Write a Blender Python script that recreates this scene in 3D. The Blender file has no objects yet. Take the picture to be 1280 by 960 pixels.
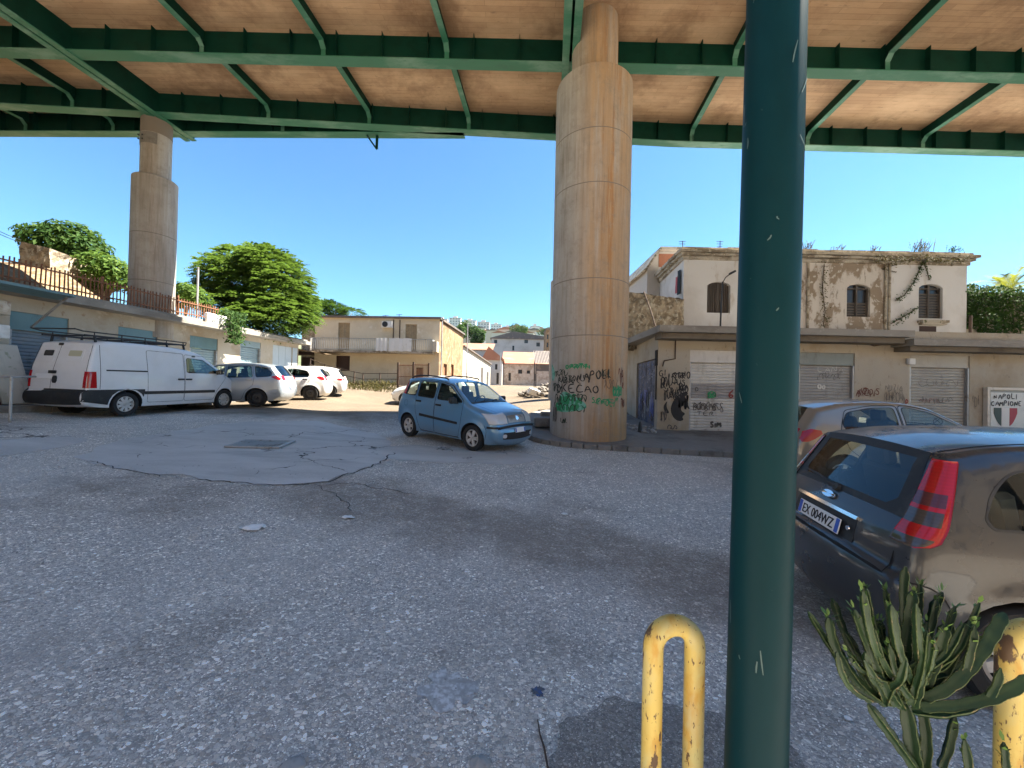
import bpy, bmesh, math, random
import numpy as np
from mathutils import Vector, Matrix, Euler
from mathutils.geometry import delaunay_2d_cdt
R = math.radians
rnd = random.Random(7)
scene = bpy.context.scene
COL = scene.collection

# ------------------------------------------------------------------ camera
F_PX, ROLL, EYE, PITCH = 481.0, 0.022, 1.5, math.atan(4/481)
cam_d = bpy.data.cameras.new('camera'); cam = bpy.data.objects.new('camera', cam_d); COL.objects.link(cam)
cam_d.sensor_width = 36.0; cam_d.lens = F_PX/1280*36.0; cam_d.clip_start = 0.05; cam_d.clip_end = 6000
CM = Matrix.Translation((0, 0, EYE)) @ Matrix.Rotation(R(90)+PITCH, 4, 'X') @ Matrix.Rotation(ROLL, 4, 'Z')
cam.matrix_world = CM
scene.camera = cam
CR = CM.to_3x3()

def at(px, py, d):
    """the place at depth d (metres forward of the viewpoint) that was measured at pixel px, py of the photograph"""
    v = CR @ Vector(((px-640)/F_PX, -(py-480)/F_PX, -1.0))
    v = v*(d/v.y)
    return Vector((v.x, v.y, EYE+v.z))

# ------------------------------------------------------------------ scene objects
WM = {}
def thing(name, label, cat, loc=(0, 0, 0), rotz=0.0, group=None, mtx=None):
    o = bpy.data.objects.new(name, None); COL.objects.link(o)
    o.empty_display_size = 0.2
    M = mtx if mtx is not None else Matrix.Translation(loc) @ Matrix.Rotation(rotz, 4, 'Z')
    o.matrix_world = M
    WM[o.name] = M.copy()
    o['label'] = label; o['category'] = cat
    if group: o['group'] = group
    return o

def tag(o, label, cat, group=None, kind=None):
    o['label'] = label; o['category'] = cat
    if group: o['group'] = group
    if kind: o['kind'] = kind
    return o

def structure(o):
    o['kind'] = 'structure'
    return o

class MB:
    """collects geometry; build() links it as ONE mesh object"""
    def __init__(s):
        s.v = []; s.f = []; s.m = []; s.mi = 0
    def add(s, vs, fs, mi=None):
        b = len(s.v)
        s.v.extend(Vector(p) for p in vs)
        for f in fs:
            s.f.append([b+i for i in f]); s.m.append(s.mi if mi is None else mi)
        return s
    def box(s, c, d, M=None, mi=None, bev=0.0):
        hx, hy, hz = d[0]/2, d[1]/2, d[2]/2
        if bev > 0:
            b = min(bev, hx*.49, hy*.49, hz*.49)
            vs = []
            for sx in (-1, 1):
                for sy in (-1, 1):
                    for sz in (-1, 1):
                        vs += [(sx*hx, sy*(hy-b), sz*(hz-b)), (sx*(hx-b), sy*hy, sz*(hz-b)), (sx*(hx-b), sy*(hy-b), sz*hz)]
            bm = bmesh.new()
            for p in vs: bm.verts.new(p)
            r = bmesh.ops.convex_hull(bm, input=bm.verts)
            bm.verts.ensure_lookup_table(); bm.verts.index_update()
            V = [v.co.copy() for v in bm.verts]; Fc = [[v.index for v in f.verts] for f in bm.faces]
            bm.free()
        else:
            V = [Vector((sx*hx, sy*hy, sz*hz)) for sx in (-1, 1) for sy in (-1, 1) for sz in (-1, 1)]
            Fc = [(0, 1, 3, 2), (4, 6, 7, 5), (0, 4, 5, 1), (2, 3, 7, 6), (0, 2, 6, 4), (1, 5, 7, 3)]
        if M is not None: V = [M @ p for p in V]
        c = Vector(c)
        return s.add([p+c for p in V], Fc, mi)
    def span(s, a, b, mi=None, bev=0.0):
        a, b = Vector(a), Vector(b)
        return s.box((a+b)/2, [abs(x) for x in (b-a)], mi=mi, bev=bev)
    def bar(s, a, b, w, h, up=(0, 0, 1), mi=None, bev=0.0):
        """box beam from a to b, w wide and h high"""
        a, b = Vector(a), Vector(b); d = (b-a); L = d.length; d.normalize()
        upv = Vector(up); sd = d.cross(upv)
        if sd.length < 1e-4: sd = d.cross(Vector((1, 0, 0)))
        sd.normalize(); upv = sd.cross(d)
        M = Matrix((sd, d, upv)).transposed()
        return s.box((a+b)/2, (w, L, h), M=M, mi=mi, bev=bev)
    def tube(s, path, r, n=8, mi=None, cap=True, star=None):
        P = [Vector(p) for p in path]; k = len(P)
        rs = r if hasattr(r, '__len__') else [r]*k
        T = []
        for i in range(k):
            t = P[min(i+1, k-1)]-P[max(i-1, 0)]
            T.append(t.normalized() if t.length > 1e-9 else Vector((0, 0, 1)))
        a = Vector((0, 0, 1)) if abs(T[0].z) < .9 else Vector((1, 0, 0))
        u = (a-T[0]*a.dot(T[0])).normalized()
        vs = []
        for i in range(k):
            u = (u-T[i]*u.dot(T[i]))
            u = u.normalized() if u.length > 1e-6 else T[i].orthogonal().normalized()
            w = T[i].cross(u)
            for j in range(n):
                an = 2*math.pi*j/n
                q = rs[i]*(star(j) if star else 1)
                vs.append(P[i]+u*(math.cos(an)*q)+w*(math.sin(an)*q))
        fs = [(i*n+j, i*n+(j+1) % n, (i+1)*n+(j+1) % n, (i+1)*n+j) for i in range(k-1) for j in range(n)]
        if cap: fs += [tuple(range(n))[::-1], tuple((k-1)*n+j for j in range(n))]
        return s.add(vs, fs, mi)
    def lathe(s, prof, n=24, c=(0, 0, 0), M=None, mi=None, a0=0.0, a1=2*math.pi):
        """prof: list of (r, z)"""
        c = Vector(c); full = abs(a1-a0-2*math.pi) < 1e-6
        m = n if full else n+1
        vs = []
        for (r, z) in prof:
            for j in range(m):
                an = a0+(a1-a0)*j/n
                p = Vector((r*math.cos(an), r*math.sin(an), z))
                vs.append((M @ p if M else p)+c)
        fs = []
        for i in range(len(prof)-1):
            for j in range(n):
                j2 = (j+1) % m
                fs.append((i*m+j, i*m+j2, (i+1)*m+j2, (i+1)*m+j))
        return s.add(vs, fs, mi)
    def prism(s, poly, a, b, fn, mi=None):
        """2-D polygon extruded between a and b; fn(u, v, w) -> 3-D"""
        n = len(poly)
        vs = [fn(u, v, a) for u, v in poly]+[fn(u, v, b) for u, v in poly]
        fs = [tuple(range(n))[::-1], tuple(range(n, 2*n))]+[(i, (i+1) % n, n+(i+1) % n, n+i) for i in range(n)]
        return s.add(vs, fs, mi)
    def build(s, name, mats, parent=None, smooth=False, world=False, fixn=False):
        me = bpy.data.meshes.new(name)
        me.from_pydata([tuple(p) for p in s.v], [], s.f)
        for m in (mats if isinstance(mats, (list, tuple)) else [mats]): me.materials.append(m)
        if any(s.m): me.polygons.foreach_set('material_index', s.m)
        if world and parent is not None: me.transform(WM[parent.name].inverted())
        if fixn:
            bm = bmesh.new(); bm.from_mesh(me)
            bmesh.ops.remove_doubles(bm, verts=bm.verts, dist=1e-5)
            bmesh.ops.recalc_face_normals(bm, faces=bm.faces); bm.to_mesh(me); bm.free()
        if smooth:
            me.polygons.foreach_set('use_smooth', [True]*len(me.polygons))
            if smooth is not True:
                me.set_sharp_from_angle(angle=R(smooth))
        me.update()
        o = bpy.data.objects.new(name, me); COL.objects.link(o)
        if parent is not None:
            o.parent = parent
            o.matrix_parent_inverse = Matrix.Identity(4)
        return o

def single(mb, name, mats, label, cat, loc=(0, 0, 0), group=None, smooth=False, fixn=False):
    """a thing that is one mesh; geometry given in world coordinates"""
    o = mb.build(name, mats, smooth=smooth, fixn=fixn)
    L = Vector(loc)
    o.data.transform(Matrix.Translation(-L)); o.location = L
    return tag(o, label, cat, group)

def in_poly(x, y, poly):
    c = False; n = len(poly); j = n-1
    for i in range(n):
        xi, yi = poly[i]; xj, yj = poly[j]
        if (yi > y) != (yj > y) and x < (xj-xi)*(y-yi)/(yj-yi+1e-12)+xi: c = not c
        j = i
    return c

def round_poly(poly, r, n=4):
    out = []; k = len(poly)
    for i in range(k):
        p = Vector(poly[i]); a = Vector(poly[i-1])-p; c = Vector(poly[(i+1) % k])-p
        q = min(r, a.length*.45, c.length*.45); A = p+a.normalized()*q; C = p+c.normalized()*q
        if r <= 0: out.append(tuple(p)); continue
        for j in range(n+1):
            t = j/n; out.append(tuple(A*(1-t)**2+p*2*t*(1-t)+C*t*t))
    return out

def densify(poly, step, closed=True):
    out = []; n = len(poly)
    for i in range(n if closed else n-1):
        a = Vector(poly[i]); b = Vector(poly[(i+1) % n]); k = max(1, int((b-a).length/step+.5))
        out += [tuple(a.lerp(b, q/k)) for q in range(k)]
    if not closed: out.append(tuple(poly[-1]))
    return out

def chaikin(pts, it=2, closed=True, keep=()):
    pts = [tuple(p) for p in pts]; keep = set(keep)
    for _ in range(it):
        out = []; n = len(pts)
        for i in range(n):
            p = pts[i]
            if (not closed and i in (0, n-1)) or p in keep:
                out.append(p); continue
            a = pts[i-1]; b = pts[(i+1) % n]
            out.append(tuple(p[k]*.75+a[k]*.25 for k in range(2)))
            out.append(tuple(p[k]*.75+b[k]*.25 for k in range(2)))
        pts = out
    return pts

def cdt_fill(poly, step, extra_edges=(), extra_pts=()):
    """triangulates a polygon with interior points; returns 2-D verts, tris"""
    P = [Vector(p) for p in poly]; n = len(P)
    E = [(i, (i+1) % n) for i in range(n)]
    V = list(P)
    for chain in extra_edges:
        b = len(V); V += [Vector(p) for p in chain]
        E += [(b+i, b+i+1) for i in range(len(chain)-1)]
    V += [Vector(p) for p in extra_pts]
    if step:
        x0 = min(p.x for p in P); x1 = max(p.x for p in P); y0 = min(p.y for p in P); y1 = max(p.y for p in P)
        y = y0+step*.5; row = 0
        while y < y1:
            x = x0+step*(.5 if row % 2 else 1.0)
            while x < x1:
                if in_poly(x, y, poly): V.append(Vector((x, y)))
                x += step
            y += step*.9; row += 1
    r = delaunay_2d_cdt(V, E, [], 0, 1e-5)
    vo, fo = r[0], r[2]
    tris = []
    for f in fo:
        c = sum((vo[i] for i in f), Vector((0, 0)))/len(f)
        if in_poly(c.x, c.y, poly): tris.append(tuple(f))
    return vo, tris

# ------------------------------------------------------------------ materials
def _n(nt, t, **kw):
    n = nt.nodes.new(t)
    for k, v in kw.items():
        if hasattr(n, k) and not k.startswith('i_'): setattr(n, k, v)
        else: n.inputs[k[2:].replace('_', ' ') if k.startswith('i_') else k].default_value = v
    return n
def _ramp(nt, fac, lo, hi, c0=0.0, c1=1.0):
    m = nt.nodes.new('ShaderNodeMapRange'); m.interpolation_type = 'SMOOTHSTEP'
    nt.links.new(fac, m.inputs[0])
    m.inputs[1].default_value = lo; m.inputs[2].default_value = hi
    m.inputs[3].default_value = c0; m.inputs[4].default_value = c1
    return m.outputs[0]
def _mix(nt, fac, a, b, mode='MIX'):
    m = nt.nodes.new('ShaderNodeMix'); m.data_type = 'RGBA'; m.blend_type = mode
    if hasattr(fac, 'type') and not isinstance(fac, (int, float)): nt.links.new(fac, m.inputs[0])
    else: m.inputs[0].default_value = fac
    for q, idx in ((a, 6), (b, 7)):
        if isinstance(q, (tuple, list)): m.inputs[idx].default_value = (q[0], q[1], q[2], 1)
        else: nt.links.new(q, m.inputs[idx])
    return m.outputs[2]
def _math(nt, op, a, b=None, clamp=False):
    m = nt.nodes.new('ShaderNodeMath'); m.operation = op; m.use_clamp = clamp
    for i, q in enumerate((a, b)):
        if q is None: continue
        if isinstance(q, (int, float)): m.inputs[i].default_value = q
        else: nt.links.new(q, m.inputs[i])
    return m.outputs[0]
def _coord(nt, stretch=(1, 1, 1), kind='Object', warp=0.0, wscale=1.0):
    tc = nt.nodes.new('ShaderNodeTexCoord'); out = tc.outputs[kind]
    if warp:
        nz = _n(nt, 'ShaderNodeTexNoise', i_Scale=wscale, i_Detail=3.0)
        nt.links.new(out, nz.inputs['Vector'])
        va = nt.nodes.new('ShaderNodeVectorMath'); va.operation = 'MULTIPLY_ADD'
        nt.links.new(nz.outputs['Color'], va.inputs[0]); va.inputs[1].default_value = (warp, warp, warp)
        nt.links.new(out, va.inputs[2]); out = va.outputs[0]
    if tuple(stretch) != (1, 1, 1):
        mp = nt.nodes.new('ShaderNodeMapping'); mp.inputs['Scale'].default_value = stretch
        nt.links.new(out, mp.inputs['Vector']); out = mp.outputs[0]
    return out
def _noise(nt, scale, detail=5.0, rough=.55, stretch=(1, 1, 1), warp=0.0, wscale=1.0):
    nz = _n(nt, 'ShaderNodeTexNoise', i_Scale=scale, i_Detail=detail, i_Roughness=rough)
    nt.links.new(_coord(nt, stretch, warp=warp, wscale=wscale), nz.inputs['Vector'])
    return nz.outputs['Fac']
def _axis(nt, ax):
    s = nt.nodes.new('ShaderNodeSeparateXYZ'); nt.links.new(_coord(nt), s.inputs[0])
    return s.outputs[ax]
def base(name):
    m = bpy.data.materials.new(name); m.use_nodes = True
    nt = m.node_tree; b = nt.nodes['Principled BSDF']
    return m, nt, b
def setcol(nt, b, c):
    if isinstance(c, (tuple, list)): b.inputs['Base Color'].default_value = (c[0], c[1], c[2], 1)
    else: nt.links.new(c, b.inputs['Base Color'])
def addbump(nt, b, h, strength=.4, dist=.02):
    bp = nt.nodes.new('ShaderNodeBump'); bp.inputs['Strength'].default_value = strength; bp.inputs['Distance'].default_value = dist
    nt.links.new(h, bp.inputs['Height']); nt.links.new(bp.outputs[0], b.inputs['Normal'])
def mat(name, col, rough=.8, metal=0.0, var=(), bump=None, spec=.5, coat=0.0):
    """var: (scale, colour, lo, hi[, stretch[, amount]]) noise patches mixed over the base colour"""
    m, nt, b = base(name)
    c = tuple(col)
    for v in var:
        st = v[4] if len(v) > 4 else (1, 1, 1); am = v[5] if len(v) > 5 else 1.0
        f = _ramp(nt, _noise(nt, v[0], 6.0, .6, st, warp=.15/v[0]*2, wscale=v[0]*2), v[2], v[3], 0.0, am)
        c = _mix(nt, f, c, v[1])
    setcol(nt, b, c)
    b.inputs['Roughness'].default_value = rough; b.inputs['Metallic'].default_value = metal
    b.inputs['Specular IOR Level'].default_value = spec
    if coat: b.inputs['Coat Weight'].default_value = coat; b.inputs['Coat Roughness'].default_value = .04
    if bump: addbump(nt, b, _noise(nt, bump[0], 6.0, .65), bump[1], bump[2])
    return m
def glass(name, tint, refl=.06, rough=.0):
    """thin tinted pane: tinted see-through plus a mirror reflection that grows towards grazing angles"""
    m = bpy.data.materials.new(name); m.use_nodes = True; nt = m.node_tree
    nt.nodes.remove(nt.nodes['Principled BSDF']); out = nt.nodes['Material Output']
    t = _n(nt, 'ShaderNodeBsdfTransparent'); t.inputs[0].default_value = (*tint, 1)
    g = _n(nt, 'ShaderNodeBsdfGlossy'); g.inputs['Roughness'].default_value = rough; g.inputs[0].default_value = (.9, .95, 1, 1)
    fr = _n(nt, 'ShaderNodeFresnel', i_IOR=1.5)
    ge = nt.nodes.new('ShaderNodeNewGeometry')          # a pane has no total reflection on its inner side
    f = _math(nt, 'MULTIPLY', _math(nt, 'ADD', fr.outputs[0], refl, True), _math(nt, 'SUBTRACT', 1.0, _math(nt, 'MULTIPLY', ge.outputs['Backfacing'], .9)))
    mx = nt.nodes.new('ShaderNodeMixShader'); nt.links.new(f, mx.inputs[0])
    nt.links.new(t.outputs[0], mx.inputs[1]); nt.links.new(g.outputs[0], mx.inputs[2]); nt.links.new(mx.outputs[0], out.inputs[0])
    return m
M = {}
def asphalt(name, tone=1.0, dirty=True, stone=58.0, warm=0.0):
    m, nt, b = base(name)
    def stones(sc, seedw):
        co = _coord(nt, (1, 1.25, 1), warp=.012, wscale=seedw)
        v = _n(nt, 'ShaderNodeTexVoronoi', i_Scale=sc); nt.links.new(co, v.inputs['Vector'])
        e = _n(nt, 'ShaderNodeTexVoronoi', i_Scale=sc); e.feature = 'DISTANCE_TO_EDGE'; nt.links.new(co, e.inputs['Vector'])
        q = nt.nodes.new('ShaderNodeSeparateColor'); nt.links.new(v.outputs['Color'], q.inputs[0])
        return q, _ramp(nt, e.outputs['Distance'], .02, .16)
    t = tone
    s1, e1 = stones(stone, 33); s2, e2 = stones(stone*2.1, 60)
    def shade(q):
        k = _mix(nt, _ramp(nt, q.outputs[0], .0, .75), (.062*t, .058*t, .053*t), (.150*t, .141*t, .128*t))
        k = _mix(nt, _ramp(nt, q.outputs[1], .66, 1.0), k, (.30*t, .283*t, .255*t))
        return _mix(nt, _ramp(nt, q.outputs[2], .72, .9, 0.0, .5), k, (.135*t, .112*t, .088*t))
    binder = (.060*t, .057*t, .054*t)
    fines = _mix(nt, e2, binder, shade(s2))
    coarse = _math(nt, 'MULTIPLY', e1, _ramp(nt, s1.outputs[2], .42, .50))
    c = _mix(nt, coarse, fines, shade(s1))
    vor = s1
    big = _noise(nt, .33, 6.0, .6, warp=.5, wscale=.7)
    c = _mix(nt, _ramp(nt, big, .35, .7, 0.0, .30), c, (.15*t, .138*t, .122*t))
    mid = _noise(nt, 1.6, 6.0, .65)
    c = _mix(nt, _ramp(nt, mid, .45, .75, 0.0, .42), c, (.075*t, .072*t, .069*t))
    if dirty:
        dz = _noise(nt, .5, 6.0, .62, stretch=(.55, 1, 1), warp=.6, wscale=.5)
        c = _mix(nt, _ramp(nt, dz, .52, .70, 0.0, .62), c, (.15, .12, .09))
    c = _mix(nt, warm, c, (.34, .27, .19)) if warm else c
    setcol(nt, b, c)
    rg = _ramp(nt, big, .3, .8, .62, .9); nt.links.new(rg, b.inputs['Roughness'])
    b.inputs['Specular IOR Level'].default_value = .35
    h = _math(nt, 'ADD', _math(nt, 'ADD', coarse, _math(nt, 'MULTIPLY', e2, .4)), _math(nt, 'MULTIPLY', mid, 2.0))
    addbump(nt, b, h, .6, .010)
    return m, nt, b, c
def road_material():
    m, nt, b, c = asphalt('road_asphalt', 5.0, True, 40.0)
    # dry sandy dust that lies over the road beyond the viaduct
    y = _axis(nt, 'Y'); nz = _noise(nt, .35, 6.0, .6)
    f = _ramp(nt, _math(nt, 'ADD', y, _math(nt, 'MULTIPLY', nz, 5.5)), 13.4, 15.8, 0.0, .94)
    dust = _mix(nt, _ramp(nt, _noise(nt, .8, 6.0, .6), .35, .7), (.100, .070, .040), (.135, .098, .058))
    c = _mix(nt, f, c, dust)
    # brown damp dirt trail across the middle of the yard
    x = _axis(nt, 'X')
    ln = _math(nt, 'ADD', y, _math(nt, 'MULTIPLY', x, .42))           # line y + .42 x = 5.4
    dd = _math(nt, 'ABSOLUTE', _math(nt, 'SUBTRACT', _math(nt, 'ADD', ln, _math(nt, 'MULTIPLY', _noise(nt, .7, 5.0, .6), 2.6)), 5.6))
    trail = _math(nt, 'MULTIPLY', _ramp(nt, dd, .35, 1.1, 1.0, 0.0), _ramp(nt, x, -4.2, -2.2))
    trail = _math(nt, 'MULTIPLY', trail, _ramp(nt, _noise(nt, 5.0, 5.0, .7), .25, .6, .45, .95))
    c = _mix(nt, _math(nt, 'MULTIPLY', trail, .62), c, (.15, .112, .078))
    # thin cracks
    vo = _n(nt, 'ShaderNodeTexVoronoi', i_Scale=.55); vo.feature = 'DISTANCE_TO_EDGE'
    nt.links.new(_coord(nt, warp=.9, wscale=1.8), vo.inputs['Vector'])
    ck = _math(nt, 'MULTIPLY', _ramp(nt, vo.outputs['Distance'], .004, .016, 1.0, 0.0), _ramp(nt, _noise(nt, .25, 3.0), .60, .68))
    c = _mix(nt, _math(nt, 'MULTIPLY', ck, .9), c, (.02, .02, .02))
    setcol(nt, b, c)
    return m
M['road'] = road_material()
def patch_material():
    m, nt, b = base('patch_asphalt')
    c = _mix(nt, _ramp(nt, _noise(nt, 1.2, 6.0, .65, stretch=(.5, 1.5, 1)), .3, .7), (.45, .435, .41), (.58, .56, .53))
    vor = _n(nt, 'ShaderNodeTexVoronoi', i_Scale=70.0); nt.links.new(_coord(nt), vor.inputs['Vector'])
    sep = nt.nodes.new('ShaderNodeSeparateColor'); nt.links.new(vor.outputs['Color'], sep.inputs[0])
    c = _mix(nt, _ramp(nt, sep.outputs[0], .5, 1.0, 0.0, .4), c, (.62, .60, .57))
    vo = _n(nt, 'ShaderNodeTexVoronoi', i_Scale=.75); vo.feature = 'DISTANCE_TO_EDGE'
    nt.links.new(_coord(nt, warp=.8, wscale=2.2), vo.inputs['Vector'])
    ck = _math(nt, 'MULTIPLY', _ramp(nt, vo.outputs['Distance'], .003, .016, 1.0, 0.0), _ramp(nt, _noise(nt, .45, 4.0), .50, .60))
    c = _mix(nt, ck, c, (.022, .022, .022))
    c = _mix(nt, _ramp(nt, _noise(nt, .9, 6.0, .6, stretch=(.4, 1.6, 1)), .55, .72, 0.0, .5), c, (.26, .25, .24))
    setcol(nt, b, c); b.inputs['Roughness'].default_value = .72; b.inputs['Specular IOR Level'].default_value = .35
    addbump(nt, b, _math(nt, 'SUBTRACT', _noise(nt, 45.0, 4.0, .7), _math(nt, 'MULTIPLY', ck, 2.0)), .35, .008)
    return m
M['patch'] = patch_material()
M['tar'] = asphalt('dark_asphalt', 2.7, False, 60.0)[0]
M['pave'] = mat('pavement_concrete', (.21, .19, .17), .9, var=((.9, (.11, .095, .08), .42, .7), (6, (.29, .27, .24), .5, .75, (1, 1, 1), .6), (30, (.08, .075, .07), .58, .72, (1, 1, 1), .6)), bump=(25, .5, .012))
M['kerb'] = mat('kerb_stone', (.21, .195, .175), .85, var=((3, (.12, .11, .10), .45, .7), (20, (.28, .26, .235), .5, .75, (1, 1, 1), .5)), bump=(18, .5, .012))
M['soil'] = mat('dry_soil', (.22, .148, .08), .95, var=((1.6, (.13, .085, .045), .46, .58), (7, (.30, .23, .15), .52, .62, (1, 1, 1), .8), (2.5, (.12, .13, .05), .62, .74)), bump=(6, .8, .08))
M['hillgreen'] = mat('hill_scrub', (.10, .12, .05), .95, var=((.02, (.20, .17, .11), .45, .65), (.08, (.05, .07, .025), .45, .7)))

# viaduct
def soffit():
    m, nt, b = base('soffit_concrete')
    w = _n(nt, 'ShaderNodeTexBrick'); w.offset = .5
    w.inputs['Color1'].default_value = (.56, .375, .23, 1); w.inputs['Color2'].default_value = (.45, .295, .18, 1); w.inputs['Mortar'].default_value = (.34, .21, .12, 1)
    w.inputs['Scale'].default_value = 1.0; w.inputs['Brick Width'].default_value = 1.9; w.inputs['Row Height'].default_value = .16; w.inputs['Mortar Size'].default_value = .006
    nt.links.new(_coord(nt, warp=.015, wscale=3), w.inputs['Vector'])
    c = _mix(nt, _ramp(nt, _noise(nt, .8, 6.0, .65, stretch=(.5, 1, 1)), .4, .72, 0.0, .65), w.outputs['Color'], (.74, .54, .35))
    c = _mix(nt, _ramp(nt, _noise(nt, .45, 7.0, .7), .46, .68, 0.0, .75), c, (.22, .13, .075))
    c = _mix(nt, _ramp(nt, _noise(nt, 9, 6.0, .7, stretch=(.25, 1, 1)), .58, .75, 0.0, .7), c, (.17, .11, .08))
    setcol(nt, b, c); b.inputs['Roughness'].default_value = .92
    addbump(nt, b, _noise(nt, 14, 6.0, .7, stretch=(.3, 1, 1)), .4, .02)
    return m
M['soffit'] = soffit()
M['green'] = mat('green_girder_paint', (.003, .036, .024), .55, var=((2.2, (.002, .026, .017), .45, .7), (7, (.012, .055, .04), .60, .78, (.3, 1, 1), .7)), bump=(4, .1, .02), spec=.12)
M['greenlit'] = mat('bounce_lit_flange_green', (.03, .16, .10), .6, var=((1.3, (.13, .27, .21), .46, .68, (.35, 1, 1)), (5, (.03, .14, .09), .55, .72, (.3, 1, 1)), (9, (.14, .17, .14), .66, .78, (.3, 1, 1), .7)))  # girder green lightened to imitate ground bounce on the flanges, with chalky patches
M['bridgeconc'] = mat('bridge_concrete', (.36, .34, .31), .9, var=((.6, (.25, .23, .21), .45, .7),))
def column_mat(name, stain):
    m, nt, b = base(name)
    c = _mix(nt, _ramp(nt, _noise(nt, 1.1, 6.0, .6), .35, .7), (.45, .42, .375), (.36, .33, .29))
    # vertical runs of rust coloured water stain
    run = _noise(nt, 1.6, 8.0, .72, stretch=(1.6, 1.6, .10))
    if stain:
        x = _axis(nt, 'X')
        side = _ramp(nt, x, -.75, -.1)
        f = _math(nt, 'MULTIPLY', _ramp(nt, run, .30, .58), side)
        c = _mix(nt, _math(nt, 'MULTIPLY', f, .85), c, (.44, .27, .13))
        run2 = _noise(nt, 3.5, 8.0, .74, stretch=(1.6, 1.6, .09))
        s2 = _math(nt, 'MULTIPLY', _ramp(nt, run2, .50, .66), _ramp(nt, _math(nt, 'ABSOLUTE', _math(nt, 'SUBTRACT', x, .35)), .1, .75, 1.0, 0.0))
        c = _mix(nt, _math(nt, 'MULTIPLY', s2, .8), c, (.33, .15, .045))
        z = _axis(nt, 'Z')
        foot = _math(nt, 'MULTIPLY', _ramp(nt, _math(nt, 'ADD', z, _math(nt, 'MULTIPLY', _noise(nt, 2.0), .8)), .55, 1.25, 1.0, 0.0), _ramp(nt, x, -.5, .2))
        c = _mix(nt, _math(nt, 'MULTIPLY', foot, .75), c, (.42, .23, .09))
    else:
        c = _mix(nt, _ramp(nt, run, .42, .68, 0.0, .6), c, (.30, .23, .18))
    c = _mix(nt, _ramp(nt, _noise(nt, 6, 7.0, .75, stretch=(1.8, 1.8, .10)), .48, .72, 0.0, .7), c, (.20, .155, .115))
    c = _mix(nt, _ramp(nt, _noise(nt, 2.2, 7.0, .75, warp=.3, wscale=4), .56, .72, 0.0, .45), c, (.26, .22, .18))
    c = _mix(nt, _ramp(nt, _noise(nt, 3.2, 8.0, .8), .48, .68, 0.0, .5), c, (.24, .205, .165))
    c = _mix(nt, _ramp(nt, _noise(nt, 13, 6.0, .8), .56, .72, 0.0, .5), c, (.50, .45, .38))
    # board marks of the formwork
    wv = _n(nt, 'ShaderNodeTexNoise', i_Scale=9.0, i_Detail=1.0); nt.links.new(_coord(nt, (1, 1, .01)), wv.inputs['Vector'])
    c = _mix(nt, _ramp(nt, wv.outputs['Fac'], .3, .7, 0.0, .22), c, (.18, .15, .12))
    setcol(nt, b, c); b.inputs['Roughness'].default_value = .88
    addbump(nt, b, _math(nt, 'ADD', wv.outputs['Fac'], _noise(nt, 25, 6.0, .7)), .3, .012)
    return m
M['colstain'] = column_mat('stained_column_concrete', True)
M['colplain'] = column_mat('column_concrete', False)
M['joint'] = mat('column_joint', (.20, .17, .14), .95)

# walls
M['plaster_r'] = mat('ochre_garage_plaster', (.42, .37, .295), .92, var=((.7, (.33, .265, .185), .42, .68), (3.2, (.40, .36, .30), .52, .72, (1, 1, .6), .7), (8, (.15, .125, .10), .60, .74, (1, 1, .4), .7)), bump=(14, .3, .015))
M['plaster_u'] = mat('lilac_grey_plaster', (.61, .605, .61), .92, var=((.5, (.50, .48, .47), .42, .68), (2.0, (.38, .32, .26), .58, .74, (1, 1, .35), .8), (6, (.64, .59, .55), .56, .74, (1, 1, .6), .5)), bump=(10, .25, .015))
M['plaster_p'] = mat('peeling_plaster', (.57, .53, .49), .92, var=((1.5, (.27, .215, .16), .46, .54, (1, 1, .5)), (5, (.55, .52, .48), .56, .62), (4, (.17, .14, .10), .60, .70, (1, 1, .3), .8)), bump=(7, .6, .03))
M['cornice'] = mat('weathered_cornice', (.40, .36, .30), .92, var=((2.5, (.20, .165, .12), .46, .58, (.5, 1, 1)), (7, (.52, .47, .38), .55, .65), (3, (.10, .10, .05), .62, .70)), bump=(9, .7, .03))
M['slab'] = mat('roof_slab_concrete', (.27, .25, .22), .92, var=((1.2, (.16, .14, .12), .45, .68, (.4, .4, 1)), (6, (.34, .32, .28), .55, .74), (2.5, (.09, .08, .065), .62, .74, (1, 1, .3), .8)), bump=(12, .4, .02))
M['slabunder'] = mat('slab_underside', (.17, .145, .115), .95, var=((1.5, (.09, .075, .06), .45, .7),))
M['rubble'] = mat('rubble_stone_wall', (.36, .30, .22), .95, var=((2.6, (.22, .175, .12), .45, .56), (6, (.47, .42, .33), .52, .6), (4, (.14, .11, .08), .62, .68)), bump=(5, .9, .06))
M['plaster_l'] = mat('cream_garage_plaster', (.46, .41, .335), .92, var=((.8, (.36, .28, .19), .42, .68), (4, (.30, .19, .12), .60, .70, (1, 1, .6)), (2.2, (.56, .50, .41), .55, .70)), bump=(12, .35, .015))
M['plaster_y'] = mat('cream_house_plaster', (.62, .535, .40), .92, var=((.6, (.54, .45, .32), .40, .68), (2.5, (.66, .60, .50), .55, .72), (3.5, (.34, .27, .19), .64, .74, (1, 1, .3), .7)), bump=(12, .2, .015))
M['plaster_o'] = mat('bare_orange_side_plaster', (.27, .165, .085), .94, var=((.9, (.20, .115, .055), .42, .62), (2.5, (.36, .26, .16), .54, .66), (4, (.25, .17, .10), .62, .70)), bump=(4, .8, .05))
M['whitewall'] = mat('whitewashed_wall', (.50, .45, .375), .92, var=((.9, (.42, .365, .29), .45, .7), (4, (.32, .265, .20), .62, .74, (1, 1, .4), .7)))
M['farwhite'] = mat('far_white_plaster', (.48, .45, .42), .92, var=((.4, (.37, .335, .30), .45, .7),))
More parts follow.
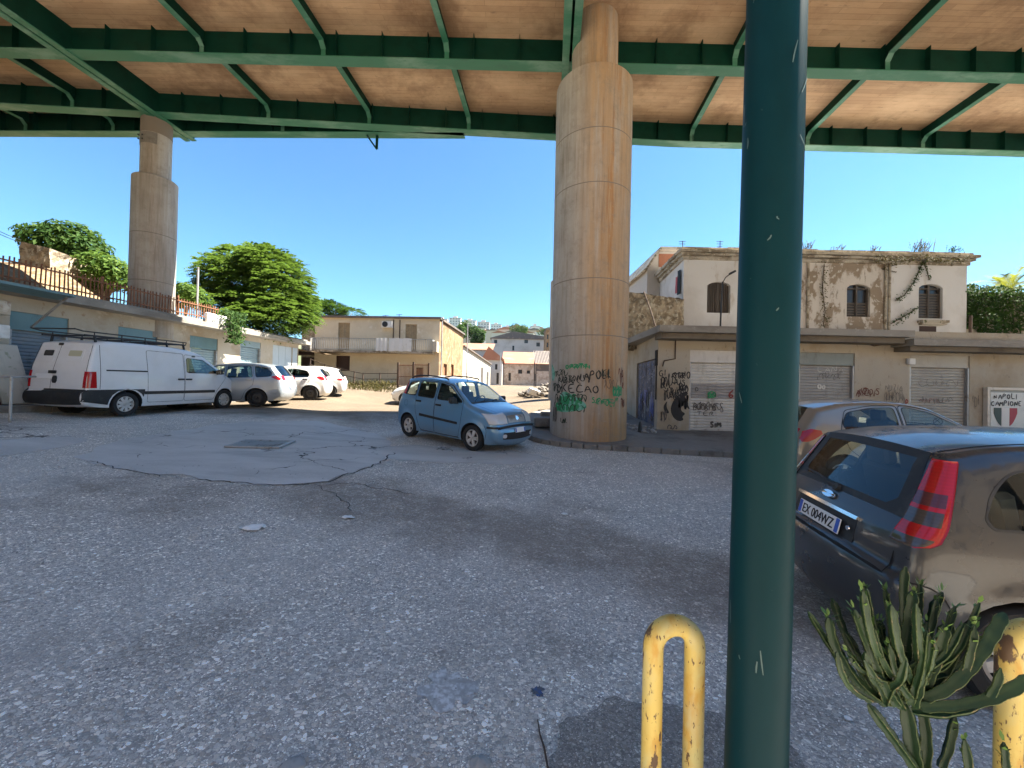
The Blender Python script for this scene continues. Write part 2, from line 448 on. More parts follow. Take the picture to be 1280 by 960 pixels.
M['pinkstone'] = mat('pinkish_stone_wall', (.46, .37, .30), .95, var=((1.2, (.34, .26, .20), .45, .6), (3.2, (.56, .48, .41), .55, .66), (2.6, (.24, .19, .15), .62, .7)), bump=(3, .8, .06))
M['tiles'] = mat('red_roof_tiles', (.32, .13, .075), .9, var=((1.5, (.30, .13, .08), .45, .65), (.5, (.38, .20, .13), .5, .7)), bump=(6, .6, .05))
M['roofdark'] = mat('dark_roof_edge', (.13, .11, .10), .9, var=((2, (.24, .18, .14), .5, .7),))
M['rust'] = mat('rusty_iron', (.20, .085, .04), .85, var=((5, (.11, .045, .022), .45, .65), (14, (.30, .15, .08), .58, .72)))
M['rustdark'] = mat('dark_rusty_iron', (.10, .065, .045), .8, var=((6, (.05, .035, .03), .45, .65),))
M['iron'] = mat('dark_painted_iron', (.025, .026, .028), .6)
M['galv'] = mat('galvanised_steel', (.38, .38, .38), .5, .5, var=((4, (.22, .20, .18), .5, .7),))
def shutter_mat(name, c0, c1, dirt):
    m, nt, b = base(name)
    c = _mix(nt, _ramp(nt, _noise(nt, 1.0, 6.0, .6), .35, .7), c0, c1)
    c = _mix(nt, _ramp(nt, _noise(nt, 3.0, 6.0, .7, stretch=(1, 1, .35)), .54, .74, 0.0, .75), c, dirt)
    c = _mix(nt, _ramp(nt, _noise(nt, 18.0, 4.0, .7), .62, .74, 0.0, .6), c, dirt)
    setcol(nt, b, c); b.inputs['Roughness'].default_value = .55; b.inputs['Metallic'].default_value = .1
    return m
M['sh_white'] = shutter_mat('white_shutter_paint', (.60, .575, .53), (.50, .47, .43), (.30, .27, .22))
M['sh_band'] = shutter_mat('grey_shutter_band', (.33, .31, .30), (.28, .26, .25), (.2, .18, .16))
M['sh_grey'] = shutter_mat('grey_shutter_paint', (.34, .33, .31), (.28, .265, .25), (.19, .165, .14))
M['sh_beige'] = shutter_mat('beige_shutter_paint', (.40, .375, .33), (.33, .30, .26), (.22, .19, .155))
M['sh_blue'] = shutter_mat('blue_grey_shutter_paint', (.20, .235, .265), (.155, .18, .205), (.11, .105, .10))
M['sh_teal'] = shutter_mat('pale_blue_shutter_paint', (.27, .36, .40), (.22, .30, .335), (.17, .18, .18))
M['fascia'] = shutter_mat('teal_fascia_paint', (.13, .235, .265), (.10, .185, .215), (.08, .10, .10))
M['fascia_pale'] = shutter_mat('grey_green_fascia_paint', (.23, .25, .225), (.19, .205, .185), (.14, .13, .11))
M['bluedoor'] = shutter_mat('pale_blue_door_paint', (.50, .56, .60), (.43, .49, .53), (.30, .30, .28))
M['darkwin'] = mat('dark_window', (.022, .022, .024), .25)
M['brownwin'] = mat('brown_black_opening', (.045, .022, .018), .8)
M['shutterwood'] = mat('brown_louvre_wood', (.075, .06, .05), .75, var=((6, (.12, .10, .085), .5, .7, (1, 1, .2)),))
M['beigewood'] = mat('beige_louvre_paint', (.36, .28, .175), .75, var=((5, (.28, .21, .13), .45, .7),))
M['white'] = mat('white_paint', (.72, .71, .68), .6, var=((4, (.58, .56, .52), .5, .72),))
M['cloth'] = mat('white_cloth', (.70, .68, .64), .9, var=((3, (.55, .52, .47), .55, .72),))
def mural():
    m, nt, b = base('mural_paint')
    c = _mix(nt, _ramp(nt, _noise(nt, 3.2, 7.0, .7, warp=.5, wscale=3), .38, .55), (.03, .033, .05), (.11, .115, .15))
    c = _mix(nt, _ramp(nt, _noise(nt, 4.5, 6.0, .7, stretch=(1, 1, .6), warp=.8, wscale=4), .54, .60), c, (.06, .11, .25))
    c = _mix(nt, _ramp(nt, _noise(nt, 7.0, 6.0, .7, warp=.6, wscale=5), .58, .64), c, (.36, .38, .42))
    setcol(nt, b, c); b.inputs['Roughness'].default_value = .7
    return m
M['mural'] = mural()
M['spray_black'] = mat('black_spray', (.022, .02, .02), .7)
M['spray_green'] = mat('green_spray', (.02, .25, .10), .6)
M['spray_mint'] = mat('mint_spray', (.17, .42, .33), .7, var=((12, (.04, .27, .15), .5, .6),))
M['spray_brown'] = mat('red_brown_spray', (.13, .035, .02), .7)
M['spray_dark'] = mat('dark_green_spray', (.02, .035, .022), .7)
M['spray_red'] = mat('red_spray', (.26, .05, .04), .7)
M['spray_grey'] = mat('grey_spray', (.10, .085, .075), .7)

# foreground
M['post'] = mat('dark_teal_post_paint', (.0035, .026, .034), .45, var=((3, (.0025, .018, .023), .45, .7, (1, 1, .3)), (16, (.05, .085, .08), .70, .74, (1, 1, .25), .8), (40, (.03, .06, .06), .70, .74)), spec=.07)
M['yellow'] = mat('worn_yellow_paint', (.60, .45, .12), .6, var=((6, (.50, .45, .20), .42, .60, (1, 1, .35)), (12, (.50, .29, .045), .50, .66, (1, 1, .3)), (4.5, (.50, .44, .24), .52, .64, (1, 1, .22)), (9, (.10, .055, .025), .60, .625, (1, 1, .25)), (30, (.10, .055, .028), .605, .63, (1, 1, .35)), (80, (.13, .07, .03), .64, .66, (1, 1, .5))), bump=(30, .2, .004))
M['cactus'] = mat('cactus_skin', (.008, .030, .011), .5, var=((6, (.022, .055, .018), .45, .7), (3, (.009, .034, .014), .5, .7)), spec=.4)
M['cactus_edge'] = mat('cactus_rib_edge', (.055, .085, .025), .7, var=((40, (.18, .15, .08), .55, .65),))
M['leafyoung'] = mat('young_cactus_leaf', (.10, .19, .035), .55)
M['terracotta'] = mat('terracotta', (.35, .15, .08), .85, var=((4, (.27, .11, .06), .45, .7),))
M['paper'] = mat('litter_paper', (.82, .82, .80), .9, var=((25, (.62, .62, .61), .5, .7),))
M['stone'] = mat('loose_stone', (.38, .37, .35), .9, var=((12, (.25, .24, .23), .45, .65),), bump=(20, .6, .01))
M['rubblegrey'] = mat('grey_rubble', (.20, .175, .15), .95, var=((4, (.12, .105, .09), .45, .65), (1.5, (.28, .25, .21), .5, .7)))
M['twig'] = mat('twig_bark', (.09, .06, .045), .9)
M['bluepaint'] = mat('blue_paint_spot', (.05, .10, .24), .8, var=((30, (.10, .11, .13), .45, .55),))
M['limewash'] = mat('white_paint_splash', (.66, .66, .65), .85, var=((30, (.40, .39, .375), .42, .58), (7, (.34, .33, .315), .45, .6)))
M['marble'] = mat('pale_marble_slab', (.56, .50, .40), .5, var=((1.6, (.40, .35, .27), .45, .6, (1, 1, .3)), (7, (.34, .33, .22), .6, .7)))
M['maroon'] = mat('dark_maroon_paint', (.055, .016, .014), .6)

def leafmat(name, c0, c1, c2, trans=.35):
    m = bpy.data.materials.new(name); m.use_nodes = True; nt = m.node_tree
    b = nt.nodes['Principled BSDF']; out = nt.nodes['Material Output']
    g = nt.nodes.new('ShaderNodeNewGeometry')
    c = _mix(nt, _ramp(nt, g.outputs['Random Per Island'], 0.0, .7), c0, c1)
    c = _mix(nt, _ramp(nt, g.outputs['Random Per Island'], .75, 1.0), c, c2)
    nt.links.new(c, b.inputs['Base Color']); b.inputs['Roughness'].default_value = .65; b.inputs['Specular IOR Level'].default_value = .12
    t = nt.nodes.new('ShaderNodeBsdfTranslucent'); nt.links.new(_mix(nt, .5, c, (c2[0]*1.4, c2[1]*1.6, c2[2]*.8)), t.inputs[0])
    mx = nt.nodes.new('ShaderNodeMixShader'); mx.inputs[0].default_value = trans
    nt.links.new(b.outputs[0], mx.inputs[1]); nt.links.new(t.outputs[0], mx.inputs[2]); nt.links.new(mx.outputs[0], out.inputs[0])
    return m
M['leaf'] = leafmat('bright_leaf', (.040, .088, .016), (.078, .138, .024), (.15, .21, .055), .32)
M['leafdark'] = leafmat('dark_leaf', (.022, .060, .014), (.04, .085, .018), (.075, .12, .025), .3)
M['ivy'] = leafmat('ivy_leaf', (.02, .05, .012), (.035, .075, .016), (.06, .11, .022), .25)
M['palm'] = leafmat('palm_leaf', (.11, .14, .025), (.16, .18, .03), (.26, .24, .05), .4)
M['weed'] = leafmat('dry_weed', (.05, .055, .018), (.085, .07, .028), (.14, .11, .045), .3)
M['bark'] = mat('bark', (.16, .12, .09), .95, var=((6, (.08, .06, .045), .45, .65, (1, 1, .3)),), bump=(14, .7, .02))

# vehicles
def paint(name, c, rough=.32, metal=.0, dirt=.25, dcol=(.28, .25, .21), coat=1.0):
    m, nt, b = base(name)
    z = _axis(nt, 'Z')
    n = _noise(nt, 3.0, 6.0, .6)
    f = _math(nt, 'MULTIPLY', _ramp(nt, n, .35, .75), dirt)
    low = _math(nt, 'MULTIPLY', _ramp(nt, _math(nt, 'ADD', z, _math(nt, 'MULTIPLY', n, .4)), .35, .75, 1.0, 0.0), min(1, dirt*1.8))
    f = _math(nt, 'MAXIMUM', f, low)
    setcol(nt, b, _mix(nt, f, c, dcol))
    b.inputs['Metallic'].default_value = metal
    nt.links.new(_ramp(nt, n, .3, .8, rough, rough+.15), b.inputs['Roughness'])
    b.inputs['Coat Weight'].default_value = coat; b.inputs['Coat Roughness'].default_value = .05
    return m
M['p_panda'] = paint('pale_blue_car_paint', (.115, .28, .46), .30, .35, .18)
M['p_fiesta'] = paint('dark_grey_car_paint', (.034, .038, .046), .25, .2, .10, (.13, .125, .11), .5)
M['p_white'] = paint('white_van_paint', (.70, .71, .72), .4, 0, .16, (.45, .42, .37), .6)
M['p_white_car'] = paint('white_car_paint', (.74, .74, .74), .3, 0, .08)
M['p_silver'] = paint('silver_car_paint', (.36, .42, .48), .35, .45, .12)
M['p_greyhatch'] = paint('warm_grey_car_paint', (.26, .225, .18), .28, .35, .15)
M['blackplastic'] = mat('black_plastic', (.014, .015, .017), .55, var=((8, (.03, .03, .03), .5, .7),))
M['rubber'] = mat('tyre_rubber', (.014, .014, .015), .8, var=((6, (.04, .037, .033), .5, .75),))
M['gap'] = mat('panel_gap', (.006, .006, .007), .9)
M['rim'] = mat('alloy_rim', (.42, .42, .42), .4, .6, var=((8, (.22, .20, .18), .5, .7),))
M['rimdark'] = mat('black_steel_wheel', (.03, .03, .032), .5)
M['hubwhite'] = mat('pale_hubcap', (.55, .54, .52), .5, .1, var=((8, (.36, .34, .31), .5, .7),))
M['chrome'] = mat('chrome', (.75, .75, .76), .12, 1.0)
M['glass'] = glass('car_glass', (.72, .80, .76), .0)
M['glassdark'] = glass('dark_car_glass', (.22, .27, .26), .02)
M['cabin'] = mat('dark_cabin_trim', (.02, .02, .022), .85)
M['seat'] = mat('grey_seat_cloth', (.075, .075, .08), .9)
def lamp(name, c, rough=.12):
    m, nt, b = base(name)
    w = _n(nt, 'ShaderNodeTexWave', i_Scale=16.0); w.bands_direction = 'Z'; nt.links.new(_coord(nt), w.inputs['Vector'])
    setcol(nt, b, _mix(nt, _ramp(nt, w.outputs['Fac'], .2, .8, 0, .14), c, tuple(q*.4 for q in c)))
    b.inputs['Roughness'].default_value = rough; b.inputs['Coat Weight'].default_value = .55; b.inputs['Coat Roughness'].default_value = .06
    return m
M['lampred'] = lamp('red_lamp_lens', (.42, .006, .010))
M['lampdark'] = lamp('smoked_lamp_lens', (.10, .025, .03))
M['lampsmoke'] = lamp('clear_smoked_lens', (.07, .055, .05))
M['lampclear'] = lamp('clear_headlamp', (.55, .57, .60))
M['amber'] = lamp('amber_lens', (.6, .22, .02))
M['plate'] = mat('white_number_plate', (.75, .76, .77), .4)
M['plateblue'] = mat('blue_plate_band', (.02, .10, .50), .4)
M['ink'] = mat('black_lettering', (.012, .012, .014), .6)
M['hivis'] = mat('orange_cloth', (.5, .22, .06), .9)
# sign
M['signwhite'] = mat('white_sign_board', (.66, .665, .64), .5, var=((3, (.56, .56, .53), .5, .72),))
M['signgrey'] = mat('grey_sign_recess', (.33, .35, .34), .6)
M['signframe'] = mat('cream_sign_frame', (.68, .62, .54), .6, var=((6, (.52, .46, .38), .5, .7),))
M['sign_dark'] = mat('dark_green_shield_paint', (.012, .03, .026), .5)
M['sign_w'] = mat('white_shield_paint', (.70, .68, .66), .5)
M['sign_red'] = mat('red_shield_paint', (.36, .008, .03), .5)

M['crack'] = mat('road_crack_dirt', (.055, .052, .048), .95)
# ------------------------------------------------------------------ terrain
CP = [(0, 0, -.12), (0, -6, -.12), (-5, -5, -.05), (6, -5, -.2), (0, 3, -.10), (-3, 3, -.02), (2.5, 2.5, -.25), (5, 1.5, -.27), (3.3, 4, -.23), (9, 3, -.2), (5.5, 6.5, -.05), (9, 7, -.05), (14, 7, -.05), (20, 5, -.1),
      (-.6, 9.4, .05), (-3, 10.7, .16), (1.9, 9.4, .03), (5, 9, 0), (5, 11, .05), (10, 11, .05), (16, 11, .05), (5, 14, .25), (10, 14, .2), (16, 16, .2), (25, 12, 0), (30, 25, .6), (8, 25, 1.0),
      (-10.5, 10.5, .5), (-11, 13.5, .55), (-9.6, 8, .48), (-12.8, 9, .66), (-12.8, 6, .62), (-6, 6, .2), (-13, 2, .5), (-12, -6, .3), (-7, 9, .33), (-6.5, 12.5, .47),
      (-4.8, 13.5, .56), (-3.2, 14.2, .58), (.6, 13.5, .52), (1.4, 12, .3), (-8.8, 13.5, .62), (-8, 16, .74), (-9, 18, .8), (-6, 19, .47), (-4, 19, .42), (-2.5, 19, .52), (1.5, 17, .8), (3, 20, .95), (-4, 24, .95), (-7, 22, .80),
      (-11, 22, 1.05), (-13, 26, 1.4), (-9, 27.5, 1.45), (-6, 28, 1.4), (-2, 30, 1.42), (3, 28, 1.35), (-3, 40, 1.55), (3, 40, 1.6), (-4, 50, 1.65), (3, 55, 1.75), (-2, 62, 1.8), (10, 60, 1.8), (-12, 40, 1.6), (-20, 30, 1.6), (-25, 45, 1.8), (20, 40, 1.5), (-15, 14, .8), (-20, 8, .9), (-30, 10, 1.0), (-30, 0, .6)]
CPa = np.array(CP)
def _raw(X, Y):
    d2 = (X[..., None]-CPa[:, 0])**2+(Y[..., None]-CPa[:, 1])**2+.35
    w = 1/d2**1.9
    return (w*CPa[:, 2]).sum(-1)/w.sum(-1)
def axis(lo, hi, fine_lo, fine_hi, st):
    a = list(np.arange(fine_lo, fine_hi+1e-6, st))
    s = st; x = fine_hi
    up = []
    while x < hi: s *= 1.35; x += s; up.append(x)
    s = st; x = fine_lo; dn = []
    while x > lo: s *= 1.35; x -= s; dn.append(x)
    return np.array(dn[::-1]+a+up)
GX = axis(-560, 560, -34, 34, .5); GY = axis(-190, 600, -12, 64, .5)
GXX, GYY = np.meshgrid(GX, GY, indexing='ij')
GZ = _raw(GXX, GYY)
for _ in range(4):
    Z = GZ.copy()
    Z[1:-1, 1:-1] = .4*GZ[1:-1, 1:-1]+.15*(GZ[2:, 1:-1]+GZ[:-2, 1:-1]+GZ[1:-1, 2:]+GZ[1:-1, :-2])
    GZ = Z
def gz(x, y):
    i = int(np.clip(np.searchsorted(GX, x)-1, 0, len(GX)-2)); j = int(np.clip(np.searchsorted(GY, y)-1, 0, len(GY)-2))
    u = (x-GX[i])/(GX[i+1]-GX[i]); v = (y-GY[j])/(GY[j+1]-GY[j])
    return float((1-u)*(1-v)*GZ[i, j]+u*(1-v)*GZ[i+1, j]+(1-u)*v*GZ[i, j+1]+u*v*GZ[i+1, j+1])
def ground_at(px, py):
    """where the sight line through a photo pixel meets the ground"""
    v = CR @ Vector(((px-640)/F_PX, -(py-480)/F_PX, -1.0)); v = v/v.y
    d = .3
    while d < 90:
        if EYE+v.z*d <= gz(v.x*d, d): break
        d += .02
    return Vector((v.x*d, d, gz(v.x*d, d)))
mb = MB()
nx, ny = len(GX), len(GY)
mb.add([(GX[i], GY[j], GZ[i, j]) for i in range(nx) for j in range(ny)],
       [(i*ny+j, (i+1)*ny+j, (i+1)*ny+j+1, i*ny+j+1) for i in range(nx-1) for j in range(ny-1)])
structure(mb.build('ground', M['road'], smooth=True))

def sheet(name, poly, m, lift, step=.35, kind='structure'):
    """irregular sheet that follows the ground, lift above it"""
    vo, tr = cdt_fill(poly, step)
    b = MB(); b.add([(p.x, p.y, gz(p.x, p.y)+lift) for p in vo], tr)
    o = b.build(name, m, smooth=True)
    bm = bmesh.new(); bm.from_mesh(o.data)
    for f in bm.faces:
        if f.normal.z < 0: f.normal_flip()
    bm.to_mesh(o.data); bm.free()
    return structure(o) if kind == 'structure' else o
def wob(poly, amp, seed):
    amp *= 2.2; r = random.Random(seed); p = densify(poly, .28)
    p = [(x+r.uniform(-amp, amp), y+r.uniform(-amp, amp)) for x, y in p]
    return chaikin(p, 1)
def px_poly(pts): return [tuple(ground_at(*p)[:2]) for p in pts]
sheet('asphalt_patch', wob(px_poly([(100, 574), (170, 590), (260, 600), (340, 606), (400, 606), (440, 590), (470, 580), (492, 566), (478, 545), (440, 534), (380, 526), (330, 527), (270, 530), (180, 546), (120, 558)]), .05, 3), M['patch'], .004)
sheet('asphalt_patch', wob(px_poly([(-60, 556), (40, 548), (90, 544), (110, 550), (60, 563), (-20, 572), (-60, 574)]), .04, 4), M['patch'], .004)
sheet('asphalt_patch', wob(px_poly([(470, 560), (520, 556), (640, 562), (690, 574), (640, 580), (540, 578), (480, 572)]), .05, 5), M['patch'], .004)
sheet('dark_asphalt', wob(px_poly([(670, 965), (700, 930), (716, 905), (742, 902), (770, 878), (800, 890), (830, 876), (870, 900), (900, 890), (960, 915), (1000, 960), (1000, 1080), (700, 1080), (690, 1000)]), .03, 6), M['tar'], .004, .12)

# pavement round the pier and along the right hand garages, with its kerb
KL = [(.25, 12.6), (.20, 11.6), (.35, 10.6), (.85, 9.75), (1.9, 9.35), (3.3, 9.1), (5.0, 8.85), (8, 8.6), (13, 8.5), (40, 8.3)]
KL = chaikin(KL, 2, False)
pav = KL+[(40, 12.9), (4.9, 12.9), (4.95, 16), (2.2, 16), (.9, 14.2)]
vo, tr = cdt_fill(densify(pav, .5), .6)
PAVE_H = .11
b = MB(); b.add([(p.x, p.y, gz(p.x, p.y)+PAVE_H) for p in vo], tr)
o = b.build('pavement', M['pave'], smooth=True); structure(o)
b = MB(); r = random.Random(2)
kp = [Vector((x, y, 0)) for x, y in densify(KL, .9, False)]
for i in range(len(kp)-1):
    a, c = kp[i].copy(), kp[i+1].copy()
    a.z = gz(a.x, a.y)+.038+r.uniform(-.012, .008); c.z = gz(c.x, c.y)+.038+r.uniform(-.012, .008)
    d = (c-a).normalized()*.008
    b.bar(a+d, c-d, .16, .18, bev=.015)
structure(b.build('kerb', M['kerb']))
# raised pavement before the left hand garages
GXL = lambda y: -13.6+.104*y                                   # front edge of the garage roof slab
KLL = [(GXL(y)+.55, y) for y in (-8, -2, 4, 9, 12, 15, 18, 21.5)]
vo, tr = cdt_fill(densify(KLL+[(GXL(21.5)-.9, 21.5), (GXL(-8)-.9, -8)], .6), .6)
b = MB(); b.add([(p.x, p.y, gz(p.x, p.y)+.16) for p in vo], tr)
structure(b.build('pavement', M['pave'], smooth=True))
b = MB()
kp = [Vector((x, y, 0)) for x, y in densify(KLL, .9, False)]
for i in range(len(kp)-1):
    a, c = kp[i].copy(), kp[i+1].copy()
    a.z = gz(a.x, a.y)+.08; c.z = gz(c.x, c.y)+.08; d = (c-a).normalized()*.008
    b.bar(a+d, c-d, .18, .19, bev=.015)
structure(b.build('kerb', M['kerb']))

# ------------------------------------------------------------------ small things lying on the road
def flat_bits(name, px, py, size, m, label, cat, seed, h=.006, sx=1.0):
    r = random.Random(seed); g = ground_at(px, py)
    poly = chaikin([(math.cos(a)*size*sx*r.uniform(.6, 1.1), math.sin(a)*size*r.uniform(.6, 1.1)) for a in [i*math.tau/9 for i in range(9)]], 1)
    vo, tr = cdt_fill(poly, size*.45)
    b = MB(); top = [(p.x, p.y, h+r.uniform(0, size*.22)) for p in vo]
    b.add(top, tr); b.add([(x, y, z-.004) for x, y, z in top], [f[::-1] for f in tr])
    o = b.build(name, m); o.location = g+Vector((0, 0, .004))
    return tag(o, label, cat)
flat_bits('litter_paper', 317, 661, .10, M['paper'], 'crumpled white paper lying alone on the open road left of centre', 'litter', 1, sx=1.5)
flat_bits('litter_paper', 435, 648, .06, M['paper'], 'small white scrap of paper on the road at the tip of the brown dirt trail', 'litter', 2, sx=1.4)
flat_bits('litter_paper', 1060, 901, .022, M['paper'], 'torn white tissue on the road beside the cactus', 'litter', 3)
flat_bits('litter_paper', 706, 644, .05, M['paper'], 'tiny white scrap on the road below the graffitied pier', 'litter', 4)
flat_bits('litter_paper', 820, 563, .07, M['paper'], 'small white scrap lying in the gutter by the kerb right of the pier', 'litter', 5)
def rock(px, py, size, label, seed, flat=.6):
    r = random.Random(seed); g = ground_at(px, py); bm = bmesh.new()
    bmesh.ops.create_icosphere(bm, subdivisions=3, radius=size)
    off = [Vector((r.uniform(-1, 1), r.uniform(-1, 1), r.uniform(-1, 1))).normalized() for _ in range(7)]
    for v in bm.verts:
        d = v.co.normalized(); k = 1.0
        for q in off: k = min(k, .82/max(.3, d.dot(q))) if d.dot(q) > .55 else k
        v.co = d*size*max(.55, k)+Vector((r.uniform(-1, 1), r.uniform(-1, 1), r.uniform(-1, 1)))*size*.03
        v.co.z *= flat
    me = bpy.data.meshes.new('stone'); bm.to_mesh(me); bm.free(); me.materials.append(M['stone'])
    o = bpy.data.objects.new('stone', me); COL.objects.link(o); o.location = g+Vector((0, 0, size*flat*.5))
    return tag(o, label, 'stone')
rock(600, 962, .045, 'pale broken stone at the bottom edge of the road, left of the twig', 5)
rock(365, 966, .05, 'pale flat stone at the bottom edge of the road, far left of the twig', 8, .35)
rock(733, 942, .012, 'small white pebble on the fresh dark asphalt', 9)
g = ground_at(672, 905); b = MB(); p0 = ground_at(684, 962)
pts = [ground_at(672, 905), ground_at(675, 922), ground_at(680, 940), ground_at(684, 962), ground_at(690, 985)]
b.tube([p+Vector((0, 0, .008)) for p in pts], [.003, .004, .005, .005, .004], 6)
single(b, 'twig', M['twig'], 'thin dry twig lying on the road near the dark asphalt', 'twig', p0)
for px, py, s, m, nm in ((560, 860, .13, 'limewash', 'paint_splash'), (672, 866, .035, 'bluepaint', 'paint_spot')):
    g = ground_at(px, py); r = random.Random(px)
    poly = [(g.x+math.cos(a)*s*r.uniform(.45, 1.25)*1.2, g.y+math.sin(a)*s*r.uniform(.45, 1.25)*1.1) for a in [i*math.tau/34 for i in range(34)]]
    sheet(nm, chaikin(poly, 1), M[m], .003, .05)
# scattered loose gravel, nobody could count it
b = MB(); r = random.Random(21)
for _ in range(2600):
    d = 1.0+5.0*r.random()**1.6; x = d*r.uniform(-1.35, .75)
    s = r.uniform(.003, .0075)*(1+.12*d); z = gz(x, d)
    a = r.uniform(0, 6.3); ca, sa = math.cos(a), math.sin(a)
    q = [(x+s*(ca*u-sa*v*.7), d+s*(sa*u+ca*v*.7), z+w*s) for u, v, w in ((-1, -1, 0), (1, -.8, 0), (1.1, 1, 0), (-.8, 1, 0), (-.5, -.5, .7), (.5, -.4, .8), (.5, .5, .65), (-.4, .5, .8))]
    b.add(q, [(4, 5, 6, 7), (0, 1, 5, 4), (1, 2, 6, 5), (2, 3, 7, 6), (3, 0, 4, 7)])
o = b.build('gravel', M['stone']); tag(o, 'loose grit and gravel scattered over the worn road', 'gravel', kind='stuff')

# manhole grate in the road
g = ground_at(327, 556)
def on_ground(x, y, yaw, lift=0.0, e=.45):
    tx = Vector((2*e, 0, gz(x+e, y)-gz(x-e, y))); ty = Vector((0, 2*e, gz(x, y+e)-gz(x, y-e))); n = tx.cross(ty).normalized()
    ax = tx.normalized(); return Matrix.Translation((x, y, gz(x, y)+lift)) @ Matrix((ax, n.cross(ax), n)).transposed().to_4x4() @ Matrix.Rotation(yaw, 4, 'Z')
t = thing('manhole_cover', 'rectangular steel drain grate set in the cracked patched road', 'manhole', mtx=on_ground(g.x, g.y, .12, .018))
b = MB(); W_, D_ = .46, .33
for s_ in (-1, 1):
    b.box((0, s_*D_, .005), (W_*2+.06, .06, .03), bev=.006); b.box((s_*W_, 0, .005), (.06, D_*2-.06, .03), bev=.006)
b.build('frame', M['galv'], t)
b = MB()
for i in range(15): b.box((-W_+.06+i*.0575, 0, .004), (.028, D_*2-.08, .02), bev=.003)
b.build('grating', M['galv'], t)
b = MB(); b.box((0, 0, -.004), (W_*2-.08, D_*2-.08, .002)); b.build('pit', M['gap'], t)

# ------------------------------------------------------------------ distant hill
b = MB(); xs = np.linspace(-740, 740, 61); ys = np.linspace(120, 840, 40)
def hz(x, y):
    t = min(1, max(0, (y-150)/330.0)); t = t*t*(3-2*t)
    h = 1.8+57*t*(1-.14*math.exp(-((x+300)/200)**2))+4*math.sin(x*.021+y*.013)*t+3*math.sin(x*.05-y*.03)*t
    side = max(.25, 1-max(0, abs(x+30)-420)/700)
    return 1.8*(1-t)-.6*(1-t)+h*side*t
b.add([(x, y, hz(x, y)) for x in xs for y in ys], [(i*40+j, (i+1)*40+j, (i+1)*40+j+1, i*40+j+1) for i in range(60) for j in range(39)])
structure(b.build('hill', M['hillgreen'], smooth=True))
# ------------------------------------------------------------------ the viaduct
ZF = 10.95                                   # underside of the main girders
GD = .80                                     # girder depth
SK = .10                                     # skew of the cross beams: x shift per metre forward
YA = 11.25
def bx_(x0, y): return x0+SK*(y-YA)
via = thing('viaduct', 'long road viaduct of green steel girders under a concrete deck overhead', 'viaduct', (0, 5, ZF))
slab_z = ZF+GD
def yB(x): return 13.75+.052*(x+12) if x < 6 else 14.68+.01*(x-6)
def yC(x): return 14.78-.028*(x+14) if x < 4 else None
XL, XR = -46.0, 46.0
YN = 2.3                                     # near edge of the deck
def girder(ypts, name='girder'):
    """I-girder along points (x, y): web with stiffeners, bottom flange in the lighter bounce-lit green"""
    w = MB(); fl = MB()
    for (x0, y0), (x1, y1) in zip(ypts[:-1], ypts[1:]):
        a = Vector((x0, y0, 0)); c = Vector((x1, y1, 0))
        zc = ZF+.03+(GD-.03)/2
        w.bar(a+Vector((0, 0, zc)), c+Vector((0, 0, zc)), .02, GD-.03)
        fl.bar(a+Vector((0, 0, ZF+.015)), c+Vector((0, 0, ZF+.015)), .36, .03)
        L = (c-a).length; n = max(1, int(L/1.15))
        for k in range(n):
            p = a.lerp(c, (k+.5)/n); d = (c-a).normalized(); nrm = Vector((d.y, -d.x, 0))
            for s in (1, -1):
                q = p+nrm*s*.085
                w.bar(q+Vector((0, 0, ZF+.03)), q+Vector((0, 0, ZF+GD-.002)), .012, .15, up=nrm)
    g = w.build(name, M['green'], via, world=True)
    f = fl.build('bottom_flange', M['greenlit'], g); f.data.transform(WM[via.name].inverted())
    return g
xs = [XL+i*4 for i in range(24)]
girder([(x, YA+.004*x) for x in xs])
girder([(x, yB(x)) for x in xs])
girder([(x, yC(x)) for x in xs if x <= -1.5])
for yy in (8.45, 5.65, 3.0): girder([(XL, yy), (XR, yy)])
# cross beams with a pale bottom flange and a knee at the girders
def xbeam(x0, y0, y1):
    w = MB(); f = MB(); z0 = ZF+GD-.36
    a, c = Vector((bx_(x0, y0+.03), y0+.03, 0)), Vector((bx_(x0, y1-.03), y1-.03, 0))
    d = (c-a).normalized()
    w.bar(a+Vector((0, 0, z0+.19)), c+Vector((0, 0, z0+.19)), .02, .34)
    e = .22
    f.bar(a+d*e+Vector((0, 0, z0)), c-d*e+Vector((0, 0, z0)), .17, .022)
    for p, s in ((a, 1), (c, -1)):
        k = p+d*(e*s)
        f.bar(k+Vector((0, 0, z0)), p+d*.08*s+Vector((0, 0, z0-.16)), .15, .02)
        f.bar(p+d*.08*s+Vector((0, 0, z0-.16)), p+d*.08*s+Vector((0, 0, ZF+.03)), .13, .02, up=d)
    g = w.build('cross_beam', M['green'], via, world=True)
    q = f.build('beam_flange', M['greenlit'], g); q.data.transform(WM[via.name].inverted())
XB = [-37, -33.4, -29.8, -23, -19.4, -15.9, -9.25, -5.7, -2.1, 6.3, 10.75, 15.2, 19.6, 24, 28.4]
rows = [(2.85, 5.65), (5.65, 8.45), (8.45, YA)]
for x0 in XB:
    for y0, y1 in rows: xbeam(x0, y0, y1)
    xm = bx_(x0, 14); xbeam(x0, YA+.004*x0, yB(xm))
    if x0 < -3:
        xbeam(x0, yB(xm), yC(xm))
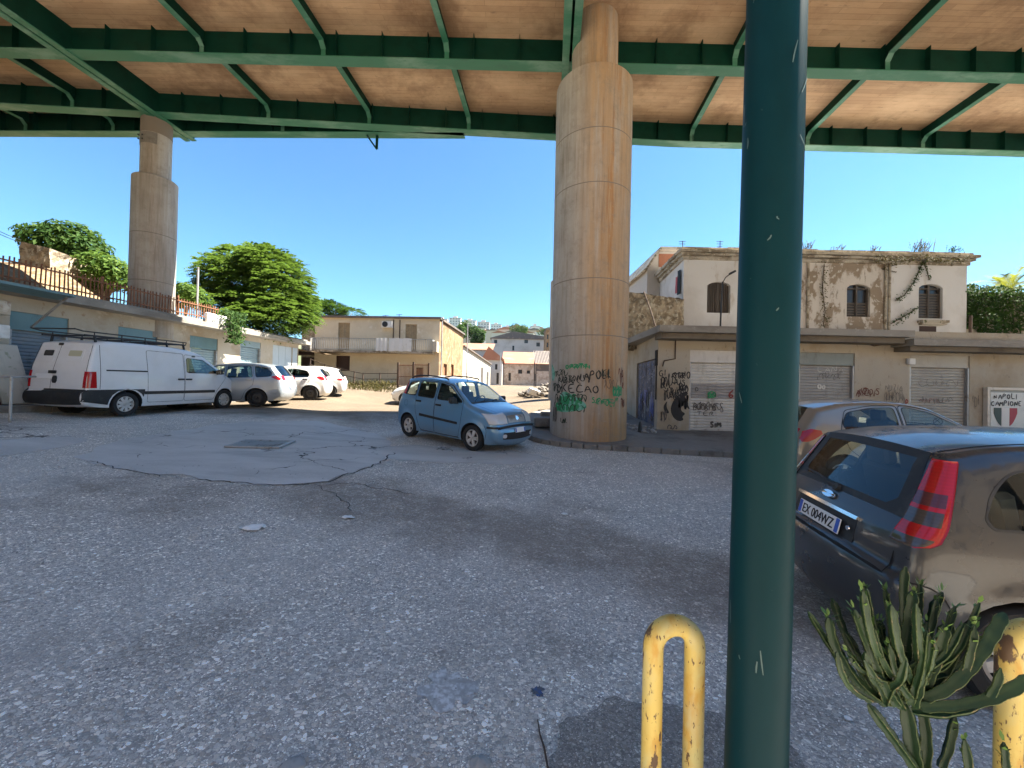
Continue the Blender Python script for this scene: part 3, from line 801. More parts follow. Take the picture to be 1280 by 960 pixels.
# heavy twin flanged pier beams
def pier_beam(x0, y0, y1, wid):
    w = MB(); f = MB(); z1 = ZF-.02
    a, c = Vector((bx_(x0, y0), y0, 0)), Vector((bx_(x0, y1), y1, 0)); d = (c-a).normalized(); nrm = Vector((d.y, -d.x, 0))
    for s in (-1, 1):
        o_ = nrm*s*wid*.5
        w.bar(a+o_+Vector((0, 0, z1+.03+.40)), c+o_+Vector((0, 0, z1+.03+.40)), .025, GD-.03)
        f.bar(a+o_+Vector((0, 0, z1)), c+o_+Vector((0, 0, z1)), .20, .035)
    w.bar(a+Vector((0, 0, z1+.35)), c+Vector((0, 0, z1+.35)), wid-.05, .02)
    g = w.build('pier_beam', M['green'], via, world=True)
    q = f.build('beam_flange', M['greenlit'], g); q.data.transform(WM[via.name].inverted())
pier_beam(-13.25, YN+.2, 15.1, .27)
pier_beam(1.5, YN+.2, 14.3, .27)
pier_beam(-27, YN+.2, 15.2, .27)
# deck slab, haunches, parapet
b = MB()
edge = [(x, (max(yB(x), yC(x)) if (yC(x) is not None and x <= -1.5) else yB(x))+.55) for x in xs]
n = len(xs)
for z in (slab_z, slab_z+.30):
    b.add([(x, YN, z) for x in xs]+[(x, y, z) for x, y in edge], [(i, i+1, n+i+1, n+i) for i in range(n-1)])
b.add([(x, y, z) for z in (slab_z, slab_z+.30) for x, y in edge], [(i, i+1, n+i+1, n+i) for i in range(n-1)])
b.add([(x, YN, z) for z in (slab_z, slab_z+.30) for x in xs], [(i, i+1, n+i+1, n+i) for i in range(n-1)])
b.build('deck_slab', M['soffit'], via, world=True)
b = MB()
for (x0, y0), (x1, y1) in zip(edge[:-1], edge[1:]): b.bar((x0, y0-.12, slab_z+.7), (x1, y1-.12, slab_z+.7), .2, .8)
b.bar((XL, YN+.15, slab_z+.7), (XR, YN+.15, slab_z+.7), .2, .8)
b.build('parapet', M['bridgeconc'], via, world=True)
# loop bracket hanging under the edge girder
p = at(466, 166, 14.55)
b = MB()
q0 = Vector((p.x-.22, p.y, ZF-.0)); q1 = Vector((p.x+.17, p.y, ZF)); q2 = Vector((p.x+.15, p.y+.03, ZF-.5))
b.bar(q0, q2, .09, .05, bev=.01); b.bar(q1, q2, .09, .06, up=(0, 1, 0), bev=.01)
b.build('drain_bracket', M['green'], via, world=True)

# ------------------------------------------------------------------ columns
def column(label, x, y, zb, zt, r_low, r_up, zstep, m, n=48, joints=(), seg=True):
    t = thing('bridge_column', label, 'column', (x, y, zb))
    b = MB(); prof = [(r_low, -.4)]
    for z in np.arange(0.0, zstep-zb, .5): prof.append((r_low, float(z)))
    prof += [(r_low, zstep-zb-.03), (r_low-.03, zstep-zb)]
    if r_up: prof += [(r_up+.01, zstep-zb+.02)]
    else: prof += [(0.01, zstep-zb)]
    b.lathe(prof, n); b.build('lower_shaft', m, t, smooth=40)
    if r_up:
        b = MB(); b.lathe([(r_up, zstep-zb-.05), (r_up, (zstep+zt)/2-zb), (r_up, zt-zb)], n)
        b.build('upper_shaft', m, t, smooth=40)
    if joints:
        b = MB()
        for z in joints: b.lathe([(r_low+.0015, z-.012), (r_low+.004, z-.004), (r_low+.004, z+.004), (r_low+.0015, z+.012)], n)
        b.build('joint_ring', M['joint'], t, smooth=True)
    return t
MCX, MCY, MCR = 2.13, 10.75, 1.045
zb_main = gz(MCX, MCY)+PAVE_H
main_col = column('big round concrete viaduct column streaked orange and covered with green and black graffiti at its foot', MCX, MCY, zb_main, slab_z, MCR, .63, 9.85, M['colstain'], 64,
                  joints=(2.6, 4.05, 6.5, 7.9))
LCX, LCY = -13.28, 14.1
left_col = column('tall grey concrete viaduct column rising behind the rusty fence on the left', LCX, LCY, 3.4, ZF, .645, .44, 8.80, M['colplain'], 48, joints=(1.6, 3.3))
b = MB(); b.lathe([(.453, 6.55), (.455, 6.56), (.455, 6.95), (.453, 6.96)], 48, a0=math.pi*1.02, a1=math.pi*1.75); b.build('collar', M['kerb'], left_col, smooth=40)
b = MB(); b.lathe([(.444, 6.98), (.446, 6.99), (.446, 7.54)], 48); b.build('dark_band', M['joint'], left_col, smooth=40)
b = MB()
for dx in (-.12, .03):
    for dz in (6.68, 6.82): b.box((dx-.12, -.445, dz), (.05, .05, .05), bev=.01)
b.build('bolt_plate', M['iron'], left_col)
second_col = column('pale shorter pillar mostly hidden behind the big graffitied column', 2.66, 20, gz(2.66, 20), 7, .76, 0, 7.05, M['colplain'], 32)
for nm, (x, y) in (('tall plain viaduct column on the left beyond the garages', (-27.6, 14.1)), ('plain viaduct column to the right behind the parked cars', (17.2, 10.75))):
    pass

# ------------------------------------------------------------------ spray painted writing
SF = {'A': [[(0, 0), (.45, 1), (.9, 0)], [(.2, .4), (.75, .42)]], 'B': [[(0, 0), (0, 1), (.6, .9), (.65, .62), (.05, .52), (.75, .4), (.7, .05), (0, 0)]],
      'C': [[(.8, .85), (.4, 1), (.02, .6), (.08, .15), (.45, 0), (.85, .15)]], 'D': [[(0, 0), (.05, 1), (.6, .85), (.8, .45), (.55, .08), (0, 0)]],
      'E': [[(.75, 1), (0, .98), (0, 0), (.8, .02)], [(0, .5), (.6, .52)]], 'F': [[(.8, 1), (0, 1), (0, 0)], [(0, .55), (.6, .55)]],
      'G': [[(.8, .85), (.35, 1), (0, .55), (.15, .05), (.65, 0), (.8, .4), (.45, .42)]], 'H': [[(0, 0), (0, 1)], [(.75, 0), (.75, 1)], [(0, .5), (.75, .5)]],
      'I': [[(.1, 0), (.12, 1)]], 'K': [[(0, 0), (0, 1)], [(.7, 1), (.05, .5), (.75, 0)]], 'L': [[(0, 1), (0, 0), (.7, .02)]],
      'M': [[(0, 0), (.08, 1), (.42, .4), (.8, 1), (.9, 0)]], 'N': [[(0, 0), (.05, 1), (.7, .02), (.75, 1)]], 'O': [[(.4, 1), (.02, .7), (.1, .15), (.5, 0), (.82, .4), (.7, .85), (.4, 1)]],
      'P': [[(0, 0), (.03, 1), (.6, .95), (.68, .6), (.04, .48)]], 'R': [[(0, 0), (.03, 1), (.6, .92), (.62, .6), (.05, .5), (.75, 0)]], 'S': [[(.7, .88), (.3, 1), (.05, .75), (.6, .45), (.65, .12), (.3, 0), (0, .15)]],
      'T': [[(0, 1), (.85, 1)], [(.42, 1), (.4, 0)]], 'U': [[(0, 1), (.05, .2), (.4, 0), (.72, .2), (.75, 1)]], 'X': [[(0, 0), (.7, 1)], [(0, 1), (.75, 0)]], 'Y': [[(0, 1), (.4, .5), (.8, 1)], [(.4, .5), (.38, 0)]],
      'Z': [[(0, 1), (.75, 1), (0, 0), (.8, 0)]], '6': [[(.6, 1), (.1, .6), (.02, .2), (.35, 0), (.65, .25), (.4, .5), (.05, .3)]], ' ': []}
def ribbons(lines, w, surf, seed=1, lift=.004, smooth=True):
    """lines: polylines in surface metres (u, v); surf(u, v, lift) -> 3-D"""
    r = random.Random(seed); b = MB()
    for ln in lines:
        P = chaikin(ln, 2, False) if len(ln) > 2 and smooth else list(ln)
        P = densify(P, .05, False)
        P = [Vector(p) for p in P]; L = []
        for i, p in enumerate(P):
            t = P[min(i+1, len(P)-1)]-P[max(i-1, 0)]
            t = t.normalized() if t.length > 1e-6 else Vector((1, 0))
            nn = Vector((-t.y, t.x)); ww = w*.5*r.uniform(.75, 1.2)*(.6 if i in (0, len(P)-1) else 1)
            L.append((p+nn*ww, p-nn*ww))
        li = lift+r.uniform(0, .003)
        vs = [surf(q.x, q.y, li) for pr in L for q in pr]
        b.add(vs, [(2*i, 2*i+1, 2*i+3, 2*i+2) for i in range(len(P)-1)])
    return b
def word(s, u, v, h, wr=.7, jit=.06, seed=1, slant=0.0, rise=0.0):
    r = random.Random(seed); out = []; x = u
    for k, ch in enumerate(s):
        sc = r.uniform(.85, 1.12); dy = r.uniform(-.08, .08)*h+rise*(x-u)
        for ln in SF.get(ch, []):
            out.append([(x+(px*wr+py*slant+r.uniform(-jit, jit))*h*sc, v+dy+(py+r.uniform(-jit, jit))*h*sc) for px, py in ln])
        x += h*wr*(.55 if ch == 'I' else 1.12)
    return out
def on_column(u, v, lift):
    an = -math.pi/2+u/MCR
    return ((MCR+lift)*math.cos(an), (MCR+lift)*math.sin(an), v)
# u is measured along the surface from the line that faces the viewer's axis
u0 = -.19
G = []
def col_word(s, px, py, hpx, m, w, name='graffiti', seed=1, wr=.7, **k):
    # place from measured photo pixel: 48.0 px per metre on the near face
    s_ = (px-735)/49.0; u = MCR*math.asin(max(-.985, min(.985, s_/MCR)))+u0
    v = (549-py)/49.5
    ribbons(word(s, u, v, hpx/49.5, wr, seed=seed, **k), w, on_column, seed).build(name, M[m], main_col)
col_word('OPATTI', 706, 463, 5.5, 'spray_green', .035, wr=1.0)
col_word('NAPOLI', 721, 479, 11, 'spray_black', .030, seed=3, wr=.62, rise=.12)
col_word('PARTE', 697, 481, 8, 'spray_dark', .030, seed=4, wr=.6)
col_word('DI', 695, 494, 11, 'spray_black', .035, seed=5, wr=.75)
col_word('KECAO', 702, 493, 10, 'spray_black', .032, seed=6, wr=.92)
col_word('BUFFA', 699, 507, 9.5, 'spray_green', .07, seed=7, wr=.62)
col_word('GRITAP', 694, 517, 9.5, 'spray_green', .08, seed=8, wr=.66)
col_word('SEMOLI', 739, 505, 7, 'spray_green', .028, seed=9, wr=.75, rise=-.18)
col_word('GED', 765, 496, 9, 'spray_green', .04, seed=10, wr=.45)
col_word('N', 774, 474, 9, 'spray_brown', .03, seed=11, wr=.9)
col_word('R', 777, 487, 9, 'spray_brown', .025, seed=13, wr=.5)
col_word('A', 703, 533, 7, 'spray_dark', .03, seed=12)
col_word('IL', 755, 473, 9, 'spray_dark', .022, seed=14)
# mint ground patch behind the green words and on the shaded left side
def mint(pts, m='spray_mint', lift=.0025):
    vo, tr = cdt_fill(densify(pts, .08), .10)
    b = MB(); b.add([on_column(p.x, p.y, lift) for p in vo], tr); b.build('spray_patch', M[m], main_col)
def cp(px, py): return (MCR*math.asin(max(-.99, min(.99, (px-735)/49.0/MCR)))+u0, (549-py)/49.5)
r = random.Random(5)
mint(chaikin([cp(*p) for p in ((694, 518), (697, 503), (702, 491), (712, 494), (722, 500), (732, 506), (733, 512), (727, 515), (716, 517), (706, 519))], 2))
mint(chaikin([cp(*p) for p in ((687.5, 478), (686.5, 466), (686, 456), (687, 455), (690, 462), (692, 470), (690, 478))], 2))

def scrawl(u, v, w, h, n, seed):
    """looping unreadable tag"""
    r = random.Random(seed); out = []; x = u
    for k in range(n):
        c = (x, v+r.uniform(-.15, .15)*h); a0 = r.uniform(0, 6.28); tw = r.choice((-1, 1)); m_ = r.randint(5, 11)
        out.append([(c[0]+w/n*(q/m_*r.uniform(.7, 1.3)+.35*math.cos(a0+tw*q*.9)), c[1]+h*.5*math.sin(a0+tw*q*.9)*r.uniform(.6, 1.1)) for q in range(m_)]); x += w/n
    return out
for k, (px, py, w, h, n, m, wd) in enumerate(((692, 468, .45, .16, 4, 'spray_dark', .022), (698, 476, .9, .20, 7, 'spray_black', .020), (745, 468, .35, .22, 3, 'spray_dark', .018), (690, 489, .35, .26, 3, 'spray_dark', .034), (693, 504, .25, .30, 3, 'spray_dark', .03), (700, 500, .75, .22, 6, 'spray_dark', .022), (698, 512, .8, .2, 6, 'spray_dark', .018), (744, 502, .7, .14, 5, 'spray_green', .022), (764, 488, .34, .30, 3, 'spray_green', .030), (772, 470, .2, .5, 3, 'spray_brown', .020), (776, 505, .16, .25, 2, 'spray_brown', .035), (701, 530, .2, .14, 2, 'spray_dark', .02), (712, 459, .5, .10, 4, 'spray_green', .03), (752, 480, .4, .3, 3, 'spray_grey', .014), (690, 520, .2, .5, 3, 'spray_grey', .03))):
    s_ = (px-735)/49.0; u = MCR*math.asin(max(-.985, min(.985, s_/MCR)))+u0
    ribbons(scrawl(u, (549-py)/49.5, w, h, n, 100+k), wd, on_column, k, .008).build('graffiti', M[m], main_col)
# cracks that run along the edge of the old repair and out into the yard
def ground_crack(pix, w, seed):
    r = random.Random(seed); P = px_poly(pix); P = densify(P, .10, False); w *= .5
    P = [(x+r.uniform(-.045, .045), y+r.uniform(-.045, .045)) for x, y in P]
    o = ribbons([P], w, lambda x, y, l: (x, y, gz(x, y)+.0055+l*.1), seed, .004, False).build('road_crack', M['crack']); structure(o)
for k, (pix, w) in enumerate((([(248, 600), (300, 604), (340, 607), (380, 606), (404, 604), (430, 594), (452, 588), (472, 580), (494, 566)], .05), ([(404, 607), (440, 604), (478, 612), (520, 618)], .025),
        ([(112, 576), (150, 587), (205, 596)], .03), ([(394, 606), (418, 618), (440, 640)], .02), ([(360, 548), (384, 540), (402, 543), (440, 537), (466, 540)], .04), ([(300, 540), (322, 545), (352, 543)], .03), ([(470, 560), (520, 557), (560, 562), (640, 563), (690, 575)], .02), ([(640, 585), (700, 592), (760, 590)], .018))): ground_crack(pix, w, 60+k)
# ------------------------------------------------------------------ helpers for walls with openings
def wall_grid(us, zs, holes, fn, thick=.25):
    """wall in (u, z) with rectangular holes; fn(u, z, depth) -> 3-D; depth 0 = outer face. Reveals are built."""
    US = sorted(set(list(us)+[h[0] for h in holes]+[h[1] for h in holes])); ZS = sorted(set(list(zs)+[h[2] for h in holes]+[h[3] for h in holes]))
    b = MB()
    for i in range(len(US)-1):
        for j in range(len(ZS)-1):
            cu, cz = (US[i]+US[i+1])/2, (ZS[j]+ZS[j+1])/2
            if any(h[0] < cu < h[1] and h[2] < cz < h[3] for h in holes): continue
            b.add([fn(US[i], ZS[j], 0), fn(US[i+1], ZS[j], 0), fn(US[i+1], ZS[j+1], 0), fn(US[i], ZS[j+1], 0)], [(0, 1, 2, 3)])
    for a, c, z0, z1 in holes:
        for (ua, za, ub, zb_) in ((a, z0, c, z0), (c, z0, c, z1), (c, z1, a, z1), (a, z1, a, z0)):
            b.add([fn(ua, za, 0), fn(ub, zb_, 0), fn(ub, zb_, thick), fn(ua, za, thick)], [(0, 1, 2, 3)])
    return b
def shutter(fn, u0, u1, z0, z1, parent, mats, d=.12, pitch=.095, bands=None, seed=0):
    """ribbed roller shutter set d behind the wall face"""
    n = max(2, int((z1-z0)/pitch)); b = MB(); p = (z1-z0)/n
    for k in range(n):
        za = z0+k*p
        prof = [(za, d), (za+p*.12, d-.004), (za+p*.3, d-.020), (za+p*.7, d-.020), (za+p*.88, d-.004), (za+p, d)]
        mi = 0
        if bands and bands[0] < za < bands[1]: mi = 1
        for (a, da), (c, dc) in zip(prof[:-1], prof[1:]):
            b.add([fn(u0, a, da), fn(u1, a, da), fn(u1, c, dc), fn(u0, c, dc)], [(0, 1, 2, 3)], mi)
    o = b.build('roller_shutter', mats, parent, world=True)
    e = MB()
    for s, uu in ((1, u0), (-1, u1)):
        e.add([fn(uu, z0, .01), fn(uu+s*.05, z0, .01), fn(uu+s*.05, z1, .01), fn(uu, z1, .01), fn(uu+s*.05, z0, d+.02), fn(uu+s*.05, z1, d+.02)], [(0, 1, 2, 3), (1, 4, 5, 2)])
    e.add([fn(u0+.05, z0+.002, d-.05), fn(u1-.05, z0+.002, d-.05), fn(u1-.05, z0+.08, d-.05), fn(u0+.05, z0+.08, d-.05), fn(u0+.05, z0+.08, d), fn(u1-.05, z0+.08, d)], [(0, 1, 2, 3), (3, 2, 5, 4)])
    um = (u0+u1)/2
    e.build('guide_rail', M['galv'], o).data.transform(WM[parent.name].inverted())
    return o
def fbox(b, fn, u0, u1, z0, z1, d0, d1, mi=None):
    vs = [fn(u, z, d) for u in (u0, u1) for z in (z0, z1) for d in (d0, d1)]
    b.add(vs, [(0, 1, 3, 2), (4, 6, 7, 5), (0, 4, 5, 1), (2, 3, 7, 6), (0, 2, 6, 4), (1, 5, 7, 3)], mi)
def rough_grid(b, p00, p10, p11, p01, nu, nv, amp, seed, nrm, mi=None):
    r = random.Random(seed); p00, p10, p11, p01 = map(Vector, (p00, p10, p11, p01)); nrm = Vector(nrm)
    vs = []
    for i in range(nu+1):
        for j in range(nv+1):
            u, v = i/nu, j/nv
            p = p00*(1-u)*(1-v)+p10*u*(1-v)+p11*u*v+p01*(1-u)*v
            vs.append(p+nrm*r.uniform(-amp, amp))
    b.add(vs, [(i*(nv+1)+j, (i+1)*(nv+1)+j, (i+1)*(nv+1)+j+1, i*(nv+1)+j+1) for i in range(nu) for j in range(nv)], mi)

# ------------------------------------------------------------------ right: garages in front of a decayed house
FY = 12.3                                             # garage front
ZG = gz(9, 12)+PAVE_H
def rx(px, d): return at(px, 480, d).x
def rz(px, py, d): return at(px, py, d).z
gar = thing('garage_row', 'low ochre garage row with three roller shutters under a flat roof slab on the right', 'garages', (9, FY, ZG))
RF = lambda u, z, d: (u, FY+d, z)
XC = rx(822, FY)                                      # left corner
XE = 26.0
zt = rz(900, 420, FY-.1)                              # wall top just under the slab
sh = []                                               # openings from the photo
for (p0, p1) in ((862, 952), (998, 1068), (1137, 1212)): sh.append((rx(p0, FY), rx(p1, FY)))
sh += [(17.6, 19.8), (21.4, 23.6)]
za = ZG-.5
holes = [(a, c, ZG+.02, ZG+2.62) for a, c in sh]
b = wall_grid([XC, XE], [za, zt+.3], holes, RF, .2)
# left side wall, its opening for the painted doors, back and right
sx = lambda y: XC+.10*(y-FY)
SF_ = lambda u, z, d: (sx(u)+d, u, z)
b2 = wall_grid([FY, 18.5], [za, zt+.3], [(12.62, 15.3, ZG+.02, ZG+2.35)], SF_, .2)
b.add(b2.v, b2.f)
b.add([(XE, FY, za), (XE, 18.5, za), (XE, 18.5, zt+.3), (XE, FY, zt+.3), (sx(18.5), 18.5, za), (sx(18.5), 18.5, zt+.3)], [(0, 1, 2, 3), (1, 4, 5, 2)])
b.build('wall', M['plaster_r'], gar, world=True)
zsh = ZG+2.22
shmats = [[M['sh_white'], M['sh_band']], [M['sh_grey']], [M['sh_beige']], [M['sh_grey']], [M['sh_beige']]]
fas = ['sh_white', 'fascia_pale', 'sh_beige', 'fascia_pale', 'sh_beige']
SHO = []
for i, (a, c) in enumerate(sh):
    o = shutter(RF, a, c, ZG+.02, zsh, gar, shmats[i], bands=(ZG+1.0, ZG+1.55) if i == 0 else None)
    SHO.append(o)
    f = MB(); fbox(f, RF, a+.003, c-.003, zsh+.005, ZG+2.617, .03, .10); f.build('fascia_panel', M[fas[i]], gar, world=True)
f = MB()
for k in range(4):
    fbox(f, SF_, 12.64+k*.665, 13.28+k*.665, ZG+.05, ZG+2.33, .06, .10)
f.build('painted_door', M['mural'], gar, world=True)
f = MB(); fbox(f, SF_, 12.33, 12.58, ZG+2.1, ZG+2.6, -.03, -.002); fbox(f, SF_, 12.40, 12.50, ZG+1.0, ZG+2.1, -.02, -.002)
f.build('vent_panel', M['gap'], gar, world=True)
# roof slab with overhang, two levels
ZS0 = rz(900, 408, FY-.7)
f = MB()
xstep = rx(1141, FY-.7)
f.span((XC-.25, FY-.75, ZS0-.20), (xstep, 18.6, ZS0)); f.span((xstep+.002, FY-.72, ZS0-.44), (XE+.2, 18.6, ZS0-.24))
f.build('roof_slab', M['slab'], gar, world=True)
f = MB()
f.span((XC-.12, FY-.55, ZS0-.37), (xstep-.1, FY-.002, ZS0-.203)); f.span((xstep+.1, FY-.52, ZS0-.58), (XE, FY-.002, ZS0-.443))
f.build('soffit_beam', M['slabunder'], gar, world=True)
# stone ledge / pipe details
f = MB(); p0 = Vector((rx(843, FY)-.0, FY-.03, zt)); f.tube([p0, p0-Vector((0, 0, .75)), p0-Vector((.35, 0, .82)), p0-Vector((.4, 0, 1.0))], .022, 6)
p0 = Vector((rx(1066, FY)+.12, FY-.03, zt)); f.tube([p0+Vector((.1, 0, -.05)), p0+Vector((.5, -.02, -.2)), p0+Vector((.9, 0, -.12)), p0+Vector((1.5, 0, -.15))], .02, 6)
f.build('wall_pipe', M['rustdark'], gar, world=True)
# writing on the garages
def on_front(u, z, lift): return (u, FY-lift, z)
def on_shut(u, z, lift): return (u, FY+.12-.022-lift, z)
inv = WM[gar.name].inverted()
def gword(s, px, py, hpx, m, w, surf=on_front, d=FY, seed=1, parent=None, **k):
    sc = F_PX/d; u = rx(px, d); z = rz(px, py, d)
    o = ribbons(word(s, u, z, hpx/sc, seed=seed, **k), w, surf, seed).build('graffiti', M[m], parent or gar)
    o.data.transform(inv)
gword('SGRO', 842, 473, 8, 'spray_black', .035, seed=1, wr=.6)
gword('IUS', 843, 481, 7, 'spray_black', .03, seed=2, wr=.8)
gword('GI', 824, 470, 8, 'spray_black', .03, seed=3, wr=.7)
gword('IKO', 846, 490, 8, 'spray_black', .03, seed=4, wr=.7)
gword('RIS', 826, 486, 14, 'spray_black', .04, seed=5, wr=.6, rise=.5)
gword('TEBO', 832, 497, 8, 'spray_grey', .03, seed=6, wr=.6)
gword('AZ', 1070, 494, 9, 'spray_brown', .035, seed=7, wr=.9)
gword('COS', 1078, 493, 8, 'spray_brown', .03, seed=8, wr=.9)
gword('NUZIA', 1107, 488, 8, 'spray_grey', .012, seed=9, wr=.55)
gword('CARLA', 1107, 500, 7, 'spray_grey', .012, seed=10, wr=.55)
gword('R', 1132, 509, 10, 'spray_red', .035, seed=11, wr=.5)
gword('X', 886, 498, 8, 'spray_green', .035, on_shut, FY+.1, 12, wr=1.2)
gword('B', 888, 497, 9, 'spray_green', .03, on_shut, FY+.1, 13, wr=.9)
gword('6', 911, 498, 11, 'spray_red', .05, on_shut, FY+.1, 14, wr=.9)
gword('BOMBAB', 867, 512, 8, 'spray_grey', .028, on_shut, FY+.1, 15, wr=.55)
gword('TER', 872, 519, 5, 'spray_grey', .022, on_shut, FY+.1, 16, wr=1.4)
gword('D', 869, 489, 5, 'spray_grey', .022, on_shut, FY+.1, 17, wr=1)
gword('S', 900, 516, 14, 'spray_grey', .025, on_shut, FY+.1, 18, wr=.5)
gword('SIM', 889, 534, 6, 'spray_grey', .06, on_shut, FY+.1, 19, wr=.8)
gword('OO', 1022, 486, 5, 'sh_white', .05, on_shut, FY+.1, 20, wr=1.0)
gword('LANA', 1022, 465, 7, 'sh_white', .014, on_shut, FY+.1, 21, wr=1.1)
gword('NAPOLI', 1150, 503, 5, 'spray_red', .010, on_shut, FY+.1, 22, wr=1.0)
gword('O', 1166, 533, 10, 'spray_grey', .022, on_shut, FY+.1, 23, wr=1.5)
gword('X', 1168, 530, 7, 'spray_grey', .02, on_shut, FY+.1, 24, wr=1.6)
# the big black sprayed claw
sc = F_PX/FY
def px2(px, py): return (rx(px, FY), rz(px, py, FY))
for k, pts in enumerate((((838, 512), (842, 500), (850, 492), (858, 489), (861, 492), (855, 497), (857, 503), (852, 508), (852, 514), (858, 517), (853, 521), (856, 525), (849, 527), (842, 522)), ((829, 508), (835, 500), (833, 508), (838, 517), (832, 516)))):
    vo, tr = cdt_fill(chaikin([px2(*p) for p in pts], 2), .1)
    q = MB(); q.add([on_front(p.x, p.y, .003) for p in vo], tr); q.build('graffiti', M['spray_black'], gar, world=True)
def gscrawl(px, py, wpx, hpx, n, m, wd, seed, surf=on_front, d=FY):
    o = ribbons(scrawl(rx(px, d), rz(px, py, d), wpx*d/F_PX, hpx*d/F_PX, n, seed), wd, surf, seed, .007).build('graffiti', M[m], gar); o.data.transform(inv)
for k, a in enumerate(((825, 478, 16, 14, 5, 'spray_black', .03), (830, 492, 24, 16, 6, 'spray_black', .026), (848, 484, 12, 10, 4, 'spray_black', .03), (844, 468, 14, 8, 4, 'spray_black', .024), (848, 503, 14, 18, 4, 'spray_black', .06), (826, 520, 8, 14, 3, 'spray_grey', .03), (1072, 490, 24, 10, 5, 'spray_brown', .02), (1106, 496, 26, 16, 7, 'spray_grey', .012), (836, 533, 12, 6, 3, 'spray_grey', .03), (1215, 500, 10, 14, 3, 'spray_grey', .014))): gscrawl(*a, 200+k)
for k, a in enumerate(((868, 508, 34, 10, 7, 'spray_grey', .022), (884, 494, 12, 9, 3, 'spray_green', .03), (1150, 500, 40, 8, 8, 'spray_grey', .010), (1020, 470, 30, 8, 6, 'spray_grey', .012), (1150, 478, 50, 10, 6, 'spray_grey', .010))): gscrawl(*a, 300+k, surf=on_shut, d=FY+.1)
def on_side(u, z, l): return (sx(u)+.058-l, u, z)
for k in range(9):
    o = ribbons(scrawl(12.7+.27*k, ZG+.6+.13*(k % 5), .5, .7, 4, 400+k), (.05, .03, .04)[k % 3], on_side, k, .006).build('graffiti', (M['spray_black'], M['plateblue'], M['signgrey'])[k % 3], gar); o.data.transform(inv)
# NAPOLI CAMPIONE board on the wall
sgx0, sgx1 = rx(1233, FY-.1), rx(1233, FY-.1)+1.62
sgz1 = rz(1236, 484, FY-.1); sgz0 = sgz1-1.50
sg = thing('sign_board', 'white framed board with lettering and a dark, white and red shield, on the garage wall', 'sign', ((sgx0+sgx1)/2, FY-.02, sgz0))
f = MB(); e = .09
for a, c in (((sgx0, sgz0), (sgx1, sgz0+e)), ((sgx0, sgz1-e), (sgx1, sgz1)), ((sgx0, sgz0+e), (sgx0+e, sgz1-e)), ((sgx1-e, sgz0+e), (sgx1, sgz1-e))):
    f.span((a[0], FY-.14, a[1]), (c[0], FY-.012, c[1]), bev=.008)
f.build('frame', M['signframe'], sg, world=True)
f = MB(); f.span((sgx0+e, FY-.075, sgz0+e), (sgx1-e, FY-.02, sgz1-e)); f.build('back_panel', M['signgrey'], sg, world=True)
f = MB(); f.span((sgx0+e+.07, FY-.09, sgz0+e+.06), (sgx1-e-.07, FY-.077, sgz1-e-.07)); f.build('board', M['signwhite'], sg, world=True)
def text(s, x, z, h, y, m, parent, w=None, name='lettering', rot=None, inv_=None):
    cu = bpy.data.curves.new(name, 'FONT'); cu.body = s; cu.size = h/.70; cu.extrude = .002; cu.resolution_u = 3
    to = bpy.data.objects.new(name, cu); COL.objects.link(to)
    bpy.context.view_layer.update()
    me = bpy.data.meshes.new_from_object(to.evaluated_get(bpy.context.evaluated_depsgraph_get())); me.name = name
    COL.objects.unlink(to); bpy.data.objects.remove(to)
    xs_ = [v.co.x for v in me.vertices]; x0, x1 = min(xs_), max(xs_)
    if w: me.transform(Matrix.Diagonal((w/(x1-x0), 1, 1, 1)) @ Matrix.Translation((-(x0+x1)/2, 0, 0)))
    else: me.transform(Matrix.Translation((-x0, 0, 0)))
    if rot is None: rot = Matrix.Translation((x, y, z)) @ Matrix.Rotation(R(90), 4, 'X')
    me.transform(rot)
    me.materials.clear(); me.materials.append(m)
    o = bpy.data.objects.new(name, me); COL.objects.link(o); o.parent = parent
    if parent is not None: me.transform(WM[parent.name].inverted())
    return o
tx = rx(1257.5, FY-.1)
L1 = ribbons(word('NAPOLI', tx-.37, sgz1-.36, .155, .80, .03, 31), .030, lambda u, z, l: (u, FY-.092-l, z), 1).build('lettering', M['ink'], sg, world=True)
L2 = ribbons(word('CAMPIONE', tx-.45, sgz1-.58, .16, .74, .03, 32), .030, lambda u, z, l: (u, FY-.092-l, z), 2).build('lettering', M['ink'], sg, world=True)
shw, sht, shb = .37, sgz1-.645, sgz1-1.25
def shield(x0, x1):
    up = [(x0, sht), (x1, sht)]
    def low(x): return shb+(abs(x-tx)/shw)**2.6*(sht-shb)*.72
    return up+[(x, low(x)) for x in np.linspace(x1, x0, 9)]
for x0, x1, m in ((tx-shw, tx-shw*.36, 'sign_dark'), (tx-shw*.33, tx+shw*.33, 'sign_w'), (tx+shw*.36, tx+shw, 'sign_red')):
    q = MB(); q.prism(shield(x0, x1), FY-.098, FY-.0905, lambda u, v, w: (u, w, v)); q.build('shield', M[m], sg, world=True)
# rubbish heap and small clutter at the foot of the pier corner
b = MB(); r = random.Random(3)
for k in range(30):
    x = XC-r.uniform(.05, .95); y = 12.1+r.uniform(-.5, .7); s = r.uniform(.03, .10)
    b.box((x, y, gz(x, y)+PAVE_H+s*.35), (s*1.4, s, s*.8), M=Matrix.Rotation(r.uniform(0, 3), 3, 'Z'), bev=s*.2)
single(b, 'rubble', M['stone'], 'small broken bricks heaped at the corner of the painted doors', 'rubble', (XC-.5, 12, ZG))
b = MB(); p = Vector((rx(801, 11.6), 11.6, gz(4, 11.6)+PAVE_H)); b.lathe([(.05, 0), (.06, .12), (.045, .25), (.02, .33), (0.001, .34)], 10, p)
single(b, 'bottle', M['iron'], 'small dark bottle standing on the pavement by the painted doors', 'bottle', p, smooth=50)

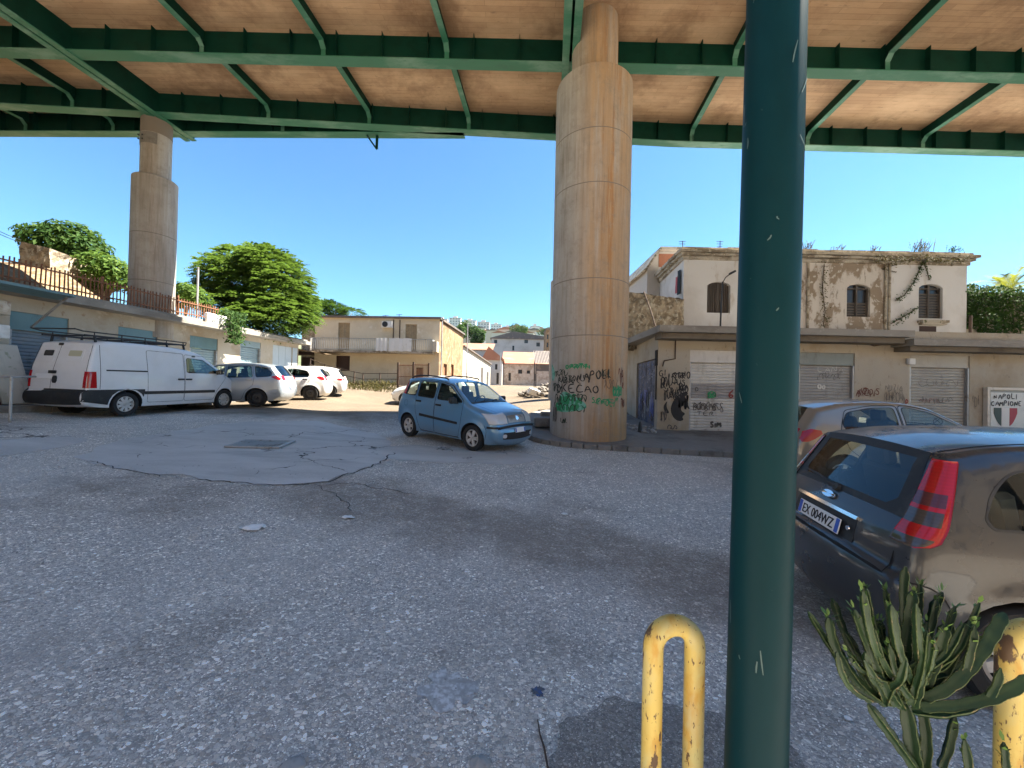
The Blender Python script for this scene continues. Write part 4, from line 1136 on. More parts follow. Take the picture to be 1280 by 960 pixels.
# the decayed upper house
HY = 15.6
hx0, hx1 = rx(852, HY), rx(1207, HY)
hz1 = rz(1000, 325, HY); hz0 = ZS0-.05
house = thing('old_house', 'decayed lilac grey house with arched windows and weeds on its cornice above the right garages', 'house', ((hx0+hx1)/2, HY, hz0))
HF = lambda u, z, d: (u, HY+d, z)
wins = [(882, 911, 352, 391), (1057, 1086, 355, 396), (1147, 1177, 355, 398)]
hw = [(rx(a, HY), rx(c, HY), rz((a+c)/2, zb_, HY), rz((a+c)/2, zt_, HY)) for a, c, zt_, zb_ in wins]
xm0, xm1 = rx(990, HY), rx(1104, HY)
# front wall: arched openings by CDT
def arch(a, c, z0, z1, e=0.0):
    k = (c-a)/2; h = .16
    return [(a-e, z0-e), (c+e, z0-e)]+[(c+e-(2*(k+e))*t, z1-h+(h+e)*math.sin(math.pi*t)**.6) for t in (0, .12, .3, .5, .7, .88, 1)]
def front_part(x0, x1, m):
    outer = densify([(x0, hz0), (x1, hz0), (x1, hz1), (x0, hz1)], .5)
    hs = [arch(*w_) for w_ in hw if w_[0] > x0 and w_[1] < x1]
    V = [Vector(p) for p in outer]; E = [(i, (i+1) % len(V)) for i in range(len(V))]
    for h in hs:
        k = len(V); V += [Vector(p) for p in h]; E += [(k+i, k+(i+1) % len(h)) for i in range(len(h))]
    r_ = delaunay_2d_cdt(V, E, [], 0, 1e-5); b = MB(); tr = []
    for f in r_[2]:
        c = sum((r_[0][i] for i in f), Vector((0, 0)))/3
        if in_poly(c.x, c.y, outer) and not any(in_poly(c.x, c.y, h) for h in hs): tr.append(tuple(f))
    b.add([HF(p.x, p.y, 0) for p in r_[0]], tr)
    for h in hs:
        for i in range(len(h)):
            a, c = h[i], h[(i+1) % len(h)]
            b.add([HF(*a, 0), HF(*c, 0), HF(*c, .22), HF(*a, .22)], [(0, 1, 2, 3)])
    b.build('front_wall', m, house, world=True)
front_part(hx0, xm0, M['plaster_u']); front_part(xm0, xm1, M['plaster_p']); front_part(xm1, hx1, M['plaster_u'])
hxs = lambda y: hx0+.10*(y-HY)
b = MB()
b.add([(hx0, HY, hz0), (hxs(20.5), 20.5, hz0), (hxs(20.5), 20.5, hz1), (hx0, HY, hz1), (hx1, HY, hz0), (hx1+.5, 20.5, hz0), (hx1+.5, 20.5, hz1), (hx1, HY, hz1)], [(0, 1, 2, 3), (4, 5, 6, 7), (1, 5, 6, 2), (3, 2, 6, 7)])
b.build('side_wall', M['plaster_u'], house, world=True)
for i, w_ in enumerate(hw):
    h = arch(*w_)
    q = MB(); q.prism(h, .16, .19, lambda u, v, w: HF(u, v, w)); pane = q.build('window', M['darkwin'] if i else M['shutterwood'], house, world=True)
    q = MB(); a, c, z0, z1 = w_; m_ = (a+c)/2; e = .05
    if i == 0:
        for k in range(13):
            x = a+.03+(c-a-.06)*k/12; q.span((x-.018, HY+.12, z0+.03), (x+.018, HY+.158, z1-.06))
        q.span((m_-.04, HY+.10, z0+.02), (m_+.04, HY+.118, z1-.01))
    else:
        fbox(q, HF, a, a+e, z0, z1-.14, .09, .158); fbox(q, HF, c-e, c, z0, z1-.14, .09, .158); fbox(q, HF, m_-.035, m_+.035, z0+.002, z1-.02, .085, .158)
        fbox(q, HF, a+e, c-e, z0+.001, z0+e, .095, .158); fbox(q, HF, a+e, c-e, z1-.20, z1-.15, .095, .158); fbox(q, HF, a+e, c-e, z0+.55, z0+.59, .10, .158)
        for k in range(9):
            if i == 1 and k > 4: continue
            fbox(q, HF, a+e, m_-.04, z0+.08+k*.11, z0+.15+k*.11, .11, .15); fbox(q, HF, m_+.04, c-e, z0+.08+k*.11, z0+.15+k*.11, .11, .15)
    o = q.build('shutter_frame', M['shutterwood'], pane); o.data.transform(WM[house.name].inverted())
# sill and balcony stub under the third window
q = MB(); a, c, z0, z1 = hw[2]; fbox(q, HF, a-.05, c+.05, z0-.20, z0-.10, -.22, -.002); fbox(q, HF, a, c, z0-.28, z0-.2, -.18, -.002); q.build('sill', M['cornice'], house, world=True)
q = MB(); fbox(q, HF, a+.03, c-.25, z0-.62, z0-.32, -.006, -.002); q.build('hole', M['brownwin'], house, world=True)
# cornice in steps, roughened
def cornice_steps():
    q = MB(); r_ = random.Random(4)
    for (za_, zb_, d) in ((hz1-.10, hz1+.06, .06), (hz1+.062, hz1+.16, .17), (hz1+.162, hz1+.28, .26), (hz1+.282, hz1+.42, .12)):
        x = hx0-d
        while x < hx1+d:
            w = r_.uniform(.35, .8); x2 = min(x+w, hx1+d)
            dd = d+r_.uniform(-.018, .012)
            q.span((x, HY-dd, za_+r_.uniform(0, .012)), (x2-.003, HY+.4, zb_-r_.uniform(0, .03)))
            x = x2
        y = HY+.4
        while y < 20.5:
            y2 = min(y+r_.uniform(.4, .8), 20.5); xx = hxs(y)
            q.span((xx-d+r_.uniform(-.015, .015), y, za_), (xx+.3, y2-.003, zb_-r_.uniform(0, .03))); y = y2
    return q
cornice_steps().build('cornice', M['cornice'], house, world=True)
q = MB()
for px in (1104, 1108.5, 1007):
    q = MB(); x = rx(px, HY); q.tube([(x, HY-.06, hz0), (x, HY-.06, hz1-.1)], .045, 8); q.build('drain_pipe', M['cornice'], house, world=True)
q = MB(); q.tube([(hx1+.05, HY-.1, hz0), (hx1+.05, HY-.1, rz(1210, 395, HY))], .05, 8)
q.build('drain_pipe', M['rustdark'], house, world=True)
# penthouse with pitched roof behind the left corner
q = MB(); y0, y1 = 19.0, 24.0
xa, xb = rx(806.5, y0), rx(856, y0)+.4
zA, zB = rz(808, 333, y0), rz(850, 315.5, y0)
vs = [(xa, y0, hz0), (xb, y0, hz0), (xb, y0, zB), (xa+.5, y0, zB), (xa, y0, zA)]
q.prism([(v[0], v[2]) for v in vs], y0, y1, lambda u, v, w: (u, w, v)); q.build('penthouse_wall', M['farwhite'], house, world=True)
q = MB(); q.bar((xa-.16, y0+2.4, zA-.22), (xa+.52, y0+2.4, zB+.06), 5.4, .10, up=(0, 0, 1)); q.span((xa+.53, y0-.3, zB+.02), (xb+.4, y1, zB+.16))
q.build('penthouse_roof', M['cornice'], house, world=True)
q = MB(); q.span((xa+.55, y0-.02, zB-.75), (xa+1.7, y0-.004, zB-.1)); q.build('loggia', M['tiles'], house, world=True)
# lower rubble wall left of the house
q = MB(); y0 = 15.45; xw0, xw1 = rx(770, y0), hx0-.02
zr0, zr1 = rz(800, 364, y0), rz(850, 374, y0)
rough_grid(q, (xw0, y0, hz0-.3), (xw1, y0, hz0-.3), (xw1, y0, zr1), (xw0, y0, zr0), 26, 14, .045, 4, (0, 1, 0))
rough_grid(q, (xw0, y0, zr0), (xw1, y0, zr1), (xw1, y0+.5, zr1+.05), (xw0, y0+.5, zr0+.05), 26, 2, .04, 5, (0, 0, 1))
q.add([(xw0, y0+.5, hz0-.3), (xw1, y0+.5, hz0-.3), (xw1, y0+.5, zr1+.05), (xw0, y0+.5, zr0+.05), (xw0, y0, hz0-.3), (xw0, y0, zr0)], [(0, 1, 2, 3), (4, 0, 3, 5)])
single(q, 'rubble_wall', M['rubble'], 'rough rubble stone wall above the garage roof beside the big column', 'wall', (xw0, y0, hz0-.3))
q = MB(); a = at(805, 365, 15.3); c = at(820, 410, 14.6); q.tube([a, (a+c)/2+Vector((0, 0, .05)), c, Vector((c.x+.1, c.y, ZS0))], .03, 6)
single(q, 'drain_pipe', M['rustdark'], 'thin slanting rusty pipe across the rubble stone wall', 'pipe', (c.x+.1, c.y, ZS0))
# washing hung on the house's left side
for px, pyt, pyb, m, lab in ((837, 346, 366, 'sign_red', 'pink red cloth hung on the left side of the lilac grey house'), (844, 338, 368, 'sign_dark', 'dark cloth hung next to the pink red one on the lilac grey house')):
    d = 16.2 if px < 840 else 15.95; x = hxs(d)-.06; z1_, z0_ = rz(px, pyt, d), rz(px, pyb, d)
    q = MB(); n_ = 8
    vs = []
    for i in range(n_+1):
        for j in range(6):
            vs.append((x+.025*math.sin(i*1.9+j*.3)-.01, d-.13+.26*i/n_*(1-.12*j/5), z1_+(z0_-z1_)*j/5))
    q.add(vs, [(i*6+j, (i+1)*6+j, (i+1)*6+j+1, i*6+j+1) for i in range(n_) for j in range(5)])
    q.add([(p[0]-.012, p[1], p[2]) for p in vs], [(i*6+j+1, (i+1)*6+j+1, (i+1)*6+j, i*6+j) for i in range(n_) for j in range(5)])
    single(q, 'hanging_cloth', mat('washing_cloth', (.50, .14, .17) if px < 840 else (.03, .05, .07), .9), lab, 'cloth', (x, d, z0_), smooth=True)
# lamp on a pole standing on the garage roof
q0 = Vector((rx(899, 12.6), 12.6, ZS0)); zt_ = rz(900, 352, 12.6)
lp = thing('roof_lamp', 'thin pole with a tilted lamp standing on the garage roof before the first arched window', 'lamp', q0)
q = MB(); q.tube([q0, (q0.x+.02, q0.y, (q0.z+zt_)/2), (q0.x+.06, q0.y, zt_)], .028, 8); q.tube([(q0.x+.06, q0.y, zt_-.03), (q0.x+.13, q0.y-.03, zt_+.13), (q0.x+.27, q0.y-.1, zt_+.25)], .016, 6); q.build('pole', M['iron'], lp, world=True)
q = MB(); q.box((q0.x+.30, q0.y-.12, zt_+.27), (.20, .14, .07), M=Matrix.Rotation(-.5, 3, 'Y'), bev=.02); q.build('lamp_head', M['iron'], lp, world=True)
# aerials on the roof
for px, py, lab in ((850, 301, 'small aerial on the roof corner of the lilac grey house near the big column'), (897, 301, 'small aerial with a spread of rods on the roof above the first arched window')):
    x = rx(px, 17); zt_ = rz(px, py, 17); q = MB(); q.tube([(x, 17, hz1+.2), (x, 17, zt_)], .018, 6)
    for k in range(4 if px > 860 else 2):
        z = zt_-.03-k*.11; w = .16-.02*k; q.bar((x-w, 17, z), (x+w, 17.05, z+.02), .018, .018)
    q.bar((x-.1, 17.0, zt_-.3), (x+.25 if px > 860 else x, 17.2, zt_-.25), .018, .018)
    single(q, 'roof_aerial', M['iron'], lab, 'aerial', (x, 17, hz1+.2), 'aerials on the old house')
# ivy covered wall on the right of the house
iy = 15.9
q = MB(); xw0, xw1 = hx1+.12, 27.0; zi = rz(1240, 366, iy)
q.span((xw0, iy, hz0), (xw1, iy+.4, zi)); q.span((xw0, iy+.3, ZG-.5), (xw1, iy+4, hz0))
single(q, 'garden_wall', M['plaster_r'], 'high garden wall right of the lilac grey house, mostly hidden under ivy', 'wall', (xw0, iy, hz0))
# wall lamps / number plates on garages
for px, py, lab in ((1136, 452, 'small white meter box on the garage wall left of the beige shutter'),):
    q = MB(); p = Vector((rx(px, FY), FY-.06, rz(px, py, FY))); q.box(p, (.22, .11, .20), bev=.02); single(q, 'meter_box', M['white'], lab, 'box', p)

# ------------------------------------------------------------------ left: garage row with rusty fence
def WX(y): return -14.2+.104*y                        # wall line
Y0, Y1 = -6.0, 21.0
ZL = 3.80                                             # top of the roof slab
grow = thing('garage_row', 'long low cream garage row with blue grey shutters under a flat slab on the left', 'garages', (WX(10), 10, .6))
LF = lambda u, z, d: (WX(u)-d, u, z)
def ypx(px): return 14.2/(.104-(px-640)/F_PX)
lsh = [(ypx(10), ypx(84)), (ypx(146), ypx(195)), (ypx(236), ypx(271)), (ypx(299), ypx(325)), (ypx(340), ypx(372)), (5.2, 7.9), (1.2, 3.9), (-3, -.3)]
lh = []; zb_ = {}
for a, c in lsh:
    zg = gz(WX((a+c)/2)+.4, (a+c)/2)+.16
    lh.append((a, c, zg+.01, zg+2.45 if a < 19 else zg+2.25))
b = wall_grid([Y0, Y1], [0, ZL-.19], lh, LF, .25)
b.add([(WX(Y1), Y1, 0), (WX(Y1)-5, Y1, 0), (WX(Y1)-5, Y1, ZL-.19), (WX(Y1), Y1, ZL-.19), (WX(Y0), Y0, 0), (WX(Y0)-5, Y0, 0), (WX(Y0)-5, Y0, ZL-.19), (WX(Y0), Y0, ZL-.19)], [(0, 1, 2, 3), (4, 5, 6, 7)])
b.build('wall', M['plaster_l'], grow, world=True)
for i, ((a, c), h) in enumerate(zip(lsh, lh)):
    z0_, z1_ = h[2], h[3]
    if i == 4:
        q = MB()
        for k in range(4):
            w = (c-a)/4; fbox(q, LF, a+k*w+.01, a+(k+1)*w-.01, z0_, z1_-.01, .05, .10)
        q.build('plank_door', M['bluedoor'], grow, world=True); continue
    zf = z1_-.48 if i in (0, 1, 2) else z1_-.3
    shutter(LF, a, c, z0_, zf, grow, [M['sh_blue'] if i in (0, 1, 5, 6) else M['sh_teal']])
    q = MB(); fbox(q, LF, a+.003, c-.003, zf+.005, z1_-.004, .03, .10); q.build('fascia_panel', M['fascia'] if i in (0, 1, 2, 5, 6) else M['sh_teal'], grow, world=True)
q = MB(); xs_ = [Y0-.2, 4, 8, 12, 16, Y1+.65]
for i in range(len(xs_)-1):
    ya, yb = xs_[i], xs_[i+1]
    q.add([(GXL(y)-dx, y, z) for y in (ya, yb) for dx in (0, 9) for z in (ZL-.19, ZL)], [(0, 1, 3, 2), (4, 6, 7, 5), (0, 4, 5, 1), (2, 3, 7, 6), (1, 5, 7, 3), (0, 2, 6, 4)])
q.build('roof_slab', M['slab'], grow, world=True)
# terrace kerb on the slab
q = MB()
for i in range(len(xs_)-1): q.bar((GXL(xs_[i])-.32, xs_[i], ZL+.05), (GXL(xs_[i+1])-.32, xs_[i+1], ZL+.05), .22, .096)
q.build('terrace_kerb', M['slab'], grow, world=True)
# rusty railing
fe = thing('iron_fence', 'rusty iron bar fence along the roof edge of the left garages', 'fence', (GXL(10)-.32, 10, ZL+.1))
bars = MB(); rails = MB(); yend = ypx(262)
def fx(y): return GXL(y)-.32
r = random.Random(11); y = -5.0
while y < yend:
    h = .64+r.uniform(-.02, .03); l = r.uniform(-.02, .02)
    bars.bar((fx(y), y, ZL+.10), (fx(y)+l*.4, y+l, ZL+.10+h), .026, .026); y += .102
bars.build('bars', M['rust'], fe, world=True)
for z in (.12, .54): rails.bar((fx(-5)+.028, -5, ZL+.10+z), (fx(yend)+.028, yend, ZL+.10+z), .012, .04)
rails.build('rail', M['rust'], fe, world=True)
y = -5.0
while y < yend+.2:
    q = MB(); q.bar((fx(y)-.04, y+.07, ZL+.1), (fx(y)-.04, y+.07, ZL+.84), .055, .055); q.build('fence_post', M['rust'], fe, world=True); y += 2.4
# white box on the slab edge, dark cloth hanging beside it
yb = ypx(257); q = MB(); q.box((GXL(yb)-.12, yb, ZL+.2), (.12, 1.2, .38), M=Matrix.Rotation(-.10, 3, 'Z'), bev=.015)
single(q, 'plain_board', M['white'], 'blank white board at the end of the rusty fence on the garage roof', 'board', (GXL(yb), yb, ZL))
# tall thin pole by the fence
q = MB(); yb = ypx(238); q.tube([(fx(yb)-.1, yb, ZL), (fx(yb)-.1, yb, ZL+2.15)], .035, 8); single(q, 'thin_pole', M['galv'], 'thin pale pole standing behind the rusty fence right of the left column', 'pole', (fx(yb)-.1, yb, ZL))
# bracketed green canopy, sign boxes at the far left
cz = ZL-.22; yc0 = ypx(0)-2.2; yc1 = ypx(0)+.62
cn = thing('shop_canopy', 'small dark green flat canopy on a slanted strut at the left edge', 'canopy', (GXL(yc1)+.05, yc1, cz))
q = MB(); q.add([(WX(y)+dx, y, cz+dz+s) for y in (yc0, yc1) for dx, dz in ((.62, .03), (1.12, .12)) for s in (0, .06)], [(0, 1, 3, 2), (4, 6, 7, 5), (0, 4, 5, 1), (2, 3, 7, 6), (1, 5, 7, 3), (0, 2, 6, 4)])
q.build('canopy_panel', M['fascia'], cn, world=True)
q = MB(); q.bar((WX(yc1)+.04, yc1-.1, cz-.75), (WX(yc1)+1.0, yc1-.1, cz+.09), .04, .04); q.build('strut', M['galv'], cn, world=True)
for k, (zc, lab) in enumerate(((cz-.42, 'upper of two grey boxes on the wall under the green canopy'), (cz-1.02, 'lower of two grey boxes on the wall under the green canopy'))):
    q = MB(); yb = 9.35; q.box((-12.62, yb, zc+.02*k), (.42, .3, .34), bev=.02); single(q, 'wall_box', M['white'] if k else M['plaster_l'], lab, 'box', (WX(yb), yb, zc-.2), 'wall boxes')
# leaning marble slab and maroon panel
yb = 9.78; zg = gz(WX(yb)+.3, yb)+.16
q = MB(); a = Vector((WX(yb)+.72, yb-.05, zg)); c = a+Vector((-.52, .02, 1.50))
q.bar(a, c, .62, .06, up=(1, 0, .35), bev=.008); single(q, 'stone_slab', M['marble'], 'pale marble slab leaning on the garage wall left of the white van', 'slab', a)
q = MB(); a = Vector((WX(yb-.55)+.78, yb-.62, zg)); c = a+Vector((-.50, .02, 1.55))
q.bar(a, c, .46, .06, up=(1, 0, .35), bev=.008); single(q, 'wooden_board', M['maroon'], 'dark maroon board leaning beside the pale marble slab', 'board', a)
# street barrier at the left edge
yb = 8.35; xb = at(-10, 500, yb).x; zg = gz(xb, yb)
br = thing('street_barrier', 'low grey metal pedestrian rail at the left edge before the marble slab', 'barrier', (xb, yb, zg))
q = MB(); p1 = at(13, 516, 8.2); p2 = at(45, 478, 8.9); zt_ = p1.z+.72; zt_ = zg+.92
q.tube([(p1.x-1.6, 8.0, zt_), (p1.x-.02, 8.2, zt_), (at(44, 476, 8.9).x, 8.9, zt_+.02)], .024, 8); q.build('top_rail', M['galv'], br, world=True)
for x, y in ((p1.x, 8.2), (p1.x-1.4, 8.02)):
    q = MB(); q.tube([(x, y, gz(x, y)), (x, y, zt_)], .024, 8); q.build('leg', M['galv'], br, world=True)

# earth bank and ruin behind the fence
b = MB(); ys = np.linspace(-8, 40, 60); xo = np.linspace(0, 1, 24)
r = random.Random(8)
def bank(t, y):
    h = 2.45*max(.12, min(1, (23.5-y)/9.0))
    s = min(1, t/.16); s = s*s*(3-2*s)
    return ZL-.1+h*s*(.85+.15*math.sin(y*1.7)+.10*math.sin(y*4.1+t*9))+t*1.2
b.add([(WX(y)-2.6-26*t, y, bank(t, y)+r.uniform(-.05, .05)) for y in ys for t in xo], [(i*24+j, i*24+j+1, (i+1)*24+j+1, (i+1)*24+j) for i in range(59) for j in range(23)])
o = b.build('embankment', M['soil'], smooth=True); structure(o)
q = MB(); y0 = 15.4; xa, xb = at(25, 310, y0).x, at(62, 310, y0).x; z1_ = at(40, 302, y0).z
rough_grid(q, (xa, y0, 4.5), (xb, y0, 4.5), (xb, y0, z1_-.25), (xa, y0, z1_), 8, 10, .06, 3, (0, 1, 0)); rough_grid(q, (xb, y0, 4.5), (xb, y0+2.2, 4.5), (xb, y0+2.2, z1_-.5), (xb, y0, z1_-.25), 8, 10, .06, 4, (1, 0, 0))
q.add([(xa, y0+2.2, 4.5), (xa, y0+2.2, z1_), (xa, y0, 4.5), (xa, y0, z1_), (xb, y0+2.2, z1_-.5), (xb, y0, z1_-.25), (xb, y0+2.2, 4.5)], [(2, 0, 1, 3), (3, 5, 4, 1), (0, 6, 4, 1)])
single(q, 'ruined_wall', M['rubble'], 'crumbling tan stone ruin under the dark bush at the far left', 'ruin', (xa, y0, 4.5))
for k, (z, lab) in enumerate(((285, 'upper of two thin overhead wires at the far left'), (289, 'lower of two thin overhead wires at the far left'))):
    a = at(-40, z-18, 13.0); c = at(26, 300+k*3, y0-.02); q = MB()
    q.tube([a.lerp(c, t)-Vector((0, 0, .25*t*(1-t)*4*.3)) for t in np.linspace(0, 1, 8)], .012, 5)
    single(q, 'overhead_wire', M['iron'], lab, 'wire', c, 'overhead wires')
# ------------------------------------------------------------------ the cream two storey house across the yard
YY = 30.0
yl, yr = at(393, 440, 30.4), at(549, 440, YY)
x0_, x1_ = yl.x, yr.x
zY0 = 1.0; zY1 = at(549, 399, YY).z
yh = thing('cream_house', 'cream two storey house with a long railed balcony beyond the yard', 'house', ((x0_+x1_)/2, YY, 1.4))
tl = (yl.y-YY)/(x0_-x1_)
YF = lambda u, z, d: (u, YY+tl*(u-x1_)+d, z)
def yx(px): return at(px, 440, YY+.2).x
def yz(px, py): return at(px, py, YY+.2).z
oh = [(yx(421), yx(436), yz(428, 438), yz(428, 403)), (yx(506.5), yx(521), yz(514, 440), yz(514, 405.5)), (yx(419), yx(437), yz(428, 463.5), yz(428, 444.5)), (yx(521), yx(530), yz(525, 478), yz(525, 459.5))]
b = wall_grid([x0_, x1_], [zY0, zY1], oh, YF, .25); b.build('front_wall', M['plaster_y'], yh, world=True)
YB = 37.9; xs2 = lambda y: x1_+.104*(y-YY)
SD = lambda u, z, d: (xs2(u)-d, u, z)
oh2 = [(31.3, 32.3, 1.2, 3.3), (33.6, 34.5, 1.2, 3.4)]
b = wall_grid([YY, YB], [zY0, zY1-.15], oh2, SD, .25); b.build('side_wall', M['plaster_o'], yh, world=True)
b = MB(); b.add([(x0_, yl.y, zY0), (x0_-1, YB, zY0), (x0_-1, YB, zY1), (x0_, yl.y, zY1), (xs2(YB), YB, zY0), (xs2(YB), YB, zY1)], [(0, 1, 2, 3), (1, 4, 5, 2)]); b.build('rear_wall', M['plaster_y'], yh, world=True)
for i, h in enumerate(oh):
    q = MB(); fbox(q, YF, h[0], h[1], h[2], h[3], .14, .2); o = q.build('window', M['beigewood'] if i in (0, 1) else (M['brownwin'] if i == 2 else M['rustdark']), yh, world=True)
    if i < 2:
        q = MB(); m_ = (h[0]+h[1])/2
        for a, c in ((h[0], m_-.02), (m_+.02, h[1])):
            fbox(q, YF, a, a+.07, h[2], h[3], .08, .139); fbox(q, YF, c-.07, c, h[2], h[3], .08, .139)
            for k in range(14): fbox(q, YF, a+.07, c-.07, h[2]+.05+k*(h[3]-h[2])/14, h[2]+.13+k*(h[3]-h[2])/14, .09, .139)
        e = q.build('louvre', M['beigewood'], o); e.data.transform(WM[yh.name].inverted())
for h in oh2:
    q = MB(); fbox(q, SD, h[0], h[1], h[2], h[3], .16, .22); q.build('door', M['rust'], yh, world=True)
q = MB(); r = random.Random(6)
fbox(q, YF, x0_-.1, x1_+.12, zY1+.002, zY1+.14, -.22, .5)
q.add([(x0_-.1, yl.y-.2, zY1+.14), (x1_+.12, YY-.2, zY1+.14), (xs2(YB)+.1, YB, zY1+.02), (x0_-1, YB, zY1+.02)], [(0, 1, 2, 3)])
q.bar((x1_+.02, YY+.52, zY1+.03), (xs2(YB)+.02, YB, zY1-.08), .34, .14); q.build('roof_edge', M['roofdark'], yh, world=True)
zb_ = yz(470, 439.5)
q = MB(); fbox(q, YF, x0_+.05, x1_-.35, zb_-.16, zb_, -.85, -.002); q.build('balcony_slab', M['cornice'], yh, world=True)
q = MB()
fbox(q, YF, x0_+.06, x1_-.36, zb_+.90, zb_+.94, -.83, -.79); fbox(q, YF, x0_+.06, x1_-.36, zb_+.08, zb_+.11, -.83, -.79)
u = x0_+.06
while u < x1_-.36: fbox(q, YF, u, u+.025, zb_+.11, zb_+.90, -.825, -.80); u += .14
for u in (x0_+.06, x1_-.40): fbox(q, YF, u, u+.04, zb_, zb_+.94, -.83, -.002)
q.build('balcony_railing', M['galv'], yh, world=True)
q = MB(); fbox(q, YF, yx(543), yx(549), zb_, yz(546, 428.5), -.80, -.003); q.build('balcony_pier', M['whitewall'], yh, world=True)
for px, (p0, p1), lab in ((481, (474.5, 488.5), 'narrower white cloth hung over the balcony rail of the cream house'), (504, (490.5, 518.5), 'wider white cloth hung over the balcony rail of the cream house')):
    q = MB(); vs = []; a, c = yx(p0), yx(p1)
    for i in range(15):
        for j in range(6):
            vs.append(YF(a+(c-a)*i/14, zb_+.98-1.0*j/5-.02*math.sin(i), -.87-.02*math.sin(i*1.3)-.012*j))
    q.add(vs, [(i*6+j, (i+1)*6+j, (i+1)*6+j+1, i*6+j+1) for i in range(14) for j in range(5)]); q.add([(p[0], p[1]+.012, p[2]) for p in vs], [(i*6+j+1, (i+1)*6+j+1, (i+1)*6+j, i*6+j) for i in range(14) for j in range(5)])
    single(q, 'hanging_cloth', M['cloth'], lab, 'cloth', vs[0], 'cloths on the balcony', smooth=True)
ac = thing('air_conditioner', 'white air conditioner high on the front of the cream house', 'air conditioner', YF(yx(484), yz(484, 410), -.3))
q = MB(); a, c = yx(478), yx(491); fbox(q, YF, a, c, yz(484, 410), yz(484, 402.5), -.34, -.03); q.build('casing', M['white'], ac, world=True)
q = MB(); ce = Vector(YF((a*2+c)/3, yz(484, 406.2), -.345)); q.lathe([(.001, 0), (.22, .0), (.22, .02), (.001, .02)], 20, ce, Matrix.Rotation(R(90), 3, 'X')); q.build('fan_grille', M['iron'], ac, world=True)
for px in (499.5, 491.5):
    q = MB(); q.tube([YF(yx(px), zY1-.1, -.04), YF(yx(px), zb_+.02, -.04)], .04, 6); q.build('drain_pipe', M['rustdark'], yh, world=True)
# brown recessed annexe to the left of the house
q = MB(); a = at(379, 440, 31.5); q.span((a.x, 31.2, 1), (x0_-.02, 34, zY1-.25)); an = single(q, 'brown_annexe', M['rubble'], 'brown stone annexe against the left end of the cream house', 'annexe', (a.x, 31.2, 1))
q = MB(); q.span((a.x-.3, 30.6, zb_-.3), (x0_-.03, 31.19, zb_-.1)); q.span((a.x+.1, 31.15, 1.2), (x0_-.1, 31.195, zb_-.5)); o = q.build('dark_opening', M['brownwin']); o.parent = an; o.data.transform(Matrix.Translation((-a.x, -31.2, -1)))
# rail fence stepping down the bank, and the gate
fp = [at(388, 448, 27.0), at(406, 455, 26.6), at(425, 460, 26.2), at(443, 464, 26.0), at(454, 466, 25.8), at(475, 466, 25.6), at(497, 466, 25.4)]
rf = thing('rail_fence', 'thin iron rail fence stepping down the weedy bank before the cream house', 'fence', fp[3])
for p in fp[:-1]:
    q = MB(); q.bar(p, (p.x, p.y, gz(p.x, p.y)-.2), .06, .06, up=(0, 1, 0)); q.build('fence_post', M['rustdark'], rf, world=True)
q = MB()
for dz in (-.05, -.42, -.8):
    for a, c in zip(fp[:-1], fp[1:]): q.bar(a+Vector((0, 0, dz)), c+Vector((0, 0, dz)), .035, .04)
q.build('rail', M['rustdark'], rf, world=True)
gp = [(497.8, 453), (517, 452.5), (536.2, 454)]
gt = thing('iron_gate', 'tall rusty iron gate between dark posts before the cream house', 'gate', at(517, 480, 25.4))
for px, py in gp:
    t_ = at(px, py, 25.4); q = MB(); q.bar(t_, (t_.x, t_.y, gz(t_.x, t_.y)-.2), .11, .11, up=(0, 1, 0)); q.build('gate_post', M['rustdark'], gt, world=True)
for (a, c) in zip(gp[:-1], gp[1:]):
    q = MB(); A, C = at(a[0], a[1]+2, 25.4), at(c[0], c[1]+2, 25.4); zg = gz(A.x, A.y)
    for k in range(1, 12):
        x = A.x+(C.x-A.x)*k/12; q.bar((x, A.y, zg+.1), (x, A.y, A.z), .022, .022, up=(0, 1, 0))
    for z in (zg+.15, A.z-.08, (zg+A.z)/2): q.bar((A.x+.06, A.y+.02, z), (C.x-.06, A.y+.02, z), .03, .04)
    q.build('gate_leaf', M['rust'], gt, world=True)

# ------------------------------------------------------------------ the walls and houses down the lane
SL = lambda y: xs2(YB)+.104*(y-YB)
q = MB(); z0 = 1.0
za, zb2 = at(578, 433, YB).z, at(613, 456, 55).z
q.add([(SL(YB)+.02, YB+.01, z0), (SL(55), 55, z0), (SL(55), 55, zb2), (SL(YB)+.02, YB+.01, za), (SL(YB)-3, YB+.01, z0), (SL(YB)-3, YB+.01, za+.3), (SL(55)-3, 55, z0), (SL(55)-3, 55, zb2+.3)], [(0, 1, 2, 3), (4, 0, 3, 5), (1, 6, 7, 2), (3, 2, 7, 5)])
wl = single(q, 'lane_building', M['whitewall'], 'long low whitewashed building with a sloping top edge along the lane', 'building', (SL(45), 45, z0))
off = Vector((SL(45), 45, z0))
for y, w, h in ((48.5, 1.6, 2.9), (52.5, 1.2, 2.5)):
    q = MB(); q.span(Vector((SL(y)-.05, y-w/2, z0))-off, Vector((SL(y)+.2, y+w/2, z0+h))-off); o = q.build('door', M['galv']); o.parent = wl
q = MB(); q.bar(Vector((SL(YB)+.03, YB, za+.06))-off, Vector((SL(55)+.03, 55, zb2+.06))-off, .4, .12); o = q.build('roof_edge', M['roofdark']); o.parent = wl
